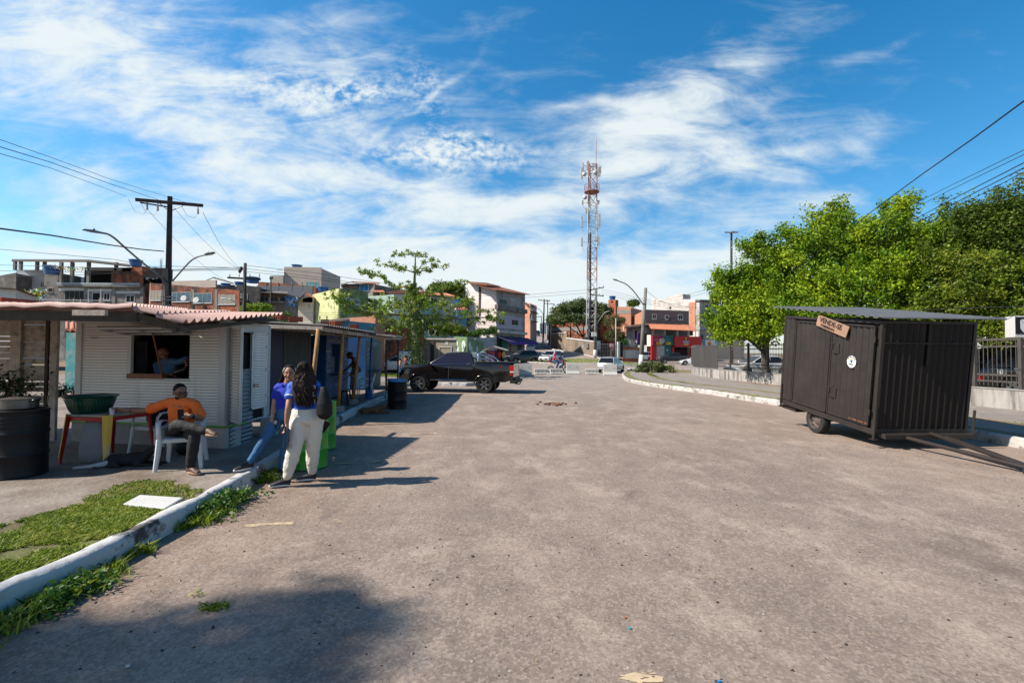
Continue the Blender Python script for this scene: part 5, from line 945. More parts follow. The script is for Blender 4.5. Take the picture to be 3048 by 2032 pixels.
def hand(mb,w,d,pn,sgn,curl=.6,s=1.0,grip=0):
 w=Vector(w);d=Vector(d).normalized();pn=Vector(pn);pn=(pn-d*pn.dot(d)).normalized();a=d.cross(pn)*sgn
 K=w+d*.088*s;mb.tube([w-d*.01,w+d*.03*s,w+d*.065*s,K],[(.026*s,.019*s),(.036*s,.016*s),(.041*s,.014*s),(.038*s,.012*s)],12,side=a)
 for i,(o,L)in enumerate(((.030,.070),(.011,.078),(-.009,.073),(-.028,.056))):
  p=K+a*o*s-d*(.004+abs(o-.008)*.25)*s;pts=[p-d*.02*s];dd=d.copy()
  for k,f in enumerate((.45,.32,.23)):
   ang=curl*(.55+.35*k+.08*i+grip);dd=(dd*math.cos(ang)+pn*math.sin(ang)).normalized();p=p+dd*L*f*s;pts.append(p.copy())
  mb.tube(pts,[.0095*s,.009*s,.008*s,.0065*s],8);mb.ell(pts[-1],(.0065*s,)*3,nu=8,nv=6)
 b=w+d*.028*s+a*.026*s;t1=(a*.75+d*.75+pn*.25).normalized();q1=b+t1*.035*s;q2=q1+(d*.8+a*.2+pn*.5).normalized()*.03*s;q3=q2+(d*.7+pn*.7).normalized()*.022*s
 mb.tube([b-t1*.015*s,q1,q2,q3],[.014*s,.0115*s,.0095*s,.007*s],8);mb.ell(q3,(.007*s,)*3,nu=8,nv=6)
def shoe(t,ank,toe,m=None,sole=None,s=1.0,low=True,nm='shoe',lace=None,zf=None):
 ank=Vector(ank);toe=Vector(toe);d=toe-ank;fl=Vector((d.x,d.y,0));up=Vector((0,0,1))if fl.length>.06 else Vector((0,0,1));f=d.normalized()if zf is None else fl.normalized()
 if zf is not None:base=Vector((ank.x,ank.y,zf));heel=base-f*.055*s
 else:heel=ank-f*.05*s-Vector((0,0,.05));
 sd=f.cross(Vector((0,0,1))).normalized();u=sd.cross(f);L=.265*s
 mb=MB();mb.tube([heel+u*.04,heel+f*.05*s+u*.05,heel+f*.12*s+u*.045,heel+f*.19*s+u*.032,heel+f*(L-.015)+u*.024],[(.03*s,.036),(.036*s,.048),(.038*s,.042),(.045*s,.030),(.028*s,.020)],14,side=sd)
 mb.tube([heel+f*.045*s+u*.05,ank+u*.02],[.036*s,.036*s],12);o=rem(mb.build(nm,m or M_shoe,t,smooth=True),.008,2)
 mb=MB();pl=[]
 for k in range(20):q=2*math.pi*k/20;x=L*.5+math.cos(q)*L*.5;wd=(.036+.012*(x/L))*s;pl.append((x-.0,math.sin(q)*wd*(1.0)))
 mb.prism(pl,0,.026,O=heel-u*.002,U=f,V=-sd if sd.cross(f).dot(u)>0 else sd)
 mb2=MB();V=[heel+f*a-sd*b+u*zz for zz in(0,.024)for a,b in pl];k=len(pl);mb2.add(V,[tuple(range(k-1,-1,-1)),tuple(range(k,2*k))]+[(i,(i+1)%k,k+(i+1)%k,k+i)for i in range(k)]);sl=mb2.build('sole',sole or M_sole,o,bevel=.006);return o
def head(t,mb,c,f,up=(0,0,1),s=1.0,skin=None,eyes=True,male=False):
 c=Vector(c);f=Vector(f).normalized();up=Vector(up);up=(up-f*up.dot(f)).normalized();sd=f.cross(up);Q=Matrix((sd,f,up)).transposed()
 mb.ell(c+up*.03*s-f*.008*s,(.076*s,.096*s,.090*s),Q,20,14);mb.ell(c+f*.022*s-up*.045*s,(.058*s,.066*s,.068*s),Q,16,10);mb.ell(c+f*.068*s-up*.088*s,(.026*s,.022*s,.020*s),Q)
 mb.tube([c+f*.088*s+up*.012*s,c+f*.104*s-up*.022*s,c+f*.108*s-up*.034*s],[.009*s,.013*s,.014*s],8);mb.ell(c+f*.094*s-up*.036*s,(.020*s,.012*s,.009*s),Q)
 for k in(-1,1):
  mb.ell(c+sd*.078*s*k-up*.012*s-f*.006*s,(.010*s,.018*s,.030*s),Q,10,8);mb.ell(c+sd*.045*s*k+f*.066*s-up*.030*s,(.022*s,.022*s,.022*s),Q);mb.ell(c+sd*.03*s*k+f*.082*s+up*.022*s,(.026*s,.010*s,.008*s),Q)
 def mk(nm,m,fn):b=MB();fn(b);return b.build(nm,m,t,smooth=True)
 if eyes:
  for k in(-1,1):
   p=c+sd*.031*s*k+f*.084*s+up*.002*s;e=mk('eye',M_eye,lambda b:b.ell(p,(.011*s,.008*s,.0042*s),Q));b=MB();b.ell(p+f*.0065*s,(.0055*s,.004*s,.0042*s),Q);b.build('iris',M_hair,e,smooth=True)
   mk('eyebrow',M_hair,lambda b:b.tube([c+sd*.012*s*k+f*.095*s+up*.022*s,c+sd*.033*s*k+f*.093*s+up*.028*s,c+sd*.052*s*k+f*.080*s+up*.022*s],[.0035*s,.0045*s,.002*s],6))
  mk('lips',mat('lips',(.42,.10,.09),.45)if not male else mat('lips_male',(.25,.09,.07),.5),lambda b:(b.ell(c+f*.088*s-up*.060*s,(.024*s,.010*s,.0055*s),Q),b.ell(c+f*.087*s-up*.069*s,(.020*s,.010*s,.006*s),Q)))
 return Q,sd,f,up
def person(label,J,skin,shirt,pants,sleeve=.55,legcut=1.0,shoes=True,vox=.010,sc=1.0,w=(1,1,1),armr=1.0,legr=1.0,curl=(.5,.5),pn=None,eyes=True,male=False,base=None,group=None,shirt_low=.0,hs=1.0,loose=1.0,shirt_name='shirt',pants_name='trousers',shoem=None,solem=None,shirtless=False,fold=.018,barefoot=False):
 J={k:Vector(v)for k,v in J.items()};b=base or((J['ra']+J['la'])/2);t=thing('person',label,'person',(b[0],b[1],min(J['ra'].z,J['la'].z)-.09 if base is None else b[2]),group)
 side=(J['ls']-J['rs']).normalized();hsd=(J['lh']-J['rh']).normalized()
 mb=MB();Q,hd,f,up=head(t,mb,J['head'],J['face'],J.get('hup',(0,0,1)),sc*hs,eyes=eyes,male=male)
 nk=(J['rs']+J['ls'])/2;mid=(J['rh']+J['lh'])/2;sp=[mid-Vector((0,0,.03)),mid,J['waist'],J['chest'],nk-Vector((0,0,.0)),nk+Vector((0,0,.045))*sc]
 tr_=[(.14*w[2],.10*w[2]),(.155*w[2],.112*w[2]),(.125*w[1],.09*w[1]),(.15*w[0],.105*w[0]),(.15*w[0],.078*w[0]),(.06,.05)]
 tr_=[(a*sc,b_*sc)for a,b_ in tr_];sds=[hsd,hsd,(hsd+side).normalized(),side,side,side]
 mb.tube(sp,tr_,18,side=sds);mb.tube([nk-Vector((0,0,.02)),nk*.45+J['head']*.55,J['head']-up*.02],[.062*sc,.052*sc,.05*sc],14)
 yk=lambda r:mb.tube([J['rs'],J['rs']*.5+nk*.5+Vector((0,0,.022)),nk+Vector((0,0,.03)),J['ls']*.5+nk*.5+Vector((0,0,.022)),J['ls']],[(.045+r,.05+r),(.052+r,.058+r),(.055+r,.062+r),(.052+r,.058+r),(.045+r,.05+r)],14,side=(0,0,1))
 yk(0)
 ar=[.052*armr*sc,.046*armr*sc,.038*armr*sc,.040*armr*sc,.027*sc];
 for p,k in(('r',1),('l',-1)):
  s_,e_,w_=J[p+'s'],J[p+'e'],J[p+'w'];limb(mb,[s_,s_*.5+e_*.5,e_,e_*.6+w_*.4,w_],ar);dr_=J.get(p+'d',(w_-e_).normalized());pnv=(pn or{}).get(p,hd*k+f*.3)
  hand(mb,w_,dr_,pnv,k*(1 if not J.get(p+'flip')else-1),curl[0 if p=='r' else 1],sc)
  h_,kn,an=J[p+'h'],J[p+'k'],J[p+'a'];limb(mb,[h_,h_*.5+kn*.5,kn,kn*.65+an*.35,an],[.082*legr*sc,.074*legr*sc,.052*legr*sc,.052*legr*sc,.034*sc])
  td=J[p+'t']-an;mb.tube([an-Vector((0,0,.02)),an+td*.5-Vector((0,0,.03)),J[p+'t']-Vector((0,0,.04))if barefoot else an+td*.6-Vector((0,0,.04))],[.034,.034,.026],10)
 rem(mb.build('body',skin,t,smooth=True),vox*.8,2)
 if not shirtless:
  mb=MB();g=.013*loose;yk(g*1.5);low=mid-Vector((0,0,shirt_low));mb.tube([low,mid*.7+J['waist']*.3,J['waist'],J['chest'],nk-Vector((0,0,.012)),nk+Vector((0,0,.028))],[(a+g,b_+g)for a,b_ in((tr_[1]if shirt_low else(tr_[1][0]*.8+tr_[2][0]*.2,tr_[1][1])),(tr_[1][0]*.4+tr_[2][0]*.6,tr_[2][1]),tr_[2],tr_[3],tr_[4],(.058,.046))],20,side=sds)
  for p in 'rl':
   s_,e_=J[p+'s'],J[p+'e'];q=s_+(e_-s_)*min(sleeve,1);pts=[s_,s_*.5+q*.5,q];rr=[ar[0]+g*.7,ar[1]+g,ar[1]+g+.010]
   if sleeve>1:w_=J[p+'w'];pts+=[e_*.3+w_*.7 if sleeve<1.9 else w_];rr=[rr[0],rr[1],ar[2]+g,ar[4]+g]
   limb(mb,pts,rr)
  rem(mb.build(shirt_name,shirt,t,smooth=True),vox,2,fold)
 mb=MB();g=.012*loose;mb.tube([J['waist']*.8+mid*.2,mid,mid-Vector((0,0,.05))],[(tr_[1][0]*.55+tr_[2][0]*.45+g,tr_[2][1]+g),(tr_[1][0]+g,tr_[1][1]+g),(tr_[0][0]+g,tr_[0][1]+g)],20,side=hsd)
 for p in 'rl':
  h_,kn,an=J[p+'h'],J[p+'k'],J[p+'a']
  if legcut>=1:q=an+(kn-an)*(.06 if legcut==1 else.14);limb(mb,[h_,h_*.5+kn*.5,kn,kn*.55+q*.45,q],[(.084*legr*sc+g),(.076*legr*sc+g),(.056*legr*sc+g*loose),(.053*legr*sc+g*loose),(.040*sc+g*loose)])
  else:q=h_+(kn-h_)*legcut*1.0;limb(mb,[h_,h_*.5+q*.5,q],[.084*legr*sc+g,.08*legr*sc+g,.072*legr*sc+g*1.6])
 rem(mb.build(pants_name,pants,t,smooth=True),vox,2,fold)
 if shoes:
  for p in 'rl':shoe(t,J[p+'a'],J[p+'t'],shoem,solem,sc,zf=J[p+'t'].z-.03 if abs(J[p+'t'].z-J[p+'a'].z)<.14 else None)
 return t,Q,hd,f,up
def strands(t,nm,m,roots,n_pts,wave=.012,r=.012,seed=1,vox=.010):
 mb=MB();rs=random.Random(seed)
 for path in roots:
  ph=rs.uniform(0,6.28);P=[]
  for i in range(n_pts+1):
   u=i/n_pts*(len(path)-1);k=min(int(u),len(path)-2);q=Vector(path[k])*(1-(u-k))+Vector(path[k+1])*(u-k);a=wave*min(1,i/n_pts*2);P.append(q+Vector((a*math.sin(ph+i*1.15),a*math.cos(ph+i*.95),0)))
  mb.tube(P,[r*(.7+.5*math.sin(math.pi*min(1,.2+i/n_pts*.8)))for i in range(n_pts)]+[r*.25],7)
 return mb.build(nm,m,t,smooth=True)
def standJ(x,y,z,ang,H=1.7,step=.12,**kw):
 s=H/1.7;f=Vector((math.cos(ang),math.sin(ang),0));l=Vector((-f.y,f.x,0));o=Vector((x,y,z));J=dict(head=o+Vector((0,0,1.57*s))+f*.03,face=f,rs=o-l*.17*s+Vector((0,0,1.38*s)),ls=o+l*.17*s+Vector((0,0,1.38*s)),chest=o+Vector((0,0,1.25*s)),waist=o+Vector((0,0,1.06*s)),rh=o-l*.085*s+Vector((0,0,.90*s)),lh=o+l*.085*s+Vector((0,0,.90*s)),re=o-l*.24*s+Vector((0,0,1.10*s)),le=o+l*.24*s+Vector((0,0,1.10*s)),rw=o-l*.25*s+f*.05+Vector((0,0,.85*s)),lw=o+l*.25*s+f*.05+Vector((0,0,.85*s)),rk=o-l*.09+f*(.03+step*.4)+Vector((0,0,.48*s)),lk=o+l*.09+f*.03+Vector((0,0,.48*s)),ra=o-l*.09+f*step+Vector((0,0,.09)),la=o+l*.09-f*step+Vector((0,0,.09)))
 J['rt']=J['ra']+f*.14-Vector((0,0,.06));J['lt']=J['la']+f*.14-Vector((0,0,.06));J.update(kw);return J
J=dict(head=D(536,1168,6.74),face=Vector((.80,-.58,-.14)),rs=D(499,1199,6.84),ls=D(581,1204,6.66),chest=D(541,1228,6.80),waist=D(540,1258,6.90),rh=D(515,1285,6.93),lh=D(566,1290,6.83),re=D(432,1222,6.84),rw=D(361,1219,6.92),rd=Vector((-1,.12,.0)),le=D(601,1245,6.66),lw=D(566,1238,6.44),ld=Vector((-1,-.25,.12)),rk=D(527,1262,6.42),ra=D(616,1284,6.38),rt=D(652,1292,6.28),lk=D(580,1290,6.42),la=D(566,1392,6.42),lt=D(606,1412,6.30))
J['la'].z=PZ+.09;J['lt'].z=PZ+.045
m1,Q,hd,f,up=person('bearded man in an orange t-shirt sitting cross-legged with a phone',J,M_skin2,M_orange,M_blackj,sleeve=.72,w=(1.22,1.3,1.15),armr=1.12,legr=1.05,curl=(.75,.55),pn={'r':Vector((0,-.5,-.6)),'l':Vector((0,.6,-.5))},male=True,base=(-4.75,6.8,PZ),shirt_low=.02,hs=1.04,shoem=mat('brown_shoe',(.10,.045,.028),.6,var=.3,vs=14),solem=mat('tan_sole',(.42,.27,.17),.7),loose=1.15,shirt_name='t_shirt')
c=J['head'];mb=MB();mb.ell(c+up*.040-f*.016,(.082,.099,.093),Q,20,14);rem(mb.build('hair',M_hair,m1,smooth=True),.008,1)
mb=MB();mb.ell(c+f*.022-up*.064,(.0635,.067,.057),Q,18,12);mb.ell(c+f*.07-up*.093,(.032,.026,.026),Q);rem(mb.build('beard',M_hair,m1,smooth=True),.007,1)
b=MB();b.ell(c+f*.094-up*.056,(.024,.010,.006),Q);b.ell(c+f*.093-up*.064,(.019,.01,.006),Q);b.build('mouth',mat('mouth',(.28,.10,.08),.5),m1,smooth=True)
gl=MB()
for k in(-1,1):p=c+hd*.034*k+f*.103+up*.000;gl.tube([p+hd*.027*math.cos(q)+up*.021*math.sin(q)for q in np.linspace(0,6.283,17)[:-1]],.003,6,closed=True);gl.tube([p+hd*.027*k,c+hd*.079*k+f*.02+up*.004],.003,5)
gl.tube([c+hd*.008+f*.105,c-hd*.008+f*.105],.003,5);gl.build('glasses',M_black,m1)
mb=MB();d=(J['lw']-J['le']).normalized();mb.tube([J['lw']-d*.05,J['lw']-d*.01],.036,14);mb.build('watch',M_black,m1,bevel=.003)
mb=MB();mb.tube([J['re']*.45+J['rw']*.55,J['re']*.62+J['rw']*.38],.0425,14);mb.build('tattoo',mat('tattoo_ink',(.10,.05,.035),.6,var=.3,vs=30,col2=(.03,.02,.018),c2t=.5,c2s=30),m1,smooth=True)
def phone(c,u,n,label,l=.15,w_=.074,cams=False):
 c=Vector(c);u=Vector(u).normalized();n=Vector(n);n=(n-u*n.dot(u)).normalized();s=u.cross(n);M=Matrix((s,u,n)).transposed().to_4x4();M.translation=c
 mb=MB();mb.bx(-w_/2,w_/2,-l/2,l/2,-.005,.005,M);o=mb.build('phone',M_black,bevel=.003)
 if cams:
  mb=MB();mb.bx(-w_*.33,w_*.33,l*.02,l*.36,.0052,.008,M);q=mb.build('camera_plate',M_plate,o,bevel=.001);mb=MB()
  for a,b in((-.014,.018),(.014,.018),(-.014,.042),(.014,.042)):mb.cyl(M@Vector((a,b,.008)),M@Vector((a,b,.0095)),.0085)
  mb.build('lenses',M_black,q)
 return tag(o,label,'phone')
phone(J['lw']+Vector((-.10,-.04,.025)),(.0,-.15,1),(.3,-1,.2),'dark phone in the left hand of the man in orange')
mb=MB();cp=D(334,1230,6.90);mb.lathe([(.028,0),(.032,.05),(.038,.10),(.040,.10),(.036,.10),(.03,.05),(.026,.004)],(cp.x,cp.y,PZ+.725),20);o=mb.build('plastic_cup',mat('cup_plastic',(.62,.58,.66),.3,var=.05,spec=.5),smooth=True,auto=50);tag(o,'disposable cup of pink drink held on the red table','cup')
J=dict(head=D(903,1104,6.42),face=Vector((-.62,.78,-.05)),rs=D(943,1148,6.50),ls=D(868,1151,6.34),chest=D(909,1170,6.42),waist=D(914,1206,6.42),rh=D(936,1248,6.46),lh=D(893,1248,6.38),le=D(858,1210,6.20),lw=D(853,1258,6.22),ld=Vector((-.02,.08,-1)),re=D(962,1205,6.55),rw=D(965,1250,6.62),rd=Vector((.03,.1,-1)),lk=D(877,1335,6.34),la=D(852,1424,6.36),lt=D(815,1446,6.30),rk=D(931,1334,6.52),ra=D(929,1405,6.66),rt=D(898,1424,6.62))
for p in 'rl':J[p+'a'].z=.09;J[p+'t'].z=.045
w1,Q,hd,f,up=person('woman seen from behind in cream trousers and a bright blue jersey',J,M_skin1,M_jersey,M_cream_p,sleeve=.48,w=(1.0,1.08,1.30),legr=1.30,loose=1.25,curl=(.7,.7),base=(-2.9,6.45,0),shirt_name='jersey',legcut=1.1,armr=.95,eyes=False,fold=.026)
mb=MB()
for p in 'l':s_,e_=J[p+'s'],J[p+'e'];q=s_+(e_-s_)*.47;q2=s_+(e_-s_)*.54;mb.tube([q,q2],[.071,.071],16)
mb.tube([J['waist']*.70+(J['rh']+J['lh'])*.15+Vector((0,0,-.0)),J['waist']*.76+(J['rh']+J['lh'])*.12+Vector((0,0,.0))],[(.158,.126),(.157,.125)],20,side=(J['lh']-J['rh']).normalized());mb.build('white_trim',M_whitec,w1,smooth=True)
c=J['head'];bk= -f;rt_=[]
mb=MB();mb.ell(c+up*.035-f*.015,(.088,.108,.10),Q,20,14);mb.tube([c-f*.05,c-f*.08-up*.18,c-f*.11-up*.30],[(.085,.06),(.09,.05),(.06,.03)],16,side=hd);rem(mb.build('hair',M_hair,w1,smooth=True),.011,2,.02)
for k in range(110):
 a= -1.5+3.0*(k%55)/54+random.uniform(-.03,.03);r0=random.uniform(.9,1.05);wd=math.sin(a);top=c+up*.09*math.cos(a*.5)-f*.085+hd*.085*wd;ln=.40+.14*random.random()-.08*abs(wd)
 rt_.append([top,c-f*(.115-.07*abs(wd))+hd*(.112*wd)-up*.05,c-f*(.15-.06*abs(wd))*r0+hd*(.135*wd)-up*.22,c-f*(.175-.05*abs(wd))*r0+hd*(.12*wd)-up*(ln)])
strands(w1,'hair_locks',M_hairb,rt_,18,.022,.0095,3)
mb=MB();bc=D(964,1200,6.30);mb.tube([bc+Vector((-.02,.0,.22)),bc+Vector((0,0,.16)),bc+Vector((.01,0,0)),bc+Vector((.01,0,-.15)),bc+Vector((-.0,0,-.21))],[(.035,.025),(.06,.045),(.10,.07),(.105,.07),(.05,.04)],18,side=(1,.15,0));bp_=thing('backpack','black backpack hanging from the shoulder of the woman in cream trousers','backpack',tuple(bc));rem(mb.build('bag_body',M_black,bp_,smooth=True),.01,2)
mb=MB();s_=J['rs'];mb.tube([s_+Vector((-.01,-.07,-.13)),s_+Vector((-.02,-.03,.055)),s_+Vector((.02,.03,.07)),s_+Vector((.07,-.04,-.05)),bc+Vector((.02,.0,.17))],[(.02,.006)]*5,8,side=(1,0,0));mb.build('strap',M_black,bp_,smooth=True)
mb=MB();fc=J['lw']+Vector((-.02,0,-.19));mb.box(fc,(.016,.20,.30),Matrix.Rotation(R(28),3,'Z'));o=mb.build('folder',mat('black_folder',(.012,.012,.014),.35),bevel=.004);tag(o,'black folder held low by the woman seen from behind','folder')
phone(J['rw']+Vector((.03,-.04,-.085)),(.5,.2,.8),(.4,-1,.3),'dark phone in the right hand of the woman in cream trousers')
nb_= -f*.135;O=J['chest']+nb_
mb=MB();O2=J['rs']*.52+J['ls']*.0+J['chest']*.48-f*.112+Vector((0,0,.03));mb.prism([(.026*math.cos(q),.026*math.sin(q))for q in np.linspace(0,6.283,15)[:-1]],0,.006,O=O2,U=-hd,V=up);textmesh('1',.2,mb,J['rs']*.45+J['waist']*.55-f*.120+Vector((0,0,-.02)),-hd,up,off=.006);mb.build('jersey_print',M_whitec,w1)
J=dict(head=D(862,1110,6.98),face=Vector((.30,-.95,-.05)),rs=D(825,1155,7.0),ls=D(882,1153,7.02),chest=D(852,1173,7.0),waist=D(846,1207,7.02),rh=D(833,1240,7.0),lh=D(868,1240,7.02),re=D(816,1203,6.96),rw=D(811,1243,6.86),rd=Vector((-.12,-.15,-1)),le=D(895,1205,7.1),lw=D(890,1245,7.1),rk=D(790,1304,6.74),ra=D(742,1376,6.56),rt=D(708,1398,6.44),lk=D(850,1318,6.90),la=D(838,1398,6.90),lt=D(826,1418,6.76))
J['ra'].z=.27;J['rt'].z=.215;J['la'].z=.09;J['lt'].z=.045
w2,Q,hd,f,up=person('smiling woman in a royal blue polo and jeans resting one foot on the kerb',J,M_skin1,M_royal,M_jeans,sleeve=.50,w=(.98,.98,1.02),legr=.98,armr=.92,curl=(.35,.5),pn={'r':Vector((.3,.8,0)),'l':Vector((0,.8,0))},base=(-3.4,6.9,0),shirt_name='polo_shirt',pants_name='jeans',vox=.009,fold=.014,loose=.9)
c=J['head'];mb=MB();mb.ell(c+up*.036-f*.018,(.081,.100,.094),Q,20,14);mb.tube([c-f*.05+hd*.0,c-f*.09-up*.14,c-f*.10-up*.30],[(.085,.05),(.105,.05),(.08,.03)],14,side=hd);rem(mb.build('hair',M_hair,w2,smooth=True),.009,2)
strands(w2,'hair_locks',M_hair,[[c+up*.07+hd*k*.06-f*.02,c+hd*k*.088-f*.012-up*.02,c+hd*(k*(.098+.02*abs(j)))-f*.03-up*(.14),c+hd*(k*(.09+.025*j))-f*(.04)-up*(.27+.05*j)]for k in(-1,1)for j in(-1,-.5,0,.5,1,1.5)],12,.010,.012,9)
mb=MB();mb.tube([c+up*(-.01+.118*math.sin(q))+hd*.092*math.cos(q)-f*.0+f*.012*math.sin(q)for q in np.linspace(.25,math.pi-.25,14)],[(.009,.007)]*14,8);mb.build('headband',M_whitec,w2,smooth=True)
mb=MB();nk=(J['rs']+J['ls'])/2
for k in(-1,1):mb.prism([(0,0),(k*.055,.03),(k*.06,.0),(k*.03,-.045)][::k],-.0,.008,O=nk+f*.075+Vector((0,0,.035)),U=hd,V=up)
mb.build('collar',M_royal,w2,bevel=.003)
mb=MB();d=(J['rw']-J['re']).normalized();mb.tube([J['rw']-d*.035,J['rw']-d*.02],.031,12);mb.build('bracelet',mat('gold',(.6,.42,.2),.3,metal=.8),w2)
phone(J['rw']+Vector((.055,-.035,-.085)),(.25,.1,1),(.1,-1,.25),'phone with a big camera plate held by the woman in jeans',cams=True)
for nm in('shoe',):
 for o in[q for q in w2.children if q.name.startswith(nm)]:
  pass
J=dict(head=D(487,1054,8.78),face=Vector((-.05,-.9,-.35)),hup=(-.25,0,1),rs=D(465,1086,8.85),ls=D(528,1078,8.75),chest=D(500,1104,8.85),waist=D(502,1140,8.95),rh=D(490,1180,9.0),lh=D(515,1180,9.0),re=D(473,1118,8.78),rw=D(508,1117,8.55),rd=Vector((1,-.1,.1)),le=D(556,1070,8.75),lw=D(556,1084,8.52),ld=Vector((-.3,-.2,-1)))
for p,x in(('r',490),('l',515)):J[p+'k']=J[p+'h']-Vector((0,0,.42));J[p+'a']=Vector((J[p+'h'].x,J[p+'h'].y,.64));J[p+'k'].z=(J[p+'h'].z+.64)/2;J[p+'t']=J[p+'a']+Vector((0,-.12,-.04))
m2,Q,hd,f,up=person('balding older man in a light blue shirt pouring a drink inside the kiosk',J,M_skin4,M_blues,M_navyc,sleeve=.95,w=(1.2,1.2,1.1),male=True,base=(D(500,1140,8.9).x,8.9,zb+.02),curl=(.8,.8),vox=.012,pn={'r':Vector((0,-.5,-.5)),'l':Vector((-.7,-.7,0))})
mb=MB();mb.ell(J['head']+up*.015-f*.035,(.079,.082,.075),Q);rem(mb.build('grey_hair',mat('grey_hair',(.12,.11,.1),.7),m2,smooth=True),.01,1)
mb=MB();a=J['lw']+Vector((-.05,-.03,-.1));mb.tube([a+Vector((.06,0,.02)),a,a+Vector((-.10,0,-.05)),a+Vector((-.16,0,-.09))],[.045,.06,.05,.02],14);o=mb.build('jug',mat('dark_glass_jug',(.02,.015,.015),.15),smooth=True);tag(o,'dark jug being tipped by the man inside the kiosk','jug')
mb=MB();a=J['rw']+Vector((.10,-.02,-.03));mb.cyl(a,a+Vector((0,0,.11)),.028,.034,14);o=mb.build('glass',mat('red_drink',(.30,.01,.03),.2),smooth=False);tag(o,'glass of red drink in the window of the white kiosk','glass')
ang=R(185);J=standJ(-5.35,16.0,PZ,ang,1.72,.05,re=Vector((-5.62,16.05,1.22)),rw=Vector((-5.72,15.92,1.13)),le=Vector((-5.08,15.85,1.18)),lw=Vector((-5.32,15.72,1.06)),head=Vector((-5.50,15.95,1.68)))
m3,Q,hd,f,up=person('shirtless man in a dark cap and camouflage shorts at the blue kiosk counter',J,M_skin3,None,M_camo,shirtless=True,legcut=.98,w=(1.0,.95,1.0),vox=.012,eyes=False,male=True,pants_name='shorts',barefoot=True,shoem=mat('red_sandal',(.3,.02,.02),.6))
mb=MB();c=J['head'];mb.ell(c+up*.05-f*.01,(.088,.104,.082),Q);mb.tube([c+f*.07+up*.045,c+f*.17+up*.03],[(.07,.012),(.05,.008)],10,side=hd);rem(mb.build('cap',M_black,m3,smooth=True),.01,1)
J=standJ(*at(1160,55),.32,R(-100),1.68,.12);m4,Q,hd,f,up=person('man in a navy vest carrying white bags on the far pavement',J,M_skin2,M_navyc,M_blackj,sleeve=.05,legcut=.9,vox=.02,eyes=False,base=(*at(1160,55),.32),barefoot=True)
mb=MB();mb.ell(J['head']+up*.04-f*.01,(.082,.1,.09),Q);mb.build('hair',M_hair,m4,smooth=True)
for p in 'rl':mb=MB();mb.ell(J[p+'w']-Vector((0,0,.28)),(.10,.08,.17));mb.tube([J[p+'w']-Vector((0,0,.08)),J[p+'w']-Vector((0,0,.16))],.012,6);o=mb.build('shopping_bag',M_white,smooth=True);tag(o,'white shopping bag hanging from the %s hand of the man in navy'%('right' if p=='r' else 'left'),'bag')
J=standJ(*at(1191,37.8),0.0,R(20),1.28,.08);m5,Q,hd,f,up=person('girl with dark hair in a rainbow striped top and jeans behind the truck',J,M_skin1,mat('striped_top',(.55,.10,.10),.8,col2=(.65,.5,.1),c2t=.5,c2s=9,c2w=.02,var=.2),M_jeans,sleeve=.45,vox=.016,eyes=False,sc=.85)
mb=MB();c=J['head'];mb.ell(c+up*.03-f*.02,(.08,.095,.09),Q);mb.tube([c-f*.05,c-f*.1-up*.15,c-f*.09-up*.28],[.06,.06,.03],10);mb.build('hair',M_hair,m5,smooth=True)
J=standJ(*at(1207,38.3),0.0,R(200),1.55,.08);m6,Q,hd,f,up=person('woman in orange standing just behind the pickup bonnet',J,M_skin2,mat('rust_top',(.45,.10,.04),.8),M_blackj,sleeve=.45,vox=.018,eyes=False,sc=.92)
mb=MB();c=J['head'];mb.ell(c+up*.03-f*.02,(.08,.095,.09),Q);mb.build('hair',M_hair,m6,smooth=True)
J=standJ(*at(1589,128),gz(6,128),R(-90),1.75,.08);m7,Q,hd,f,up=person('distant man in yellow standing beside the dark car up the street',J,M_skin2,mat('yellow_top',(.6,.3,.03),.8),M_blackj,vox=.03,eyes=False)
mo=thing('motorcycle','red motorcycle carrying two helmeted riders past the barriers','motorcycle',(*at(1665,42.6),0));Om=Vector((*at(1663,42.6),0));mf=Vector((.97,-.24,0)).normalized();ml=Vector((-mf.y,mf.x,0))
def MP(a,z,s=0):return Om+mf*a*1.1+ml*s+Vector((0,0,z*1.12))
for a in(-.66,.68):
 w_=thing_part('wheel',mo);mb=MB();mb.tube([MP(a+.27*math.cos(q),.285+.255*math.sin(q))for q in np.linspace(0,6.283,25)[:-1]],.045,8,closed=True);mb.build('tyre',M_rubber,w_,smooth=True)
 mb=MB()
 for k in range(5):q=k*math.pi*.4;mb.beam(MP(a,.31),MP(a+.24*math.cos(q),.31+.24*math.sin(q)),.02,.03)
 mb.build('rim',M_rimb,w_)
M_mred=paint('red_moto_paint',(.55,.01,.02),0,.3)
mb=MB();mb.tube([MP(.0,.82),MP(.22,.92),MP(.40,.88)],[(.09,.08),(.13,.13),(.08,.09)],12,side=ml);mb.tube([MP(.25,.62),MP(.45,.72),MP(.62,.80)],[(.05,.12),(.09,.1),(.04,.05)],8,side=ml);mb.tube([MP(-.9,.92),MP(-.6,.86),MP(-.2,.80)],[(.05,.04),(.09,.06),(.1,.07)],10,side=ml);mb.build('fairing',M_mred,mo,smooth=True)
mb=MB();mb.tube([MP(-.85,.94),MP(-.5,.90),MP(-.05,.86)],[(.08,.03),(.12,.05),(.12,.05)],10,side=ml);mb.build('seat',M_black,mo,smooth=True)
mb=MB();mb.tube([MP(.05,.45),MP(.2,.42),MP(.15,.6)],[.12,.14,.08],8);mb.tube([MP(-.66,.31,-.1),MP(-.1,.35,-.1),MP(.1,.5)],.03,6);mb.tube([MP(.40,.95),MP(.68,.31)],.035,8);mb.tube([MP(-.2,.3,-.14),MP(-.85,.45,-.15)],.04,8);mb.build('engine_frame',M_black,mo,smooth=True)
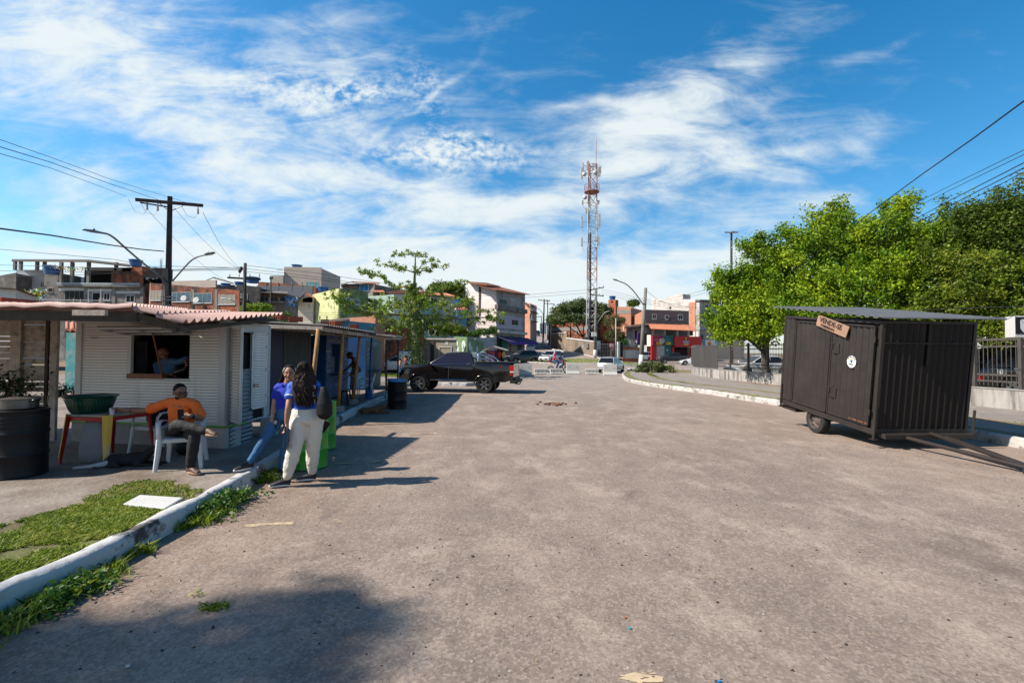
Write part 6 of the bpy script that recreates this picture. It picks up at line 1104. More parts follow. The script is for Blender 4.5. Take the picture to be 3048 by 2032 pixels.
mb=MB();mb.tube([MP(.42,1.08,-.36),MP(.40,1.05,-.1),MP(.40,1.05,.1),MP(.42,1.08,.36)],.015,6);mb.tube([MP(.45,1.05,-.25),MP(.5,1.22,-.3)],.008,5);mb.ell(MP(.5,1.24,-.3),(.05,.02,.035));mb.build('handlebar',M_black,mo,smooth=True)
def rider(a,label,shirt,pants,hcol,lean,sleeve,grp=None):
 J=dict(head=MP(a+.10+lean,1.52),face=mf,rs=MP(a+.04+lean,1.32,-.17),ls=MP(a+.04+lean,1.32,.17),chest=MP(a+lean*.7,1.2),waist=MP(a-.03,1.05),rh=MP(a-.02,.94,-.1),lh=MP(a-.02,.94,.1),re=MP(a+.2+lean,1.1,-.27),le=MP(a+.2+lean,1.1,.27),rw=MP(a+.42+lean*.3,1.07,-.3),lw=MP(a+.42+lean*.3,1.07,.3),rk=MP(a+.38,.82,-.2),lk=MP(a+.38,.82,.2),ra=MP(a+.22,.42,-.2),la=MP(a+.22,.42,.2),rt=MP(a+.36,.36,-.2),lt=MP(a+.36,.36,.2))
 t,Q,hd,f,up=person(label,J,M_skin2,shirt,pants,sleeve=sleeve,vox=.018,eyes=False,base=tuple(MP(a,.86)),fold=.01)
 mb=MB();mb.ell(J['head']+up*.02,(.125,.145,.135),Q,16,12);h=mb.build('helmet',hcol,t,smooth=True);mb=MB();mb.ell(J['head']+f*.055+up*.01,(.10,.098,.06),Q);mb.build('visor',M_tint,h,smooth=True)
rider(.02,'motorcycle driver in a dark jacket and black helmet',M_navyc,M_jeans,M_black,.08,1.9)
rider(-.40,'pillion passenger in a pink t-shirt and red helmet on the motorcycle',mat('pink_shirt',(.60,.05,.11),.8),M_jeans,mat('red_helmet',(.45,.01,.02),.3,coat=.5),.02,.5)
M_dogb=mat('tan_fur',(.20,.085,.035),.85,var=.3,vs=9,bump=.4,bs=120);M_dogk=mat('black_fur',(.010,.010,.011),.8,var=.3,vs=8,bump=.3,bs=120)
def lying_dog(label,o,ang,fur,s=1.0,muzzle=None,headup=.16,white=None):
 f=Vector((math.cos(ang),math.sin(ang),0));l=Vector((-f.y,f.x,0));o=Vector(o);P=lambda a,b,z:o+f*a*s+l*b*s+Vector((0,0,z*s));t=thing('dog',label,'dog',tuple(o));mb=MB()
 mb.tube([P(-.36,.02,.08),P(-.26,0,.10),P(-.08,0,.105),P(.10,0,.12),P(.22,0,.13),P(.30,0,.15)],[(.05,.05),(.10,.09),(.095,.085),(.11,.10),(.09,.095),(.055,.06)],14,side=l)
 hx=P(.42,.0,headup+.04);mb.tube([P(.24,0,.14),P(.34,0,headup),hx],[.075,.055,.05],12);mb.ell(hx,(.062*s,.062*s,.055*s));mb.tube([hx,hx+f*.07*s-Vector((0,0,.012)),hx+f*.125*s-Vector((0,0,.022))],[.042*s,.032*s,.022*s],10);mb.ell(hx+f*.13*s-Vector((0,0,.018)),(.02*s,.022*s,.017*s))
 for k in(-1,1):
  mb.prism([(-.018,0),(.02,0),(.005,.055),(-.012,.045)],-.006,.006,O=hx+l*.042*k*s+Vector((0,0,.04*s)),U=f,V=Vector((0,0,1)))
  limb(mb,[P(.20,.07*k,.09),P(.16,.10*k,.035),P(.36,.10*k,.03),P(.52,.09*k,.025),P(.56,.09*k,.022)],[v*s for v in(.055,.036,.028,.024,.026)],10)
  limb(mb,[P(-.24,.07*k,.09),P(-.08,.13*k,.07),P(-.26,.15*k,.035),P(-.10,.16*k,.025),P(-.04,.16*k,.025)],[v*s for v in(.07,.05,.03,.026,.026)],10)
 limb(mb,[P(-.36,.02,.07),P(-.46,-.08,.03),P(-.42,-.2,.02),P(-.3,-.26,.018)],[v*s for v in(.03,.022,.018,.010)],8)
 rem(mb.build('body',fur,t,smooth=True),.010,2)
 if muzzle:mb=MB();mb.tube([hx+f*.06*s-Vector((0,0,.01)),hx+f*.135*s-Vector((0,0,.02))],[.0385*s,.0255*s],10);mb.ell(hx+f*.137*s-Vector((0,0,.02)),(.026*s,)*3);mb.build('muzzle',muzzle,t,smooth=True)
 for k in(-1,1):mb=MB();mb.ell(hx+f*.045*s+l*.032*k*s+Vector((0,0,.022*s)),(.009*s,)*3);mb.build('eye',M_black,t,smooth=True)
 return t
g=G(1100,1232,0);lying_dog('brown dog with a black muzzle lying on the road by the kerb',(g.x,g.y+.15,0),R(5),M_dogb,.92,M_dogk)
g=G(338,1398,PZ);dg=lying_dog('black dog lying under the red table with a white leg stretched out',(g.x,g.y+.25,PZ),R(8),M_dogk,.82,headup=.24)
mb=MB();limb(mb,[Vector((g.x-.2,g.y+.14,PZ+.06)),Vector((g.x-.36,g.y+.06,PZ+.035)),Vector((g.x-.55,g.y+.0,PZ+.022))],[.045,.026,.02],10);mb.build('white_leg',mat('white_fur',(.5,.49,.5),.9),dg,smooth=True)
#houses, walls, shops
def ring(mb,f,u0,u1,z0,z1,t,d0,d1):
 f.rect(mb,u0,u1,z0,z0+t,d0,d1);f.rect(mb,u0,u1,z1-t,z1,d0,d1);f.rect(mb,u0,u0+t,z0+t,z1-t,d0,d1);f.rect(mb,u1-t,u1,z0+t,z1-t,d0,d1)
def win(t,f,r,fm=None,gm=None,n=2,fr=.07,sill=True,nm='window',d=.03,off=0):
 u0,z1=f.sz(r[0],r[1]);u1,z0=f.sz(r[2],r[3]);u0,u1=min(u0,u1),max(u0,u1);mb=MB();ring(mb,f,u0,u1,z0,z1,fr,off-.02,off+d)
 for k in range(1,n):u=u0+(u1-u0)*k/n;f.rect(mb,u-fr*.3,u+fr*.3,z0+fr,z1-fr,off-.01,off+d*.8)
 if sill:f.rect(mb,u0-.05,u1+.05,z0-.06,z0-.002,off-.02,off+d+.05)
 w_=mb.build(nm,fm or M_alu,t);mb=MB();f.rect(mb,u0+fr,u1-fr,z0+fr,z1-fr,off-.02,off+.008);mb.build('pane',gm or M_glass,w_);return w_
def house(name,label,cs,tops,z0,mats,depth=None,cat='house',roof=None,group=None):
 P=[Vector((*at(px,Y),0))for px,Y in cs];Z=[D(c[0],y,c[1]).z for c,y in zip(cs,tops)]
 if len(P)==3:P.append(P[0]+P[2]-P[1]);Z.append(Z[0]+Z[2]-Z[1])
 else:
  n=Face(P[0],P[1]).n;P+=[P[1]-n*(depth or 6),P[0]-n*(depth or 6)];Z+=[Z[1],Z[0]]
 base=(P[0]+P[1])/2;t=thing(name,label,cat,(base.x,base.y,z0),group);k=len(P)
 for i in range(len(cs)-1):
  f=Face(P[i],P[i+1]);mb=MB();a,b=P[i],P[i+1];n=f.n*.12
  V=[(a.x,a.y,z0),(b.x,b.y,z0),(b.x,b.y,Z[i+1]),(a.x,a.y,Z[i])];V+=[(x-n.x,y-n.y,z)for x,y,z in V];mb.add(V,[(0,1,2,3),(7,6,5,4),(0,4,5,1),(1,5,6,2),(2,6,7,3),(3,7,4,0)]);mb.build('wall',mats[min(i,len(mats)-1)],t)
 c=sum((p for p in P),Vector())/k;mb=MB();mb.wallprism([(p.x+(c.x-p.x)*.03,p.y+(c.y-p.y)*.03)for p in P],z0,[z-.12 for z in Z]);mb.build('back_wall',mats[-1],t)
 return t,[Face(P[i],P[i+1])for i in range(len(cs)-1)],P,Z
def roofslab(t,P,Z,m=None,over=.3,th=.10,tile=True,lift=.02):
 c=sum((Vector(p)for p in P),Vector())/len(P);Q=[Vector((p.x,p.y,z+lift))+(Vector((p.x-c.x,p.y-c.y,0)).normalized()*over)for p,z in zip(P,Z)]
 mb=MB();a,b,c_,d=Q;L=(b-a).length
 mb.sheet(a,b-a,d-a,max(8,min(400,int(L/.2*6))),.04,.2,th=.05)if tile else mb.add(Q+[q-Vector((0,0,th))for q in Q],[(0,1,2,3),(7,6,5,4),(0,4,5,1),(1,5,6,2),(2,6,7,3),(3,7,4,0)])
 return mb.build('roof',m or M_tile,t)
def quadroof(t,pts,m,th=.08,waves=True,per=.22,nm='roof'):
 a,b,c,d=[Vector(p)for p in pts];mb=MB();V=[];F=[];nu=max(4,min(300,int((b-a).length/per*6)));amp=.035 if waves else 0
 for s in(0,1):
  for v in(0,1):
   for i in range(nu+1):u=i/nu;p=(a*(1-u)+b*u)*(1-v)+(d*(1-u)+c*u)*v;V.append(p+Vector((0,0,amp*math.sin(2*math.pi*u*(b-a).length/per)-s*th)))
 w_=nu+1
 for i in range(nu):F+=[(i,i+1,w_+i+1,w_+i),(2*w_+i,3*w_+i,3*w_+i+1,2*w_+i+1),(i,2*w_+i,2*w_+i+1,i+1),(w_+i,w_+i+1,3*w_+i+1,3*w_+i)]
 F+=[(0,w_,3*w_,2*w_),(nu,2*w_+nu,3*w_+nu,w_+nu)];mb.add(V,F);return mb.build(nm,m,t)
def tank(px,py,Y,r,h,label,nm='water_tank'):
 p=D(px,py,Y);t=thing(nm,label,'water tank',tuple(p),'blue rooftop water tanks');mb=MB();mb.lathe([(r*.8,0),(r*.84,h*.3),(r*.86,h*.32),(r*.9,h*.6),(r*.93,h*.62),(r*.97,h*.82)],p,20);mb.build('tank_body',M_bluetank,t,smooth=True,auto=30)
 mb=MB();mb.lathe([(r*1.03,h*.82),(r*1.03,h*.88),(r*.6,h*.97),(.01,h)],p,20);mb.build('lid',M_bluetank,t,smooth=True,auto=30);return t
t,f,P,Z=house('house','small white rendered house at the extreme left above the canopy',[(-60,40),(41,40),(98,46)],[856,862,880],.2,[M_white,M_cream]);quadroof(t,[Vector((*at(-60,39.6),D(0,853,40).z)),Vector((*at(43,39.6),D(41,860,40).z)),Vector((*at(106,46),D(104,880,46).z)),Vector((*at(20,50),D(20,858,50).z))],M_wooddk,waves=False)
house('house','grey weathered gable wall at the far left edge',[(-20,58),(41,58)],[822,811],.2,[M_plaster_grey],5)
t,f,P,Z=house('house','white boarded house with an open roof terrace, far left',[(41,60),(134,60)],[803,803],.2,[mat('blueish_white_boards',(.56,.60,.66),.8,var=.08)],8);win(t,f[0],(74,837,96,855));win(t,f[0],(121,838,133,855),gm=M_limeb)
t2,f3,P,Z=house('house','grey unfinished concrete house with an open upper floor and white railing',[(132,56),(172,56),(424,56)],[812,850,852],.3,[M_plaster_grey],8)if False else house('house','grey unfinished concrete house with an open upper floor and white railing',[(132,56),(424,56)],[848,853],.3,[M_plaster_grey],8)
fm=f3[0]
def frect(f,r,d0,d1,m,nm,t,**k):
 u0,z1=f.sz(r[0],r[1]);u1,z0=f.sz(r[2],r[3]);mb=MB();f.rect(mb,u0,u1,z0,z1,d0,d1);return mb.build(nm,m,t,**k)
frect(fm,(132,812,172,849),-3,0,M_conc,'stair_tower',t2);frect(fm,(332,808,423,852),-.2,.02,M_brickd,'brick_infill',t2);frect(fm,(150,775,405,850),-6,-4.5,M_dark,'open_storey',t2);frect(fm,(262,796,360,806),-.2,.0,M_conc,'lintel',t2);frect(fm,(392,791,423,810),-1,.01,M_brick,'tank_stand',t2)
frect(fm,(172,846,424,855),-.3,.35,M_conc,'floor_slab',t2);frect(fm,(176,842,420,848),.2,.32,mat('pale_blue_debris',(.5,.56,.6),.9,var=.4,vs=3),'parapet_clutter',t2)
for x in(176,209,258,340):frect(fm,(x,780,x+6,850),-.25,0,M_conc,'pillar',t2)
for x in(252,336,419):frect(fm,(x,855,x+7,928),-.1,.06,M_conc,'pillar',t2)
win(t2,fm,(193,864,251,894),n=4,fm=M_conc);win(t2,fm,(309,872,328,894));win(t2,fm,(375,878,401,900));win(t2,fm,(143,857,158,870),n=1,gm=M_dark,fm=M_conc);win(t2,fm,(275,870,299,910),n=1,gm=M_dark,nm='door',sill=False)
frect(fm,(176,856,250,866),.0,.02,M_white,'whitewash',t2);frect(fm,(262,860,332,868),.0,.02,M_white,'whitewash',t2);frect(fm,(345,866,418,874),.0,.02,M_white,'whitewash',t2)
frect(fm,(114,903,302,925),.8,1.0,M_plaster_grey,'parapet',t2);mb=MB()
for y in(891,898,906):u0,z=fm.sz(118,y,1);u1,_=fm.sz(301,y+4,1);mb.tube([fm.P(u0,z,1),fm.P(u1,z-.1,1)],.035,5)
for x in(118,128,173,180,219,240,263,265,296,301):a=fm.px(x,889 if x not in(263,301)else 860,1);b=fm.px(x,909,1);mb.tube([a,b],.04,5)
mb.build('railing',M_white,t2)
quadroof(t2,[D(34,775,58),D(262,777,55),D(262,772,62),D(36,771,62)],M_wooddk,waves=False,th=.14);quadroof(t2,[D(258,777,55),D(388,791,55),D(384,786,61),D(262,772,62)],M_wooddk,waves=False,th=.14)
for x in(45,62,111,133):mb=MB();a=D(x,777,58);b=D(x,804,58);mb.box((a+b)/2,(.28,.28,(a-b).z));mb.build('terrace_pillar',M_conc,t2)
tank(154,816,55,.85,1.05,'blue water tank on the stair tower of the grey unfinished house');tank(404,793,55,.68,.85,'dark blue water tank high on the brick stand of the grey house')
def bunting(label,pts,cols,n,s=.16,nm='bunting'):
 V=[];F=[];mats=cols;M_=[];mb=MB()
 for _ in range(n):
  u=rng.uniform()*(len(pts)-1);k=min(int(u),len(pts)-2);a,b=pts[k],pts[k+1];p=a*(1-(u-k))+b*(u-k)+Vector(rng.normal(size=3)*.12);mb.mi=int(rng.integers(len(cols)));d=Vector((rng.normal()*.6,rng.normal()*.3,-1)).normalized()*s*2;q=Vector((1,.2,0))*s*.4;mb.add([p-q,p+q,p+q+d,p-q+d],[(0,1,2,3)])
 return tag(mb.build(nm,cols),label,'bunting',kind='stuff')
M_fy=mat('flag_yellow',(.8,.5,.03),.8);M_fg=mat('flag_green',(.02,.35,.08),.8);M_fb=mat('flag_blue',(.02,.25,.6),.8);M_fr=mat('flag_red',(.6,.02,.06),.8)
bunting('yellow, green and white festival streamers hanging by the white house',[D(75,870,50),D(128,862,50),D(98,880,50),D(130,878,50)],[M_fy,M_fg,M_whitec],260,.14)
bunting('yellow and green streamers along the open roof terrace',[D(140,792,54.5),D(180,794,54.5),D(215,800,54.5),D(258,797,54.5)],[M_fy,M_fg,M_whitec],90,.1)
bunting('blue and white festival streamers behind the cream gable house',[D(852,885,58),D(890,890,58),D(858,900,58),D(880,905,58)],[M_fb,M_whitec,M_fb],200,.14)
t,f,P,Z=house('brick_house','long red brick house with four aluminium windows behind the lamp pole',[(424,62),(443,55),(709,53)],[846,842,864],.3,[M_brickp,M_brickd]);F_b=f[1]
for r,g,n in(((448,865,488,894),M_curtain,4),((513,870,567,898),M_glassb,4),((577,873,630,902),M_glassb,4),((650,878,700,906),M_curtain,4)):win(t,F_b,r,gm=g,n=n,fr=.05)
frect(F_b,(443,858,708,867),-.05,.03,M_plaster_grey,'ring_beam',t)if False else None
for x in(484,570,640):frect(F_b,(x,862,x+6,930),-.05,.025,M_conc,'pillar',t)
frect(F_b,(452,829,601,848),-2.2,-2.0,M_beige,'upper_wall',t);quadroof(t,[D(432,829,58),D(470,829,55),D(470,824,62),D(440,824,62)],M_roofgrey)
for x,y in((547,888),(584,893)):p=F_b.px(x,y,.35);mb=MB();mb.lathe([(.02,-.06),(.25,-.01),(.34,.05),(.33,.055),(.02,-.03)],p,18,Matrix.Rotation(R(75),3,'X'));o=mb.build('satellite_dish',M_white,smooth=True);tag(o,'white satellite dish on the brick house, %s window'%('second' if x==547 else 'third'),'satellite dish','satellite dishes on the brick house')
t,f,P,Z=house('house','low gabled grey roof peeping above the long brick house',[(604,66),(694,66)],[846,848],1,[M_plaster_grey],5);quadroof(t,[D(604,839,65),D(636,826,65),D(636,824,72),D(606,836,72)],M_roofgrey);quadroof(t,[D(634,826,65),D(697,844,65),D(697,842,72),D(636,824,72)],M_roofgrey)
t,f,P,Z=house('house','dark mossy rendered house behind the second power pole',[(700,57),(771,57)],[846,854],.3,[mat('mossy_plaster',(.07,.07,.062),.95,var=.6,vs=1.2,col2=(.2,.19,.17),c2t=.6,c2s=.8,c2w=.12)],6);win(t,f[0],(715,874,721,886),n=1);win(t,f[0],(730,874,737,893),n=1)
tank(672,853,56,.55,.42,'shallow blue tank on the brick house roof');tank(713,850,60,.6,.5,'small blue tank left of the second power pole');tank(752,842,60,.85,.8,'large light blue tank right of the second power pole')
t,f,P,Z=house('house','grey house with a laundry balcony beside the bushy garden',[(771,58),(852,58)],[866,872],.3,[M_plaster_grey],4);frect(f[0],(789,870,848,898),-.5,.012,mat('balcony_recess',(.20,.14,.11),.9),'balcony_recess',t);frect(f[0],(789,897,850,903),-.2,.5,M_plaster_grey,'balcony_slab',t);win(t,f[0],(776,873,782,880),n=1);quadroof(t,[D(770,868,57),D(856,873,57),D(856,868,61),D(770,864,61)],M_roofgrey,waves=False)
for i,(x,c)in enumerate(((793,(.03,.02,.02)),(801,(.4,.3,.3)),(808,(.1,.02,.05)),(822,(.05,.05,.12)),(830,(.35,.35,.1)),(838,(.03,.05,.15)),(844,(.02,.02,.06)))):frect(f[0],(x,886,x+5,896),.2,.22,mat('laundry',c,.9),'laundry',t)
t,f,P,Z=house('house','long grey wall topped with red brick below the beige block',[(764,66),(936,66)],[838,852],.3,[M_brick],6);frect(f[0],(764,850,930,905),-.02,.03,mat('grey_render',(.24,.24,.25),.9,var=.12),'lower_render',t)
for x in(790,826,866,898):frect(f[0],(x,840,x+3,862),-.02,.05,M_conc,'pillar',t)
t,f,P,Z=house('apartment_block','plain beige block rising above the other roofs',[(841,78),(953,78)],[794,796],.3,[M_beige],9,cat='building');frect(f[0],(809,821,845,860),-6,.3,M_beige,'lower_step',t);win(t,f[0],(911,838,948,860),gm=M_teal,n=3);quadroof(t,[D(824,803,77),D(842,804,77),D(842,801,82),D(824,801,82)],M_wood,waves=False);tank(884,796,81,.9,.45,'small blue tank on top of the beige block')
t,f,P,Z=house('house','cream house with a clay tiled gable next to the lime house',[(885,52),(930,52)],[893,880],.3,[M_cream],6);frect(f[0],(901,884,930,900),-.05,.0,M_cream,'gable',t);quadroof(t,[D(872,906,51),D(905,874,51),D(912,871,58),D(880,900,58)],M_wooddk,waves=False,th=.15);quadroof(t,[D(902,873,51),D(934,886,51),D(934,878,58),D(906,870,58)],M_tile);win(t,f[0],(919,904,922,915),n=1,fr=.03)
t,f,P,Z=house('house','lime green house with a mossy front wall and wide window',[(928,53),(1008,47),(1094,52)],[876,858,868],.3,[M_lime,M_limeb]);win(t,f[1],(1029,885,1071,908),gm=M_glassb,n=2,fr=.06)
for x in(951,972):win(t,f[0],(x,940,x+3,952),n=1,fr=.02,gm=M_dark,sill=False)
tank(962,868,56,.62,.6,'blue tank at the corner of the lime house roof')
t,f,P,Z=house('house','grey upper house with a blue curtained window behind the lime house',[(1012,62),(1112,60)],[846,842],1,[M_plaster_grey],6);win(t,f[0],(1071,846,1098,866),fm=M_white,gm=M_fb,fr=.08);quadroof(t,[D(1010,848,61),D(1050,838,60),D(1052,836,68),D(1015,844,68)],M_roofgrey,waves=False);quadroof(t,[D(1048,839,60),D(1130,844,60),D(1130,841,66),D(1050,837,66)],M_tile)
t,f,P,Z=house('house','small house with a steep clay tile roof right of the grey house',[(1108,60),(1143,60)],[868,868],1,[M_wooddk],5);quadroof(t,[D(1114,868,59),D(1145,869,59),D(1134,852,63),D(1110,852,63)],M_tile)
t,f,P,Z=house('house','pale green house with a lean-to roof beside the lime house',[(1094,54),(1170,52),(1215,54)],[882,876,878],.3,[M_mint,M_cream]);win(t,f[0],(1123,892,1131,908),n=1);quadroof(t,[D(1084,888,52),D(1118,890,50),D(1116,886,55),D(1088,884,56)],M_metal,waves=False);win(t,f[1],(1183,890,1196,905))
t,f,P,Z=house('house','mint green terraced house with a clay tile roof behind the tree',[(1215,54),(1312,56)],[874,880],.3,[M_mint],8);win(t,f[0],(1240,885,1262,903),gm=M_dark);win(t,f[0],(1279,885,1302,906),gm=M_dark);quadroof(t,[D(1150,870,53),D(1356,881,56),D(1330,873,60),D(1200,862,60)],M_tile);frect(f[0],(1210,935,1312,940),-.2,1.0,M_conc,'floor_slab',t);win(t,f[0],(1240,945,1290,985),gm=M_dark,nm='shopfront',sill=False)
t,f,P,Z=house('house','orange tiled roof and pink upper wall above the mint house',[(1140,66),(1250,66)],[872,868],1,[M_brickp],6);quadroof(t,[D(1136,874,65),D(1216,850,65),D(1220,846,72),D(1150,866,72)],M_tile);quadroof(t,[D(1214,850,65),D(1262,866,65),D(1262,862,72),D(1218,846,72)],M_tile)
t,f,P,Z=house('house','small grey house with a white barred window right of the mint house',[(1312,57),(1352,58)],[882,884],.3,[M_plaster_pale],6);win(t,f[0],(1323,886,1338,899),gm=M_whitec,n=4)
t,f,P,Z=house('house','blue painted house tucked left of the tall grey building',[(1330,66),(1358,62),(1388,66)],[922,918,920],.3,[M_whitec,M_bluewall]);quadroof(t,[D(1326,922,62),D(1392,921,62),D(1388,914,69),D(1332,914,69)],M_tile)
tank(1371,906,64,.95,.75,'blue tank on the blue house beside the tall building')
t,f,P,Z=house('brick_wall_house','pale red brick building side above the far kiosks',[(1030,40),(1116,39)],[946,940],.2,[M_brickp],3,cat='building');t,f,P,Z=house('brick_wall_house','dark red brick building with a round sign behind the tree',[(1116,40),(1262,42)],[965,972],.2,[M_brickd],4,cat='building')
mb=MB();p=f[0].px(1286,988,.3);p=D(1285,988,40);mb.lathe([(.32,0),(.32,.03),(.27,.035),(.27,.0)],p,20,Matrix.Rotation(R(90),3,'X'));o=mb.build('round_sign',M_white);tag(o,'round white ring sign hanging behind the tree trunk','sign')
t,f,P,Z=house('shed','small blue shed with a dark lean-to roof above the canopy',[(950,34),(1036,33)],[958,950],.2,[M_bluewall],3,cat='shed');quadroof(t,[D(945,962,32.5),D(1040,950,32),D(1040,944,36),D(945,955,36)],M_wooddk,waves=False)
t,f,P,Z=house('shop','grey shop with a roller shutter on the far pavement behind the kiosks',[(1100,57),(1196,57)],[1004,1004],.1,[mat('grey_shop_wall',(.16,.16,.18),.85)],4,cat='shop');u0,z1=f[0].sz(1145,1030);u1,z0=f[0].sz(1186,1078);mb=MB()
fs=f[0];z=z0
while z<z1:fs.rect(mb,u0,u1,z,z+.07,0,.02);fs.rect(mb,u0,u1,z+.07,z+.09,0,.01);z+=.09
mb.build('roller_shutter',M_metal,t);frect(fs,(1196,1008,1232,1075),-2,-.3,M_dark,'doorway',t);frect(fs,(1200,1050,1232,1078),-.3,0,M_metal,'corrugated_gate',t)
house('house','turquoise house glimpsed between the fence post and the white kiosk',[(196,19),(250,19)],[982,985],PZ,[M_teal],3)[0]
t=thing('tiled_shed','dark little tiled roof seen between the fence and the white kiosk','roof',tuple(D(225,975,17)));quadroof(t,[D(195,978,16),D(262,978,16),D(262,958,19),D(195,958,19)],M_tile,per=.2);frect(Face(at(195,16.3),at(262,16.3)),(195,978,262,990),-.1,0,M_wooddk,'fascia',t)
t,f,P,Z=house('garden_wall','weathered cream concrete wall with recessed panels behind the pickup',[(1190,45),(1358,44)],[1014,1008],.0,[mat('cream_concrete',(.40,.36,.28),.9,var=.2,col2=(.2,.18,.15),c2t=.6)],.4,cat='wall');fw=f[0]
for a,b in((1258,1277),(1306,1345)):u0,z1=fw.sz(a,1031);u1,z0=fw.sz(b,1075);mb=MB();ring(mb,fw,u0,u1,z0,z1,.10,0,.05);mb.build('panel_frame',M_plaster_pale,t);frect(fw,(a+2,1034,b-2,1074),-.01,.01,mat('panel_paint',(.36,.33,.24),.9),'panel',t)
frect(fw,(1283,1010,1292,1080),0,.08,M_wooddk,'stained_pilaster',t);frect(fw,(1190,1006,1360,1011),-.2,.12,M_plaster_pale,'coping',t);frect(fw,(1326,1016,1334,1026),.0,.02,M_white,'whitewash_patch',t)
M_mural=mat('mural_green',(.17,.27,.12),.8,var=.15,col2=(.10,.18,.08),c2t=.5,c2s=.6);t,f,P,Z=house('mural_wall','green walled plot painted with pale round portraits',[(1350,47),(1391,44),(1440,50)],[1001,1003,1018],.0,[M_mural,M_mural],cat='wall');M_port=mat('mural_circle',(.55,.62,.60),.8,var=.3,vs=3,col2=(.15,.20,.24),c2t=.58,c2s=2.2,c2w=.02)
for i,(ff,x,y,r)in enumerate(((0,1359,1027,.40),(0,1380,1027,.45),(0,1361,1044,.5),(0,1381,1044,.45),(1,1398,1029,.42),(1,1403,1044,.45),(1,1420,1040,.38))):u,z=f[ff].sz(x,y);mb=MB();mb.prism([(r*math.cos(q),r*math.sin(q))for q in np.linspace(0,6.283,21)[:-1]],.0,.02,O=f[ff].P(u,z,.0),U=f[ff].U,V=(0,0,1));o=mb.build('painted_portrait',M_port,t)
house('poster_wall','stained wall with torn blue and white posters by the tall building',[(1415,52),(1475,56)],[1006,1003],.0,[mat('poster_wall',(.36,.36,.36),.9,var=.2,vs=1,col2=(.10,.20,.33),c2t=.6,c2s=1.2,c2w=.02)],.4,cat='wall')
t,f,P,Z=house('corner_building','tall three storey plastered building with a red tile roof and purple awning',[(1383,72.8),(1477,70),(1562,78)],[838,862,874],.9,[mat('white_pink_plaster',(.92,.84,.80),.9,var=.14,vs=1.2,col2=(.5,.46,.44),c2t=.62,c2s=.8),mat('grey_front_plaster',(.36,.34,.33),.9,var=.3,vs=1,col2=(.16,.15,.14),c2t=.6,c2s=.7)],cat='building');fl_,fr_=f
frect(fl_,(1384,895,1477,990),-.02,.02,mat('pink_plaster',(.88,.74,.70),.9,var=.1,vs=1),'pink_band',t);frect(fr_,(1477,934,1554,982),-.02,.03,mat('lilac_boards',(.50,.47,.56),.8,var=.06),'lilac_storey',t);frect(fr_,(1474,906,1563,934),-.1,.45,mat('stained_parapet',(.24,.20,.185),.9,var=.25,col2=(.09,.08,.075),c2t=.55,c2s=2,streak=True),'balcony_parapet',t)
frect(fl_,(1426,848,1431,940),0,.08,M_wooddk,'drain_stain',t);win(t,fr_,(1486,888,1508,907),gm=M_glass,fm=M_conc);win(t,fr_,(1521,887,1533,895),n=1,gm=M_glassb);win(t,fr_,(1484,948,1502,968),off=.03);win(t,fr_,(1522,950,1542,970),off=.03);frect(fr_,(1477,982,1562,997),-.1,.5,M_plaster_pale,'floor_band',t)
quadroof(t,[D(1388,838,71.5),D(1448,848,69),D(1490,852,78),D(1450,842,80)],M_tile);quadroof(t,[D(1426,850,69.5),D(1478,862,68.5),D(1577,876,78),D(1487,853,82)],M_tile,per=.25)
frect(fr_,(1478,998,1552,1045),-1,.0,M_dark,'shop_opening',t);a0=fr_.P(-.2,4.15,.4);a1=fr_.P(9.3,4.25,.4);quadroof(t,[a0,a1,a1+fr_.n*2.0-Vector((0,0,.75)),a0+fr_.n*2.0-Vector((0,0,.75))],mat('purple_awning',(.035,.025,.10),.8,var=.2),waves=False,th=.05,nm='awning');mb=MB();b0=a0+fr_.n*2.02-Vector((0,0,.75));b1=a1+fr_.n*2.02-Vector((0,0,.75));mb.add([b0,b1,b1-Vector((0,0,.4)),b0-Vector((0,0,.4))],[(0,1,2,3)]);mb.build('valance',mat('violet_valance',(.07,.03,.30),.8),t)
for i,(x0,x1,c)in enumerate(((1489,1498,(.03,.3,.25)),(1500,1507,(.3,.28,.25)),(1511,1530,(.30,.33,.33)))):frect(fr_,(x0,1012,x1,1045),.2,.6,mat('shop_goods',c,.7,var=.3),'display',t)
for y in(1024,1034,1043):frect(fr_,(1511,y,1529,y+2),.6,.64,M_fy,'yellow_sign',t)
t,f,P,Z=house('house','narrow house with stacked balconies behind the tall building',[(1560,92),(1578,88),(1597,97)],[902,903,912],2,[M_brickp,M_plaster_pale],cat='house');quadroof(t,[D(1560,902,88),D(1597,913,90),D(1597,909,98),D(1562,899,98)],M_tile);win(t,f[1],(1576,914,1592,922),gm=M_limeb);win(t,f[1],(1576,934,1584,950));frect(f[1],(1575,923,1594,934),0,.7,M_dirtywhite,'balcony',t);frect(f[1],(1574,950,1592,960),0,.7,M_mint,'balcony',t)
t,f,P,Z=house('house','small pinkish house with a sloping roof at the foot of the far street',[(1573,100),(1590,108)],[957,968],3,[M_cream],6);win(t,f[0],(1576,968,1579,976),n=1)
house('house','white houses shining at the top of the far street',[(1606,165),(1632,170)],[962,958],6,[M_white],10);house('house','bright white house on the right of the far street',[(1632,150),(1645,150)],[965,966],6,[M_white],8)
A=at(1640,93);B=at(1768,75.5);cwf=Face(A,B);cw=thing('compound_wall','long brown rendered wall with a white coping around the tower','wall',(*A,1.2));mb=MB();zA,zB=D(1640,995,93).z,D(1765,1018,76).z;zm=D(1686,1000,86).z;um=cwf.sz(1687,1000)[0];L_=cwf.L
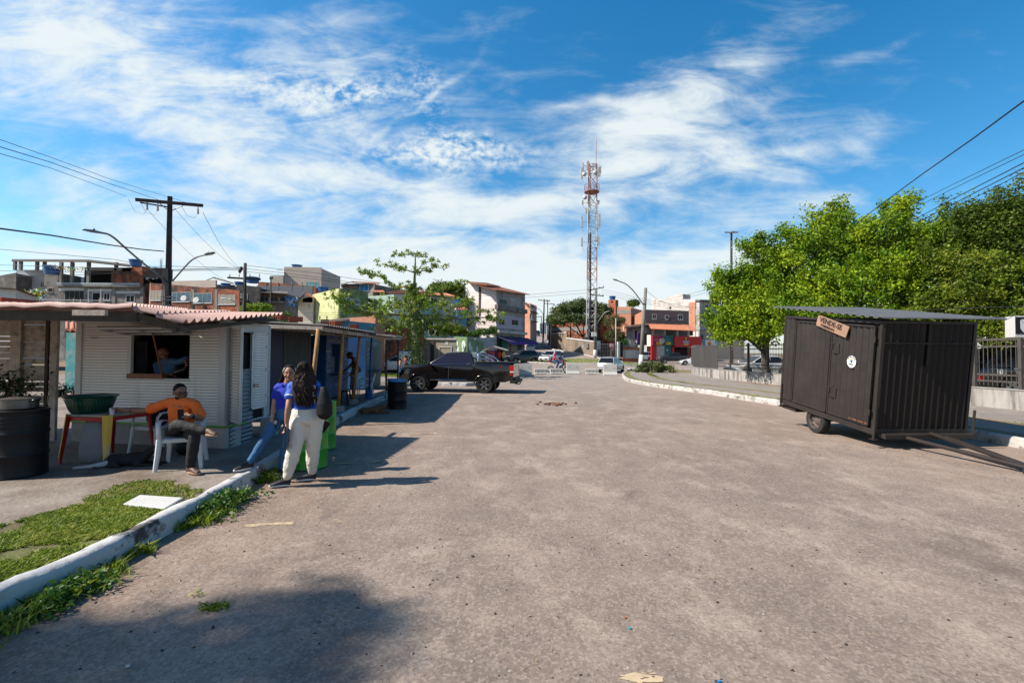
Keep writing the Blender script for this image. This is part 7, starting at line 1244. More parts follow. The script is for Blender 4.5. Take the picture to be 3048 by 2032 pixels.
for(u0,u1,a,b)in((0,um,zA,zA+.05),(um,L_,zm-.45,zB)):
 V=[cwf.P(u0,.8,0),cwf.P(u1,.8,0),cwf.P(u1,b,0),cwf.P(u0,a,0)];V+=[v-cwf.n*.2 for v in V];mb.add(V,[(0,1,2,3),(7,6,5,4),(0,4,5,1),(1,5,6,2),(2,6,7,3),(3,7,4,0)])
mb.build('wall',mat('brown_render',(.27,.20,.145),.9,var=.25,vs=.8,col2=(.15,.12,.10),c2t=.55,c2s=.5),cw);mb=MB()
for(u0,u1,a,b)in((0,um,zA,zA+.05),(um,L_,zm-.45,zB)):mb.beam(cwf.P(u0,a+.08,-.08),cwf.P(u1,b+.08,-.08),.36,.18)
mb.build('coping',M_white,cw);mb=MB();cwf.rect(mb,-.3,0,.8,zA+3.0,-.1,.1);mb.build('white_post',M_white,cw);frect(cwf,(1746,1022,1754,1036),0,.25,M_metal,'meter_box',cw);frect(cwf,(1728,1024,1738,1036),0,.04,M_plaster_grey,'cement_patch',cw)
mb=MB();g_=cwf.P(cwf.sz(1725,1040)[0],1.45,.6)
for k in range(16):p=g_+cwf.U*rng.uniform(-1.8,1.8)+cwf.n*rng.uniform(-.2,.2);mb.mi=int(rng.integers(3));mb.ell(p,(.22,.15,.16),nu=7,nv=5)
o=mb.build('rubbish_heap',[M_whitec,M_fg,M_black],smooth=True);tag(o,'heap of rubbish bags against the brown compound wall','rubbish',kind='stuff')
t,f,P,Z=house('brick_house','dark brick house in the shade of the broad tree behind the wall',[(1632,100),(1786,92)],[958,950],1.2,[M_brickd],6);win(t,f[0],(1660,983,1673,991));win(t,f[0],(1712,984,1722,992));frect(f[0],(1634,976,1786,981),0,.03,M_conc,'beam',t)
t,f,P,Z=house('brick_house','unplastered brick house with a tall tank tower',[(1776,96),(1878,92)],[912,913],1,[M_brickp],7);ftk=f[0];frect(ftk,(1812,893,1834,942),-1.2,.25,M_brick,'tank_tower',t);frect(ftk,(1778,926,1878,933),0,.03,M_conc,'beam',t);frect(ftk,(1797,940,1803,968),0,.03,M_conc,'column',t);win(t,ftk,(1784,974,1792,986),gm=M_glassb,n=1);frect(ftk,(1820,896,1826,901),.2,.27,M_dark,'vent',t);tank(1823,892,94.4,.68,.78,'bright blue tank on the brick tower')
t,f,P,Z=house('house','house with a brick gable side and brown front above the shops',[(1862,96),(1922,88),(2051,90)],[952,921,925],.4,[M_brickp,mat('brown_front',(.21,.165,.15),.9,var=.12)]);fh=f[1]
for r in((1942,934,1954,950),(1979,937,1991,951),(2018,936,2033,952)):win(t,fh,r,fm=M_white,fr=.12)
quadroof(t,[D(1916,962,87.5),D(2051,965,89.5),D(2073,984,84),D(1940,978,83)],M_tile,per=.3);frect(fh,(1922,976,2070,998),-1.5,-.8,M_dark,'open_storey',t)
for x in(1940,1975,2012,2046):mb=MB();a=D(x+3,975,85.5);b=D(x+3,1000,85.5);mb.box((a+b)/2,(.42,.4,(a-b).z));mb.build('pillar',M_plaster_pale,t)
sf=Face(at(1938,84.5),at(2082,86.5));sh1=thing('signboard_shop','shop with a maroon and green signboard and yellow SOB NOVA DIREÇÃO strips','shop',(*at(1968,84.5),.5));sh2=thing('red_shop','bright red drinks shop with a round logo on its fascia','shop',(*at(2040,85.5),.5))
frect(sf,(1938,998,1970,1028),-.1,.6,mat('maroon_board',(.30,.015,.06),.5),'sign_left',sh1);frect(sf,(1970,998,2000,1028),-.1,.6,mat('bottle_green_board',(.01,.13,.12),.5),'sign_right',sh1);u,z=sf.sz(1971,1014,.6);mb=MB();mb.prism([(.47*math.cos(q),.47*math.sin(q))for q in np.linspace(0,6.283,25)[:-1]],.6,.68,O=sf.P(u,z),U=sf.U,V=(0,0,1));mb.build('round_logo',mat('logo_grey',(.4,.42,.42),.5),sh1)
frect(sf,(1949,1018,1965,1026),.6,.63,M_fy,'yellow_strip',sh1);frect(sf,(1976,1018,1991,1026),.6,.63,M_fy,'yellow_strip',sh1);mb=MB();u,z=sf.sz(1957,1022,.63);textmesh('SOB NOVA',.30,mb,sf.P(u,z,.63),sf.U,(0,0,1),xs=.62,off=.01);u,z=sf.sz(1983.5,1022,.63);textmesh('DIREÇÃO',.30,mb,sf.P(u,z,.63),sf.U,(0,0,1),xs=.62,off=.01);mb.build('lettering',M_black,sh1);mb=MB()
for x,tx in((1954,'DISTRIBUIDORA'),(1988,'71 98800-0000')):u,z=sf.sz(x,1011,.6);textmesh(tx,.16,mb,sf.P(u,z,.6),sf.U,(0,0,1),xs=.7)
mb.build('small_lettering',M_whitec,sh1);frect(sf,(1937,1028,1952,1070),-.1,.3,M_red,'pier',sh1);u0,z1=sf.sz(1952,1030);u1,z0=sf.sz(1978,1068);mb=MB();z=z0
while z<z1:sf.rect(mb,u0,u1,z,z+.12,0,.04);sf.rect(mb,u0,u1,z+.12,z+.15,0,.02);z+=.15
mb.build('roller_shutter',M_metal,sh1);frect(sf,(1978,1028,1998,1070),-.1,.1,mat('teal_shop_door',(.02,.14,.16),.5),'door',sh1);u,z=sf.sz(1986,1042,.1);mb=MB();mb.prism([(.14*math.cos(q),.14*math.sin(q))for q in np.linspace(0,6.283,13)[:-1]],.1,.13,O=sf.P(u,z),U=sf.U,V=(0,0,1));mb.build('door_logo',M_whitec,sh1)
frect(sf,(2000,1001,2080,1033),-.1,.9,M_red,'fascia',sh2);frect(sf,(1998,1033,2003,1072),-.1,.4,M_red,'pier',sh2);frect(sf,(2052,1033,2060,1072),-.1,.4,M_red,'pier',sh2);frect(sf,(2062,1033,2068,1072),-.1,.4,M_red,'pier',sh2);frect(sf,(2003,1034,2052,1074),-1.5,-.8,M_dark,'interior',sh2);frect(sf,(2053,1038,2058,1048),.4,.43,M_fy,'yellow_notice',sh2)
for k in range(4):frect(sf,(2006,1042+k*7,2048,1044+k*7),-.8,-.5,mat('red_brown_goods',(.12,.03,.02),.8,var=.5,vs=6),'shelf',sh2)
u,z=sf.sz(2042,1017,.9);O=sf.P(u,z,.9);mb=MB();mb.prism([(.62*math.cos(q),.7*math.sin(q))for q in np.linspace(0,6.283,25)[:-1]],0,.03,O=O,U=sf.U,V=(0,0,1));lg=mb.build('logo_disc',mat('logo_brown',(.16,.03,.015),.5),sh2);mb=MB();textmesh('Cervejaria',.40,mb,O+sf.n*.04+Vector((0,0,.10)),sf.U,(0,0,1),xs=.78,off=.012);textmesh('& Frios',.42,mb,O+sf.n*.04-Vector((0,0,.26)),sf.U,(0,0,1),xs=.85,off=.012);mb.build('lettering',M_whitec,lg)
mb=MB();mb.prism([(-.42,-.62),(.42,-.62),(.5,-.42),(-.5,-.42)],.035,.05,O=O,U=sf.U,V=(0,0,1));mb.prism([(-.13,.36),(.13,.36),(.16,.74),(-.16,.74)],.035,.05,O=O,U=sf.U,V=(0,0,1));mb.build('gold_ribbon',M_fy,lg);mb=MB();u,z=sf.sz(2069,1029,.9);textmesh('71 98630-8588',.18,mb,sf.P(u,z,.9),sf.U,(0,0,1),xs=.8);mb.build('phone_number',M_whitec,sh2)
t,f,P,Z=house('apartment_block','three storey pale apartment block with stacked balconies',[(1939,112),(2070,98),(2130,101)],[889,891,892],.4,[M_plaster_pale,M_dirtywhite],cat='building');fa,fb=f
frect(fa,(1988,883,2033,900),-2,.05,M_plaster_pale,'roof_block',t);frect(fa,(2052,900,2060,985),0,.05,M_brickp,'brick_strip',t);frect(fa,(2060,900,2070,985),0,.04,M_brickp,'brick_strip',t);win(t,fa,(1992,912,1999,920),n=1)
M_balc=mat('stained_balcony',(.40,.39,.40),.9,var=.15,col2=(.2,.19,.19),c2t=.55,streak=True,c2s=1.5)
for y0,y1 in((893,901),(921,943),(967,985)):frect(fb,(2070,y0,2129,y1),-.05,1.1,M_balc if y0>900 else M_plaster_grey,'balcony',t)
for x in(2071,2124):frect(fb,(x,901,x+4,1005),-.05,.9,M_dirtywhite,'column',t)
win(t,fb,(2079,906,2087,920));win(t,fb,(2097,907,2109,920));win(t,fb,(2080,951,2090,966),gm=M_dark);win(t,fb,(2096,950,2108,965),gm=M_dark)
for x,c in((2086,(.12,.3,.12)),(2098,(.45,.01,.03)),(2102,(.45,.01,.03))):frect(fb,(x,951,x+5,965),.9,.94,mat('hung_towel',c,.9),'hung_towel',t)
bunting('coloured paper bunting strung across the apartment balcony',[D(2075,948,96),D(2100,951,96),D(2124,948,96)],[M_fy,M_fr,M_fb,M_fg],40,.14);mb=MB();u0,z1=fb.sz(2112,968,1.1);u1,z0=fb.sz(2126,977,1.1);fb.rect(mb,u0,u1,z0,z1,1.05,1.13);mb.build('cut_out_grille',M_dark,t)
frect(fb,(2070,990,2130,1012),-.05,.02,M_balc,'ground_storey',t);frect(fb,(2078,996,2090,1010),.0,.3,M_glass,'shaded_window',t)
t,f,P,Z=house('house','beige house with dark windows partly hidden by the ficus',[(2130,100),(2215,100)],[915,915],.4,[M_beige],6);win(t,f[0],(2133,935,2150,965),gm=M_glass);win(t,f[0],(2133,990,2160,1012),gm=M_glassb,n=3)
for(a,b,lab,c,shd)in((2081,2096,'shop banner with a colourful parrot-like picture beside the red shop',(.12,.3,.5),0),(2096,2126,'white banner bearing an orange shield emblem',(.62,.62,.60),1),(2126,2138,'narrow blue patterned banner at the end of the shops',(.25,.42,.55),2)):
 o=frect(sf,(a,1012,b,1037),.2,.28,mat('banner',c,.6,var=.1,col2=(.02,.05,.2)if shd==0 else((.08,.16,.3)if shd==2 else None),c2t=.55,c2s=1.5),'banner',None);tag(o,lab,'banner')
 u,z=sf.sz((a+b)/2,1024,.28);O=sf.P(u,z,.28)
 if shd==1:mb=MB();mb.prism([(-.36,.45),(0,.55),(.36,.45),(.42,.2),(.36,-.25),(0,-.55),(-.36,-.25),(-.42,.2)][::-1],0,.02,O=O,U=sf.U,V=(0,0,1));e=mb.build('shield',mat('orange_shield',(.55,.26,.08),.6),o);mb=MB();textmesh('XX',.3,mb,O+sf.n*.025,sf.U,(0,0,1))if False else mb.prism([(-.12,-.06),(.12,-.06),(.14,.1),(-.14,.1)],.02,.03,O=O,U=sf.U,V=(0,0,1));mb.build('shield_mark',M_black,e)
 if shd==0:mb=MB();mb.ell(O,(.18,.03,.42));mb.build('picture',M_fy,o,smooth=True)
t,f,P,Z=house('house','low white house with a red door and outside steps',[(1864,90),(1925,86)],[975,972],.5,[M_dirtywhite],5);quadroof(t,[D(1858,976,88),D(1928,966,84),D(1928,960,90),D(1866,968,94)],M_wooddk,waves=False);win(t,f[0],(1889,983,1899,1014),gm=mat('dark_red_door',(.09,.015,.015),.6),n=1,nm='door',sill=False);frect(f[0],(1926,997,1938,1030),-.2,.1,M_cream,'side_wall',t)
for k in range(4):frect(f[0],(1868+k*6,1000+k*5,1875+k*6,1032),.1,1.2,M_dirtywhite,'step',t)
t,f,P,Z=house('boundary_wall','low wall with a brick top and white base left of the shops',[(1853,80),(1912,81)],[1032,1036],.4,[M_brick],.3,cat='wall');frect(f[0],(1853,1041,1912,1066),0,.06,M_dirtywhite,'white_base',t)
bf=Face(at(1897,82),at(1926,82));o=frect(bf,(1898,991,1925,1027),0,.12,M_black,'hanging_banner',None);tag(o,'black banner frame with a violet edge behind the street pole','banner');frect(bf,(1896,990,1899,1027),-.01,.14,mat('violet_edge',(.10,.05,.4),.6),'edge',o)
gt=thing('steel_gate','grey barred gate with a white pillar beside the street pole','gate',(*at(1805,74),1));gf=Face(at(1776,75),at(1848,76));mb=MB()
for x in range(1778,1838,5):u,z1=gf.sz(x,1022);mb.tube([gf.P(u,1,0),gf.P(u,z1,0)],.03,4)
for y in(1024,1032,1045,1058):u0,z=gf.sz(1777,y);u1,_=gf.sz(1838,y);mb.tube([gf.P(u0,z,.02),gf.P(u1,z,.02)],.035,4)
mb.build('bars',M_metal,gt);frect(gf,(1838,1017,1844,1063),-.2,.2,M_white,'pillar',gt);frect(gf,(1844,1018,1853,1063),-.2,.1,M_dark,'dark_panel',gt);frect(gf,(1776,1000,1815,1060),-6,-3,M_dark,'shaded_yard',gt);frect(gf,(1779,1013,1803,1040),-2.6,-2,M_white,'white_cabinet',gt)
ts=thing('traffic_sign','round red rimmed no-turn sign near the gate','traffic sign',(*at(1819,72),.8));p=D(1819,1027,72);mb=MB();mb.tube([(p.x,p.y+.03,.9),(p.x,p.y+.03,p.z+.2)],.05,8);mb.build('post',M_metal,ts);Qx=Matrix.Rotation(R(90),3,'X');mb=MB();mb.lathe([(.32,0),(.32,.02),(.25,.021),(.25,.0)],p,24,Qx);mb.build('red_rim',M_fr,ts);mb=MB();mb.lathe([(.25,-.0),(.25,.015)],p,24,Qx);mb.build('sign_face',M_whitec,ts);mb=MB();mb.tube([p+Vector((-.08,-.03,-.14)),p+Vector((-.08,-.03,.06)),p+Vector((0,-.03,.13)),p+Vector((.08,-.03,.06)),p+Vector((.08,-.03,-.08))],.025,5);mb.build('arrow',M_black,ts)
st=thing('street_stall','ramshackle stall with a low gabled sheet roof and pink cloth beyond the pickup bed','stall',(*at(1478,36),0));M_pinkc=mat('pink_cloth',(.42,.12,.20),.9,var=.2);rdg=D(1462,1030,36)
quadroof(st,[D(1437,1041,35.2),D(1466,1030,35.2),D(1476,1030,38),D(1448,1041,38)],M_wood,waves=False);quadroof(st,[D(1466,1030,35.2),D(1508,1042,35.2),D(1514,1041,38),D(1476,1030,38)],M_wood,waves=False)
sfc=Face(at(1448,36),at(1500,36));frect(sfc,(1449,1043,1473,1085),-.02,.02,M_pinkc,'pink_cloth',st);frect(sfc,(1473,1043,1482,1085),-.1,-.05,M_wooddk,'tarpaulin',st);frect(sfc,(1480,1042,1500,1098),-1.2,-.06,M_dark,'stall_body',st)
for x,m in((1487,M_fr),(1499,mat('snack_yellow',(.45,.42,.12),.6))):p=D(x,1055,35.6);mb=MB();mb.ell(p,(.14,.1,.28));mb.build('hanging_snacks',m,st,smooth=True)
for x in(1449,1500):mb=MB();a=D(x,1042,35.9);mb.tube([(a.x,a.y,0),a],.04,6);mb.build('post',M_wooddk,st)
pc=thing('traffic_cone','orange and white traffic cone on the road beyond the kiosks','cone',(*at(1130,41),0));O=Vector((*at(1130,41),0));mb=MB();mb.lathe([(.17,0),(.17,.03),(.13,.035),(.09,.30),(.04,.62),(.01,.63)],O,14);mb.build('cone_body',mat('cone_orange',(.6,.09,.02),.6),pc);mb=MB();mb.lathe([(.108,.25),(.085,.4)],O,14);mb.build('white_band',M_whitec,pc)
#trees, poles, wires, tower, barriers, railings
M_bark=mat('tree_bark',(.14,.11,.085),.95,var=.35,vs=9,bump=.6,bs=30);M_barkg=mat('green_bark',(.16,.18,.075),.8,var=.3,vs=6)
M_fic=leafmat('ficus_leaves',[(.015,.05,.003),(.09,.20,.008),(.28,.42,.012),(.50,.56,.03)],.55,.32,.7,.22);M_ficd=leafmat('dark_tree_leaves',[(.02,.045,.006),(.08,.14,.012),(.22,.27,.03)],.55,.25,.8,.22);M_ficy=leafmat('yellowish_leaves',[(.02,.05,.006),(.12,.19,.012),(.32,.33,.03)],.55,.3,.7,.22)
M_leaft=leafmat('climber_tree_leaves',[(.09,.19,.012),(.22,.37,.025),(.40,.34,.06)],.5,.4,1.5);M_broad=leafmat('almond_leaves',[(.03,.055,.015),(.09,.14,.035),(.24,.26,.12)],.5,.25,.8,.3)
def crown(t,lobes,n,leaf,m,seed,per=34,cr=.42,droop=.55,asp=.5,top_bias=.2,nm='crown',spray=0):
 r=np.random.default_rng(seed);vol=np.array([l[1][0]*l[1][2]+l[1][0]*l[1][1]for l in lobes],float);vol/=vol.sum();C=[]
 for(c,rad),v in zip(lobes,vol):
  k=max(6,int(n*v));d=unit(r.normal(size=(k,3)));d[:,2]=np.where(d[:,2]< -.35,-d[:,2]*.6,d[:,2]);s=r.uniform(.62,1.06,(k,1))**.7;P=np.array(c)+d*np.array(rad)*s;C.append(P)
 if spray:
  for(c,rad),v in zip(lobes,vol):
   for _ in range(spray):
    a=r.uniform(0,6.28);e=r.uniform(.1,1.2);b=np.array(c)+np.array(rad)*np.array([math.cos(a)*math.cos(e),math.sin(a)*math.cos(e),math.sin(e)])*1.05;d=np.array([math.cos(a)*.5,math.sin(a)*.3,.8]);C.append(b+d*np.linspace(0,.75,4)[:,None]+r.normal(size=(4,3))*.07)
 C=np.concatenate(C);k=len(C);sz=r.uniform(.5,1.35,k)*cr
 L=np.repeat(C,per,0);S=np.repeat(sz,per)[:,None];o=r.normal(size=(len(L),3));o=unit(o)*r.uniform(0,1,(len(L),1))**.5;o[:,2]=o[:,2]*.75-.15;L=L+o*S
 V,F=leaf_geo(L,leaf,asp,droop,r);return rawmesh(nm,V,F,m,t)
def trunk(t,base,lobes,r0,m,seed=1,fork=.45,nm='trunk'):
 rs=random.Random(seed);mb=MB();B=Vector(base);top=sum((Vector(l[0])for l in lobes),Vector())/len(lobes);F=B.lerp(Vector((B.x*.6+top.x*.4,B.y*.6+top.y*.4,top.z)),fork)
 mb.tube([B-Vector((0,0,.1)),B+Vector((.03,0,.3)),B.lerp(F,.5)+Vector((rs.uniform(-.1,.1),0,0)),F],[r0*1.35,r0,r0*.85,r0*.75],10)
 for l in lobes:
  c=Vector(l[0]);md=F.lerp(c,.5)+Vector((rs.uniform(-.2,.2),rs.uniform(-.2,.2),.1));mb.tube([F-Vector((0,0,.1)),md,c],[r0*.55,r0*.35,r0*.1],7)
  for _ in range(4):e=c+Vector([rs.uniform(-.8,.8)*q for q in l[1]]);mb.tube([md.lerp(c,.6),e],[r0*.14,r0*.03],5)
 return mb.build(nm,m,t,smooth=True)
def tree(name,label,base,lobes,n,leaf,m,r0,seed,bark=None,group=None,**k):
 t=thing(name,label,'tree',base,group);trunk(t,base,lobes,r0,bark or M_bark,seed);crown(t,lobes,n,leaf,m,seed,**k);return t
def LB(px,py,Y,rx,rz,ry=None):p=D(px,py,Y);return(tuple(p),(rx*Y/FPX,(ry or rx*Y/FPX),rz*Y/FPX))
gr='trees behind the railings on the right'
tree('ficus_tree','bright green ficus nearest the street at the left end of the row',(16.0,29.5,.2),[LB(2190,900,27,62,75,1.5),LB(2265,850,27,65,62,1.5),LB(2230,960,26,90,60,1.6),LB(2320,900,26,80,80,1.6),LB(2160,870,27.5,30,34,.8),LB(2165,970,26.5,35,45,1),LB(2210,1000,26,80,40,1.4),LB(2300,980,25.5,80,50,1.4),LB(2185,850,27,45,30,1.0)],520,.165,M_fic,.26,11,group=gr,cr=.50,per=56,spray=7)
tree('ficus_tree','tall green ficus rising above the left half of the black trailer',(17.5,24.5,.2),[LB(2440,730,24,85,70,1.6),LB(2380,800,23.5,90,90,1.6),LB(2445,668,24,34,36,.7),LB(2520,770,24,95,80,1.7),LB(2430,880,22.5,110,90,1.6),LB(2550,860,22.5,90,80,1.5),LB(2240,748,24.5,26,16,.4),LB(2400,960,22,90,60,1.4),LB(2360,900,24,70,90,1.4),LB(2325,785,25,55,55,1.3)],600,.15,M_fic,.28,12,group=gr,cr=.46,per=56,spray=7)
tree('ficus_tree','green ficus with drooping sprays behind the middle of the trailer',(18.5,21.5,.2),[LB(2610,700,21.5,85,55,1.4),LB(2668,650,21.5,26,36,.5),LB(2650,780,21,110,90,1.6),LB(2600,870,20.5,110,80,1.5),LB(2750,740,21,90,70,1.5),LB(2760,860,20,110,90,1.5),LB(2560,960,21,130,60,1.4),LB(2740,960,20,130,60,1.4)],680,.14,M_fic,.26,13,group=gr,cr=.40,per=56,spray=7)
tree('ficus_tree','yellow green ficus above the right side of the trailer and the white sign',(19.5,18.5,.2),[LB(2880,820,18.5,120,90,1.5),LB(2860,900,18,120,80,1.4),LB(2990,850,18,110,100,1.5),LB(2900,1000,17.5,100,50,1.2),LB(3060,1010,17,90,60,1.2),LB(2970,950,17.5,110,80,1.3),LB(2790,950,18.5,90,60,1.2),LB(3080,900,17.5,110,90,1.4)],760,.13,M_ficy,.24,14,group=gr,cr=.36,per=56,spray=6)
tree('tree','dark leafy tree with loose sprays at the far right edge',(21.5,19.5,.2),[LB(2960,700,18.5,110,75,1.5),LB(3040,640,18,90,60,1.3),LB(2900,640,18.5,45,35,.6),LB(3030,760,18,100,80,1.5),LB(2890,760,19,80,60,1.3)],1100,.11,M_ficd,.24,15,group=gr,droop=.3,spray=7)
tree('tree','overhanging branch tip with sparse pale leaves at the right edge of the sky',(24.5,18,.2),[LB(3060,560,17.5,40,45,.7),LB(3090,500,17.5,35,30,.6)],42,.11,M_ficy,.2,25,group=gr,per=18)
tree('tree','broad dark dome of a tree rising behind the ficus row',(32,38,.3),[LB(2800,720,36,150,75,4),LB(2640,755,36,120,55,4),LB(2930,740,36,150,80,4),LB(2750,800,35,170,70,3)],1300,.2,M_ficd,.4,16,group=gr,cr=.7)
tree('almond_tree','broad spreading tree with glossy leaves beside the tower',(*at(1738,91),1.6),[LB(1690,925,90,42,26,2.5),LB(1735,915,90,48,26,2.5),LB(1655,950,90,30,18,2),LB(1790,925,89,30,22,2),LB(1700,950,88,60,16,2.5),LB(1770,950,88,30,16,2)],620,.38,M_broad,.22,17,cr=.9,per=40)
tree('shrub_tree','olive green wispy tree in front of the brick house with the tank tower',(*at(1825,80),1),[LB(1825,960,80,26,26,1.2),LB(1830,1000,80,30,25,1.2),LB(1845,960,80,16,20,1)],170,.28,leafmat('olive_leaves',[(.05,.05,.015),(.12,.12,.03),(.18,.17,.05)],.6,.3),.1,18,cr=.5,asp=.35)
tree('shrub','bright green bush beside the low white house steps',(*at(1853,79),.8),[LB(1855,1022,79,10,16,.5)],30,.3,M_weed,.04,19,cr=.4)
tree('tree','small tree top peeping over the roof right of the tank tower',(*at(1882,105),1),[LB(1885,903,105,14,14,1.2)],40,.4,M_ficd,.15,20,cr=.7)
tree('tree','large dark tree behind the houses left of the tall grey building',(*at(1352,75),2),[LB(1340,870,74,45,32,2.5),LB(1370,910,73,22,40,2),LB(1310,860,76,30,22,2),LB(1378,960,72,12,40,1)],330,.34,M_ficd,.25,21,cr=.8)
tree('shrub','leafy bush growing between the brick house and the laundry balcony',(*at(765,47),.2),[LB(745,920,47,24,18,.8),LB(780,922,47,26,20,.8),LB(790,945,46,18,14,.7)],170,.2,M_leaft,.08,22,cr=.4)
tree('shrub','bright green foliage just above the blue kiosk roof',(*at(822,26),.2),[LB(800,965,26,26,12,.5),LB(850,945,27,8,22,.3)],60,.14,M_weed,.05,23,cr=.3)
tree('shrub','round garden tree between the tree and the tall building',(*at(1330,50),.2),[LB(1325,985,50,32,26,1),LB(1365,985,50,22,20,.8)],190,.2,M_ficy,.09,24,cr=.4)
hd_=thing('creeper','thick green creeper covering the wall at the foot of the tall building','plant',(*at(1440,58),0));crown(hd_,[LB(1405,995,56,22,11,.5),LB(1435,990,56,20,13,.5),LB(1465,990,57,14,20,.5),LB(1455,1015,56,9,16,.4)],170,.2,M_weed,31,cr=.4)
P=rng.normal(size=(900,2))*np.array([.16,2.6])+np.array([13.75,24.2]);P[:,0]-=(P[:,1]-24.2)*.09;P[:,0]=np.minimum(P[:,0],14.2-(P[:,1]-24.8)*.06-.06)
V,F=leaf_geo(np.column_stack([P,np.full(len(P),.20)]),.07,.6,0);V[:,2]=.192+np.abs(V[:,2]-.19)*.25;tag(rawmesh('fallen_leaves',V,F,leafmat('dry_leaves',[(.30,.09,.02),(.50,.20,.04)],.8,.1),org=(13.7,24,.19)),'orange fallen leaves lying along the base of the low wall','leaves',kind='stuff')
pb=thing('brush_heap','heap of cut branches and leaves at the foot of the street pole','branches',(*at(1950,40.5),.1));crown(pb,[LB(1945,1090,40.5,42,16,.7),LB(1985,1098,40.5,38,12,.7),LB(1912,1100,40.5,22,10,.5)],110,.15,leafmat('cut_foliage',[(.07,.05,.02),(.09,.14,.03),(.20,.22,.06)],.6,.25),33,cr=.3,nm='cut_foliage');mb=MB();c=Vector((*at(1950,40.5),.2))
for _ in range(34):a=c+Vector((rng.uniform(-1.2,1.4),rng.uniform(-.4,.4),0));mb.tube([a,a+Vector((rng.normal()*.5,rng.normal()*.3,rng.uniform(.3,1.1)))],[.015,.004],4)
mb.build('twigs',M_bark,pb)
tt=thing('young_tree','slender open branched tree with a leafy creeper round its trunk','tree',(*at(1240,33),PZ));T=lambda x,y,dy=0:D(x,y,33+dy);mb=MB();mb.tube([Vector((*at(1243,33),0)),T(1237,1010),T(1231,935),T(1229,900)],[.34,.30,.24,.20],12);mb.tube([T(1229,905),T(1233,870),T(1234,830),T(1236,790),T(1236,752)],[.18,.13,.09,.06,.03],9)
br=[[(1231,940),(1170,935),(1110,930),(1050,920),(1005,890),(996,882)],[(1231,950),(1280,955),(1330,950),(1400,945),(1460,945),(1490,950)],[(1231,900),(1195,865),(1165,845),(1130,822),(1100,815),(1078,812)],[(1236,812),(1205,802),(1180,795),(1160,787),(1135,790)],[(1237,812),(1270,803),(1295,793),(1320,800),(1340,795)],[(1237,812),(1255,790),(1270,780),(1290,776)],[(1236,755),(1215,758),(1190,755),(1178,757)],[(1236,755),(1250,757),(1264,757)],[(1233,905),(1270,890),(1300,865),(1340,850),(1385,838)],[(1232,925),(1262,915),(1310,905),(1370,910),(1420,905)],[(1229,915),(1222,880),(1220,860),(1226,850)],[(1230,925),(1190,905),(1150,908),(1120,915)],[(1231,960),(1180,965),(1140,975)],[(1232,965),(1275,972),(1310,980)]]
pts=[]
for i,b in enumerate(br):
 dy=(-1.6,1.2,.8,-.5,.4,-.3,.2,0,1.5,-1.5,.3,1.4,-1,1)[i];P=[T(x,y,dy*k/(len(b)-1))for k,(x,y)in enumerate(b)];r0=.11 if i<2 else(.07 if i in(2,8,9,11)else.045);mb.tube(P,[r0*(1-.8*k/(len(P)-1))for k in range(len(P))],7)
 for k in range(len(P)-1):
  for u in np.linspace(0,1,7):
   w_=(k+u)/(len(P)-1)
   if w_>(.25 if i<3 else.05):pts.append((P[k]*(1-u)+P[k+1]*u,i))
mb.build('trunk',M_barkg,tt,smooth=True);C=[]
for p,i in pts:
 low=p.z<6.0;up_=i in(3,4,5,6,7)
 for _ in range(int(rng.integers(2,4))if low else(int(rng.integers(1,3))if not up_ else 1)):
  if up_ and rng.uniform()>.55:continue
  C.append((p.x+rng.normal()*(.42 if low else.13),p.y+rng.normal()*.35,p.z+rng.normal()*(.26 if low else.10)+.08))
for _ in range(70):C.append((D(1235,900,33).x+rng.normal()*1.0,33+rng.normal()*.8,rng.uniform(3.6,6.6)))
C=np.array(C);L=np.repeat(C,22,0)+unit(rng.normal(size=(len(C)*22,3)))*rng.uniform(0,.20,(len(C)*22,1));V,F=leaf_geo(L,.18,.42,.7);rawmesh('crown',V,F,M_leaft,tt)
c0=T(1238,1000);L=np.column_stack([rng.normal(size=1500)*.36,rng.normal(size=1500)*.35,rng.uniform(-2.4,1.5,1500)]);L[:,:2]*=(0.9+.7*np.exp(-((L[:,2]-.8)/.8)**2))[:,None];V,F=leaf_geo(L+np.array(c0),.20,.5,.6);rawmesh('creeper',V,F,M_leafd if False else M_weed,tt)
tree('shade_tree','tall leafy street tree beyond the left edge shading the foreground',(-17.5,-2,PZ),[((-16.20,-0.60,14),(0.7,0.6,.7)),((-16.80,-1.15,14),(0.8,0.6,.7)),((-17.80,-0.90,14),(0.7,0.5,.7)),((-16.50,-2.10,14),(1.0,0.8,.7)),((-17.60,-2.20,14),(1.2,0.9,.7)),((-19.00,-0.70,14),(0.8,0.5,.7)),((-19.80,-1.40,14),(1.1,0.8,.7)),((-18.50,-1.80,14),(1,0.8,.7))],470,.15,M_ficd,.25,40,cr=.42)
def insul(mb,p,h=.16):mb.lathe([(.02,0),(.05,.03),(.03,.05),(.05,.08),(.03,.10),(.04,.13),(.015,h)],p,8)
def street_arm(t,pts,m,hd=None,r=.035,nm='lamp_arm'):
 mb=MB();P=smoothline([Vector(p)for p in pts],2);mb.tube(P,r,8);mb.build(nm,m,t,smooth=True);d=(P[-1]-P[-2]).normalized();e=P[-1];mb=MB();sd=d.cross(Vector((0,0,1))).normalized();mb.tube([e-d*.05,e+d*.08,e+d*.3,e+d*.56,e+d*.62],[(.04,.04),(.10,.05),(.15,.055),(.10,.035),(.03,.02)],10,side=sd);mb.ell(e+d*.22+Vector((0,0,.07)),(.05,.05,.05));mb.build('lamp_head',m if hd is None else hd,t,smooth=True)
M_lamp=mat('grey_lamp_metal',(.24,.27,.31),.4,metal=.5)
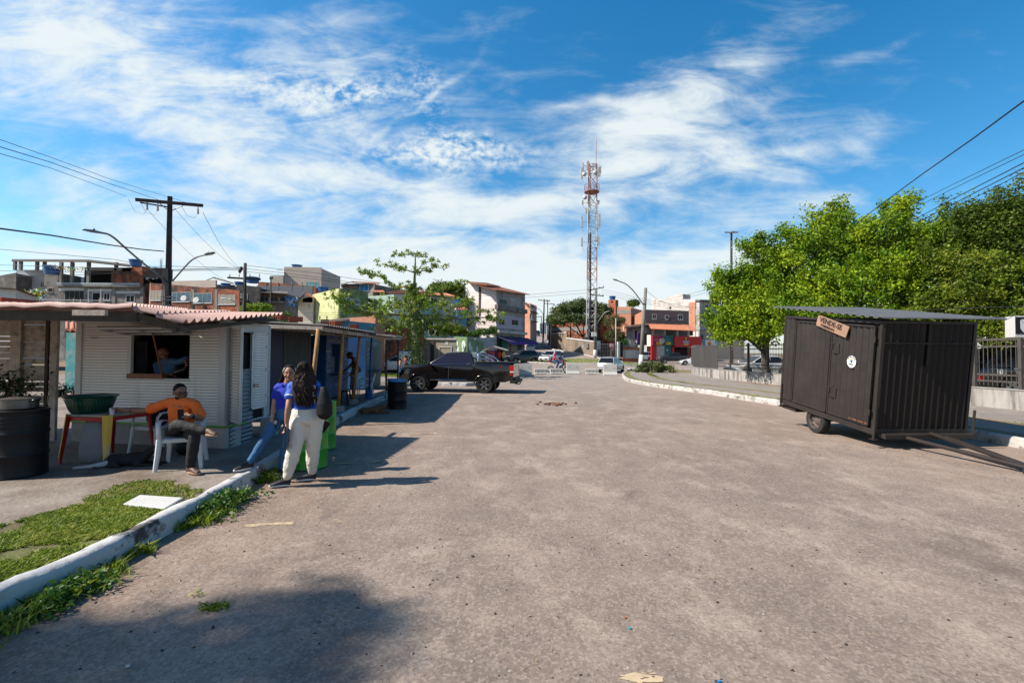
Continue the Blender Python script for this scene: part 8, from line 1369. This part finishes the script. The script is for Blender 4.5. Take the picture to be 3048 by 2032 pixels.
pl=thing('power_pole','tall dark power pole with a wooden crossarm and two curved street lamps','utility pole',(*at(500,22),.0));b=Vector((*at(498,22),0));tp_=D(506,585,22);mb=MB();mb.tube([b,tp_],[(.24,.20),(.15,.13)],4,side=(1,-.3,0));mb.build('pole',M_poled,pl,bevel=.02)
fp_=b.lerp(tp_,.62);mb=MB();ca=D(402,594,20.9);cb=D(605,612,22.4);mb.beam(ca,cb,.11,.14);mb.beam(ca+Vector((.25,-.02,-.14)),cb+Vector((-1.5,0,-.11)),.05,.06);mb.build('crossarm',M_wooddk,pl,bevel=.01);mb=MB()
for a,b_ in((ca.lerp(cb,.34),.12),(ca.lerp(cb,.70),.12)):mb.tube([a+Vector((0,0,-.06)),tp_+Vector((0,0,-.72))],.02,5)
mb.build('brace',M_metal,pl)
for u in(.17,.32,.92):p=ca.lerp(cb,u);mb=MB();mb.tube([p,p-Vector((0,0,.12))],.03,6);insul(mb,p-Vector((0,0,.34)),.2);mb.tube([p-Vector((0,0,.32)),p-Vector((0,0,.42))],.045,8);mb.tube([p-Vector((0,0,.4)),p-Vector((.15,0,.62)),p-Vector((.45,.1,.55)),p-Vector((.7,.2,0))],.008,4);mb.build('fuse_cutout',M_plaster_pale,pl)
street_arm(pl,[D(488,828,22),D(440,795,21),D(375,740,19.6),D(330,698,18.7),D(297,692,18.3)],M_lamp,r=.04);street_arm(pl,[D(514,836,22),D(545,800,21.7),D(575,768,21.2),D(612,758,20.8)],M_lamp,r=.035)
mb=MB()
for z in(3.9,4.15,4.3):q=b.lerp(tp_,z/tp_.z);mb.box(q,(.46,.40,.04))
mb.build('clamp_band',M_metal,pl);mb=MB()
for k in range(6):q0=b+Vector((-.18+.07*k,-.20,2));mb.tube([q0,q0+Vector((.02*math.sin(k),0,1.9)),b.lerp(tp_,.62)+Vector((-.1+.04*k,-.18,0))],.018,5)
for k in range(5):q=b.lerp(tp_,.64+.02*k)+Vector((-.22,-.1,-.1*k));mb.tube([q,q+Vector((-.12,0,-.08)),q+Vector((-.02,0,-.2))],.012,4)
mb.build('cables',M_wire,pl)
p2=thing('power_pole','second dark power pole with a low crossarm behind the kiosk roofs','utility pole',(*at(730,45),.1));b2=Vector((*at(725,45),0));t2_=D(730,783,45);mb=MB();mb.tube([b2,t2_],[.2,.14],8);mb.build('pole',M_poled,p2,smooth=True);mb=MB();mb.beam(D(677,826,44.6),D(776,832,45.4),.12,.16);mb.beam(D(712,810,44.6),D(720,796,45),.12,.3);mb.build('crossarm',M_poled,p2)
mb=MB()
for x in(684,712,744,772):insul(mb,D(x,824,45),.3)
mb.build('insulators',M_poled,p2);street_arm(p2,[D(714,938,44),D(706,905,43.5),D(690,892,43),D(678,890,43)],M_white,r=.06)
def simple_pole(px,Y,py,label,arms=(),r=.15,base=None,m=None,lamp=None,z0=None,dx=0,name='power_pole'):
 bx_,by_=at(px,Y);z0=gz(bx_,by_)if z0 is None else z0;t=thing(name,label,'utility pole' if name=='power_pole' else 'lamp post',(bx_,by_,z0));top=D(px+dx,py,Y);b=Vector((bx_,by_,z0));mb=MB();mb.tube([b,top],[r*1.35,r*.8],10);mb.build('pole',m or M_polec,t,smooth=True)
 if base:mb=MB();mb.tube([b,b.lerp(top,base)],[r*1.35+.006,r*1.35*(1-base*.4)+.006],10);mb.build('white_base',M_white,t,smooth=True)
 for(x0,y0,x1,y1)in arms:
  mb=MB();a,c=D(x0,y0,Y-.3),D(x1,y1,Y+.3);mb.beam(a,c,.12,.14)
  mb.build('crossarm',M_wooddk,t);mb=MB()
  for u in(.05,.3,.7,.95):insul(mb,a.lerp(c,u)+Vector((0,0,.06)),.28)
  mb.build('insulators',M_poled,t)
 if lamp:street_arm(t,[D(x,y,Y-dY)for x,y,dY in lamp],M_metal,r=.05)
 return t
simple_pole(1771,73,862,'thick concrete pole with two crossarms and a white meter box near the tower',[(1762-8,857+6,1798,855),(1755,876,1797,881)],r=.2,base=.12,lamp=[(1776,965,0),(1788,945,.3),(1800,930,.6),(1806,928,.8)],dx=4)
mb=MB();p=D(1768,995,72.6);mb.box(p,(.75,.3,.6));o=mb.build('meter_cabinet',M_white,bevel=.02);tag(o,'white electric cabinet fixed to the thick concrete pole','cabinet')
simple_pole(1906,42.5,857,'leaning concrete street pole with a whitewashed foot by the brush heap',[],r=.17,base=.22,lamp=[(1915,907,0),(1890,870,.5),(1865,845,1),(1840,836,1.4)],dx=16,m=M_polec)
simple_pole(1616,95,890,'dark power pole with a whitewashed foot on the far street corner',[(1602,893,1637,896)],r=.15,base=.20,m=M_poled,dx=4,lamp=[(1616,935,0),(1608,922,.2),(1600,918,.3)])
simple_pole(1630,120,892,'slim power pole farther up the street',[(1620,903,1650,905)],r=.13,m=M_poled);simple_pole(1612,150,942,'small far pole among the wires up the street',[(1598,943,1614,942)],r=.12,m=M_poled)
simple_pole(1833,78,947,'thin white post in front of the brick house',[],r=.06,m=M_white,name='post')['category']='post';simple_pole(1856,82,941,'slim pale post left of the shops',[],r=.07,m=M_metal,name='post')['category']='post'
hl=simple_pole(2177,48,692,'tall floodlight post with three lamp heads above the ficus',[],r=.13,m=M_poled,name='lamp_post')
for a,b_ in((2177,2160),(2177,2194),(2174,2182)):q0=D(a,694,48);q1=D(b_,691 if a!=2174 else 690,47.6);mb=MB();mb.tube([q0,q0.lerp(q1,.55)],.04,6);mb.box(q0.lerp(q1,.8),(.42,.2,.1));mb.build('lamp_head',M_metal,hl)
simple_pole(806,57,825,'thin far pole behind the laundry house',[(803,829,812,829)],r=.09,m=M_poled,z0=1)
tw=thing('radio_mast','tall red and white lattice mast crowded with antennas','tower',(*at(1758,85),1.8));Yt=85;M_twr=mat('mast_red',(.36,.15,.11),.6,var=.3,vs=2);M_tww=mat('mast_white',(.55,.54,.54),.6,var=.2);tx,ty=at(1757,Yt)
def tz_(py):return D(1757,py,Yt).z
zt0,zt1=1.8,tz_(490)
def leg(k,z):q=math.radians(100+120*k);w_=1.15-.25*(z-zt0)/(zt1-zt0);lean=(z-zt0)*.006;return Vector((tx+lean+w_*math.cos(q),ty+w_*math.sin(q),z))
zs=np.linspace(zt0,zt1,19);bands=[tz_(880),tz_(700)]
for i in range(18):
 m_=M_tww if(zs[i]<tz_(862)or tz_(760)<zs[i]<tz_(640))else M_twr;mb=MB()
 for k in range(3):
  a,b_=leg(k,zs[i]),leg(k,zs[i+1]);c,d=leg((k+1)%3,zs[i]),leg((k+1)%3,zs[i+1]);mb.tube([a,b_],.085,6);mb.tube([a,d],.035,4);mb.tube([c,b_],.035,4);mb.tube([b_,d],.04,4)
 mb.build('lattice_section',m_,tw)
mb=MB();mb.tube([leg(0,zt0)+Vector((.3,-.6,0)),leg(0,tz_(690))+Vector((.1,-.5,0))],.13,6);mb.build('cable_ladder',M_black,tw);pz=tz_(573);cx_=tx+(pz-zt0)*.006;mb=MB();mb.lathe([(1.35,0),(1.35,.12),(.2,.12)],(cx_,ty,pz),20)
for q in np.linspace(0,6.283,13)[:-1]:mb.tube([(cx_+1.35*math.cos(q),ty+1.35*math.sin(q),pz),(cx_+1.35*math.cos(q),ty+1.35*math.sin(q),pz+1.3)],.03,4)
for h in(.65,1.3):mb.tube([(cx_+1.35*math.cos(q),ty+1.35*math.sin(q),pz+h)for q in np.linspace(0,6.283,21)[:-1]],.03,4,closed=True)
mb.build('platform',M_twr,tw);mb=MB();mb.tube([(cx_+.75,ty,tz_(520)),(cx_+.85,ty,tz_(412))],[.06,.03],6);mb.build('whip_antenna',M_twr,tw)
for(x,y0,y1,wd)in((1732,500,530,.35),(1735,485,500,.25),(1750,480,506,.5),(1766,486,497,.4),(1783,498,524,.35),(1787,495,515,.3),(1777,506,516,.4),(1740,508,518,.4),(1734,597,607,.35),(1780,597,607,.5),(1732,643,675,.32),(1752,630,663,.3),(1784,638,670,.42),(1778,668,679,.4),(1732,708,731,.35),(1751,695,722,.3),(1782,704,728,.35),(1776,708,716,.4),(1745,620,632,.4),(1776,628,636,.3),(1754,583,596,.3)):
 a,c=D(x,y1,Yt-.4),D(x,y0,Yt-.4);mb=MB();mb.box((a+c)/2,(wd,.28,(c-a).z));mb.tube([a+Vector((.15 if x<1757 else-.15,.2,-.3)),c+Vector((.15 if x<1757 else-.15,.2,.2))],.04,5);mb.beam((a+c)/2+Vector((0,.1,0)),Vector((tx+((a+c)/2).z*.006,ty,((a+c)/2).z)),.05,.05);mb.tube([a,a+Vector((.1,.1,-.6)),a+Vector((.5 if x<1757 else-.5,.2,-.8))],.03,4);mb.build('antenna_panel',M_tww,tw)
for x,y in((1739,519),(1771,514),(1741,588)):mb=MB();mb.lathe([(.02,-.15),(.35,-.05),(.42,.1),(.02,.12)],D(x,y,Yt-.9),14,Matrix.Rotation(R(90),3,'X'));mb.build('dish_antenna',M_tww,tw,smooth=True)
mb=MB();mb.tube([D(1757,1000,84),D(1757,985,84),D(1770,990,80)],.1,5)
def wire(label,pts,r=.012,sag=0,n=14):
 P=[Vector(p)for p in pts]
 if sag and len(P)==2:a,b_=P;P=[a.lerp(b_,u)-Vector((0,0,sag*4*u*(1-u)))for u in np.linspace(0,1,n)]
 mb=MB();mb.tube(P,r,4,caps=False);return tag(mb.build('overhead_wire',M_wire),label,'wire','overhead wires')
wire('upper left wire reaching the power pole crossarm',[D(-40,402,9),D(150,468,12.5),D(330,534,17),D(506,588,21.9),D(560,605,22.2)],.007)
wire('second thin wire from the left edge to the crossarm',[D(-40,425,9),D(150,483,12.5),D(330,548,17),D(470,594,21.4)],.009);wire('third thin wire from the left edge ending at the crossarm tip',[D(-40,446,9),D(150,500,12.5),D(280,548,16.5),D(378,585,20.9)],.007)
wire('thick twisted cable sagging from the left edge to the dark pole',[D(-40,675,11),D(150,700,14),D(320,728,17.5),D(420,742,20),D(488,748,21.9)],.022)
for i,(y0,y1,y2)in enumerate(((740,772,800),(788,798,792),(806,812,803),(824,815,806))):wire(('highest of the four wires','second of the four wires','third of the four wires','lowest of the four wires')[i]+' running level behind the dark pole',[D(-20,y0,40),D(340,y1,42),D(500,y2 if i else 803,43),D(725,(795,797,800,803)[i],45)],.02)
for i,(x0,y0,x1,y1)in enumerate(((443,628,690,842),(517,618,742,815),(604,632,720,800))):wire(('left','middle','right')[i]+' thin wire dropping from the crossarm to the second pole',[D(x0,y0,22),D(x1,y1,45)],.010,.5)
for i,(y0,y1)in enumerate(((790,853),(800,866),(808,872))):wire(('top','middle','bottom')[i]+' wire stretching from the second pole across the roofs to the right',[D(733,y0,45),D(950,(y0+y1)/2-8,48),D(1190,y1-2,50),D(1400,y1+24,55)],.018)
for i in range(4):wire(('first','second','third','fourth')[i]+' low wire crossing in front of the lime house',[D(740,935+i*6,44),D(1000,930+i*7,44),D(1240,938+i*6,45),D(1480,948+i*7,60),D(1616,940+i*6,94)],.016)
for i,y in enumerate((870,878)):wire(('upper','lower')[i]+' wire passing before the tall building towards the mast',[D(1385,y,66),D(1560,y+8,72),D(1745,y-6 if i else y-7,74)],.018)
for i in range(3):wire(('top','middle','low')[i]+' wire from the mast pole towards the street pole',[D(1790,860+i*7,73),D(1850,874+i*7,60),D(1915,890+i*6,44),D(2060,915+i*8,60)],.014)
wire('black cable sagging from the street pole over the shops',[D(1923,865,42.5),D(1960,893,48),D(2010,912,56),D(2080,916,64),D(2200,905,60)],.018)
for i,(a,b_)in enumerate((((1960,898),(2130,855)),((1975,902),(2140,862)))):wire(('upper','lower')[i]+' slanting wire between the shops and the ficus',[D(*a,90),D(*b_,60),D(2400,770+i*10,30)],.016)
wire('thick black cable climbing across the sky to the top right corner',[D(2330,855,30),D(2500,705,20),D(2620,610,15),D(2750,515,12),D(2900,410,9),D(3090,270,6.5)],.016)
for i,(a,b_,c)in enumerate(((800,650,448),(808,662,462),(842,700,485),(858,715,500),(868,735,512))):wire(('highest','second','middle','fourth','lowest')[i]+' of the five thin cables fanning out over the ficus at right',[D(2380-i*12,a+30,30),D(2620,b_+8,20),D(2830,(b_+c)/2+3,14),D(3090,c-22,9)],.008 if i not in(2,3)else.012)
wire('pale level cable in front of the foliage above the white sign',[D(2700,924,16),D(2870,918,14),D(3090,910,12)],.010)
mb=MB();a=D(1985,947,50);mb.tube([D(1968,951,50),a,D(2010,945,50),D(2040,938,50)],.03,5);mb.lathe([(.09,0),(.15,.03),(.15,.2),(.09,.24)],D(1993,955,50),10);o=mb.build('cable_junction',M_black);tag(o,'black cable joint and coil hanging on the wires over the shops','cable joint')
def barrier(name,w_,h,prof):
 mb=MB();mb.prism(prof,-w_/2,w_/2,U=(0,1,0),V=(0,0,1));return mb
M_barr=mat('pale_concrete',(.52,.51,.48),.85,var=.1,vs=3,bump=.2)
hi=[(-.28,0),(-.28,.10),(-.14,.30),(-.08,.92),(.08,.92),(.14,.30),(.28,.10),(.28,0)];lo_=[(-.20,0),(-.20,.08),(-.14,.16),(-.16,.42),(-.13,.50),(.13,.50),(.16,.42),(.14,.16),(.20,.08),(.20,0)]
def mkbar(label,hgt,w_,loc,rz):
 t=thing('concrete_barrier',label,'barrier',(0,0,0),'concrete barriers closing the road');mb=barrier('b',w_,hgt,hi if hgt>.7 else lo_);mb.build('block',M_barr,t,bevel=.012)
 if hgt>.7:
  for s in(-1,1):mb=MB();mb.cyl((s*w_*.28,-.13,.62),(s*w_*.28,-.09,.62),.03,n=10);mb.build('lifting_hole',M_dark,t)
 else:
  mb=MB()
  for k in(-1,0,1):mb.prism([(-.06,.12),(.06,.12),(.04,.40),(-.04,.40)],.13,.165,O=(k*w_*.28,0,0),U=(1,0,0),V=(0,0,1))
  mb.build('rib',M_barr,t);mb=MB();mb.bx(-w_*.32,w_*.32,-.215,.215,-.001,.05);mb.build('fork_slot',M_dark,t)
 t.location=loc;t.rotation_euler=(0,0,rz);return t
def bar(px,w_,h,Y,rz,lab):mkbar(lab,h,w_,(*at(px,Y),0),R(rz))
bar(1564,1.05,.92,38.6,3,'tall concrete barrier nearest the pickup tailgate');bar(1611,1.15,.5,39.6,4,'low concrete barrier left of the motorcycle wheel');bar(1656,1.05,.5,40.3,5,'low concrete barrier under the motorcycle');bar(1705,1.10,.92,40.2,0,'tall concrete barrier in the middle of the row');bar(1762,1.12,.5,40.2,-2,'low concrete barrier left of the silver hatchback');bar(1816,1.10,.92,38.6,-4,'tall concrete barrier in front of the silver hatchback at the kerb')
wl_=[Vector((17.6,46.0,0)),Vector((15.6,40.5,0)),Vector((14.25,36.8,0)),Vector((13.7,33.0,0)),Vector((14.2,24.8,0)),Vector((14.75,19.5,0)),Vector((15.3,15.0,0)),Vector((16.1,9.5,0))];M_lowwall=mat('stained_low_wall',(.42,.39,.36),.9,var=.25,vs=2,col2=(.13,.11,.10),c2t=.53,c2s=2.5,c2w=.08,bump=.6,streak=True)
lw=thing('low_wall','stained low masonry wall carrying the railings on the right','wall',(14.2,25,.18));mb=MB();ll=smoothline(wl_,2)
for a,b_ in zip(ll,ll[1:]):d=(b_-a).normalized();a2=a-d*.01;b2_=b_+d*.01;mb.beam(a2+Vector((0,0,.48)),b2_+Vector((0,0,.48)),.24,.60)
mb.build('masonry',M_lowwall,lw);mb=MB()
for a,b_ in zip(ll,ll[1:]):d=(b_-a).normalized();mb.beam(a-d*.01+Vector((0,0,.795)),b_+d*.01+Vector((0,0,.795)),.28,.035)
mb.build('coping',M_conc,lw);rl=thing('railings','grey steel railings with pointed bars on the low wall','fence',(14.4,25,.8));M_rail=mat('grey_brown_steel',(.10,.088,.08),.6,metal=.3,var=.25);mb=MB();mbr=MB();dl_=dense(ll,.122);acc_=0
for i,p in enumerate(dl_[:-1]):
 if p.y>36.3:continue
 q=dl_[i+1];mb.tube([p+Vector((0,0,.88)),p+Vector((0,0,2.38)),p+Vector((.0,-.02,2.46))],[.013,.013,.004],4,caps=False)
for zz in(1.02,1.22,2.12,2.34):
 for a,b_ in zip(ll,ll[1:]):mbr.beam(a+Vector((.02,0,zz)),b_+Vector((.02,0,zz)),.025,.055)
mb.build('bars',M_rail,rl);mbr.build('rails',M_rail,rl);d0=0;prev=ll[0]
for p in dense(ll,2.35)[::1]:
 mb=MB();mb.bx(p.x-.05,p.x+.05,p.y-.05,p.y+.05,.80,2.50);mb.build('post',M_metal if p.y>30 else M_rail,rl)
pnl=thing('sheet_panels','dark sheet panels screening the left end of the railings','fence panel',(14,40,.8));pw_=[p for p in dense(ll,1.2)if p.y>30.4]
for a,b_ in zip(pw_,pw_[1:]):mb=MB();mb.beam(a+Vector((-.06,0,1.62)),b_+Vector((-.06,0,1.62)),.02,1.55);mb.build('panel',mat('dark_weathered_sheet',(.055,.05,.048),.7,var=.35,vs=2,streak=True)if a is pw_[0]else bpy.data.materials['dark_weathered_sheet'],pnl)
sb=thing('lit_sign_box','white and black police sign box with a shield emblem at the right edge','sign',(15.6,13.5,2));sA=D(2991,975,13.2);sB=D(3020,970,12.8);sC=D(3120,955,12.8);z1=D(2991,950,13.2).z;z0=D(2991,1005,13.2).z
P4=[(sA.x,sA.y),(sB.x,sB.y),(sC.x,sC.y-.1),(sC.x,sC.y+.5)];mb=MB();mb.wallprism([P4[0],P4[1],P4[2],P4[3]],z0,z1+.06);mb.build('box',M_white,sb,bevel=.01);fsb=Face(P4[1],P4[2]);mb=MB();fsb.rect(mb,.02,fsb.L-.02,z0+.09,z1+.03,0,.012);fc_=mb.build('black_face',M_black,sb);mb=MB();O=fsb.P(.20,(z0+z1)/2+.05,.014);mb.prism([(-.07,.16),(0,.18),(.07,.16),(.065,-.08),(0,-.18),(-.065,-.08)],0,.006,O=O,U=fsb.U,V=(0,0,1));mb.build('shield',M_plate,fc_);mb=MB();textmesh('26ª DT',.26,mb,fsb.P(.62,(z0+z1)/2+.04,.014),fsb.U,(0,0,1),off=.004);mb.build('lettering',M_plate,fc_);mb=MB();mb.cyl((sC.x-.2,sC.y+.2,.1),(sC.x-.2,sC.y+.2,z0),.05);mb.build('post',M_metal,sb)
def bit(px,py,s,m,label,cat='litter'):p=G(px,py,.004);mb=MB();pts=[(s*math.cos(q)*rng.uniform(.5,1),s*.7*math.sin(q)*rng.uniform(.5,1))for q in np.linspace(0,6.283,7)[:-1]];mb.prism(pts,0,.008,O=p,U=(1,0,0),V=(0,1,0));return tag(mb.build('litter',m),label,cat,'bits of litter on the road')
bit(1296,1290,.06,M_white,'white paper scrap beyond the kiosk shadow');bit(380,1983,.017,M_white,'white paper scrap near the bottom left');bit(1875,1870,.011,mat('cyan_scrap',(.02,.35,.4),.5),'tiny cyan scrap on the road, lower middle');bit(2142,2028,.014,M_fb,'blue scrap at the bottom edge');bit(1407,1655,.02,M_wooddk,'dark leaf lying in the middle of the road');bit(1862,1838,.010,mat('orange_scrap',(.5,.12,.03),.6),'tiny orange scrap beside the cyan one');bit(2700,1337,.09,M_black,'black plastic scrap near the trailer drawbar')
mb=MB()
for _ in range(26):p=G(1655+rng.normal()*20,1201+rng.normal()*2.5,.03);mb.ell(p,(.06,.05,.035),nu=6,nv=4)
tag(mb.build('dung_heap',mat('brown_clods',(.20,.09,.05),.9)),'small brown clods scattered on the road beyond the middle','debris',kind='stuff')
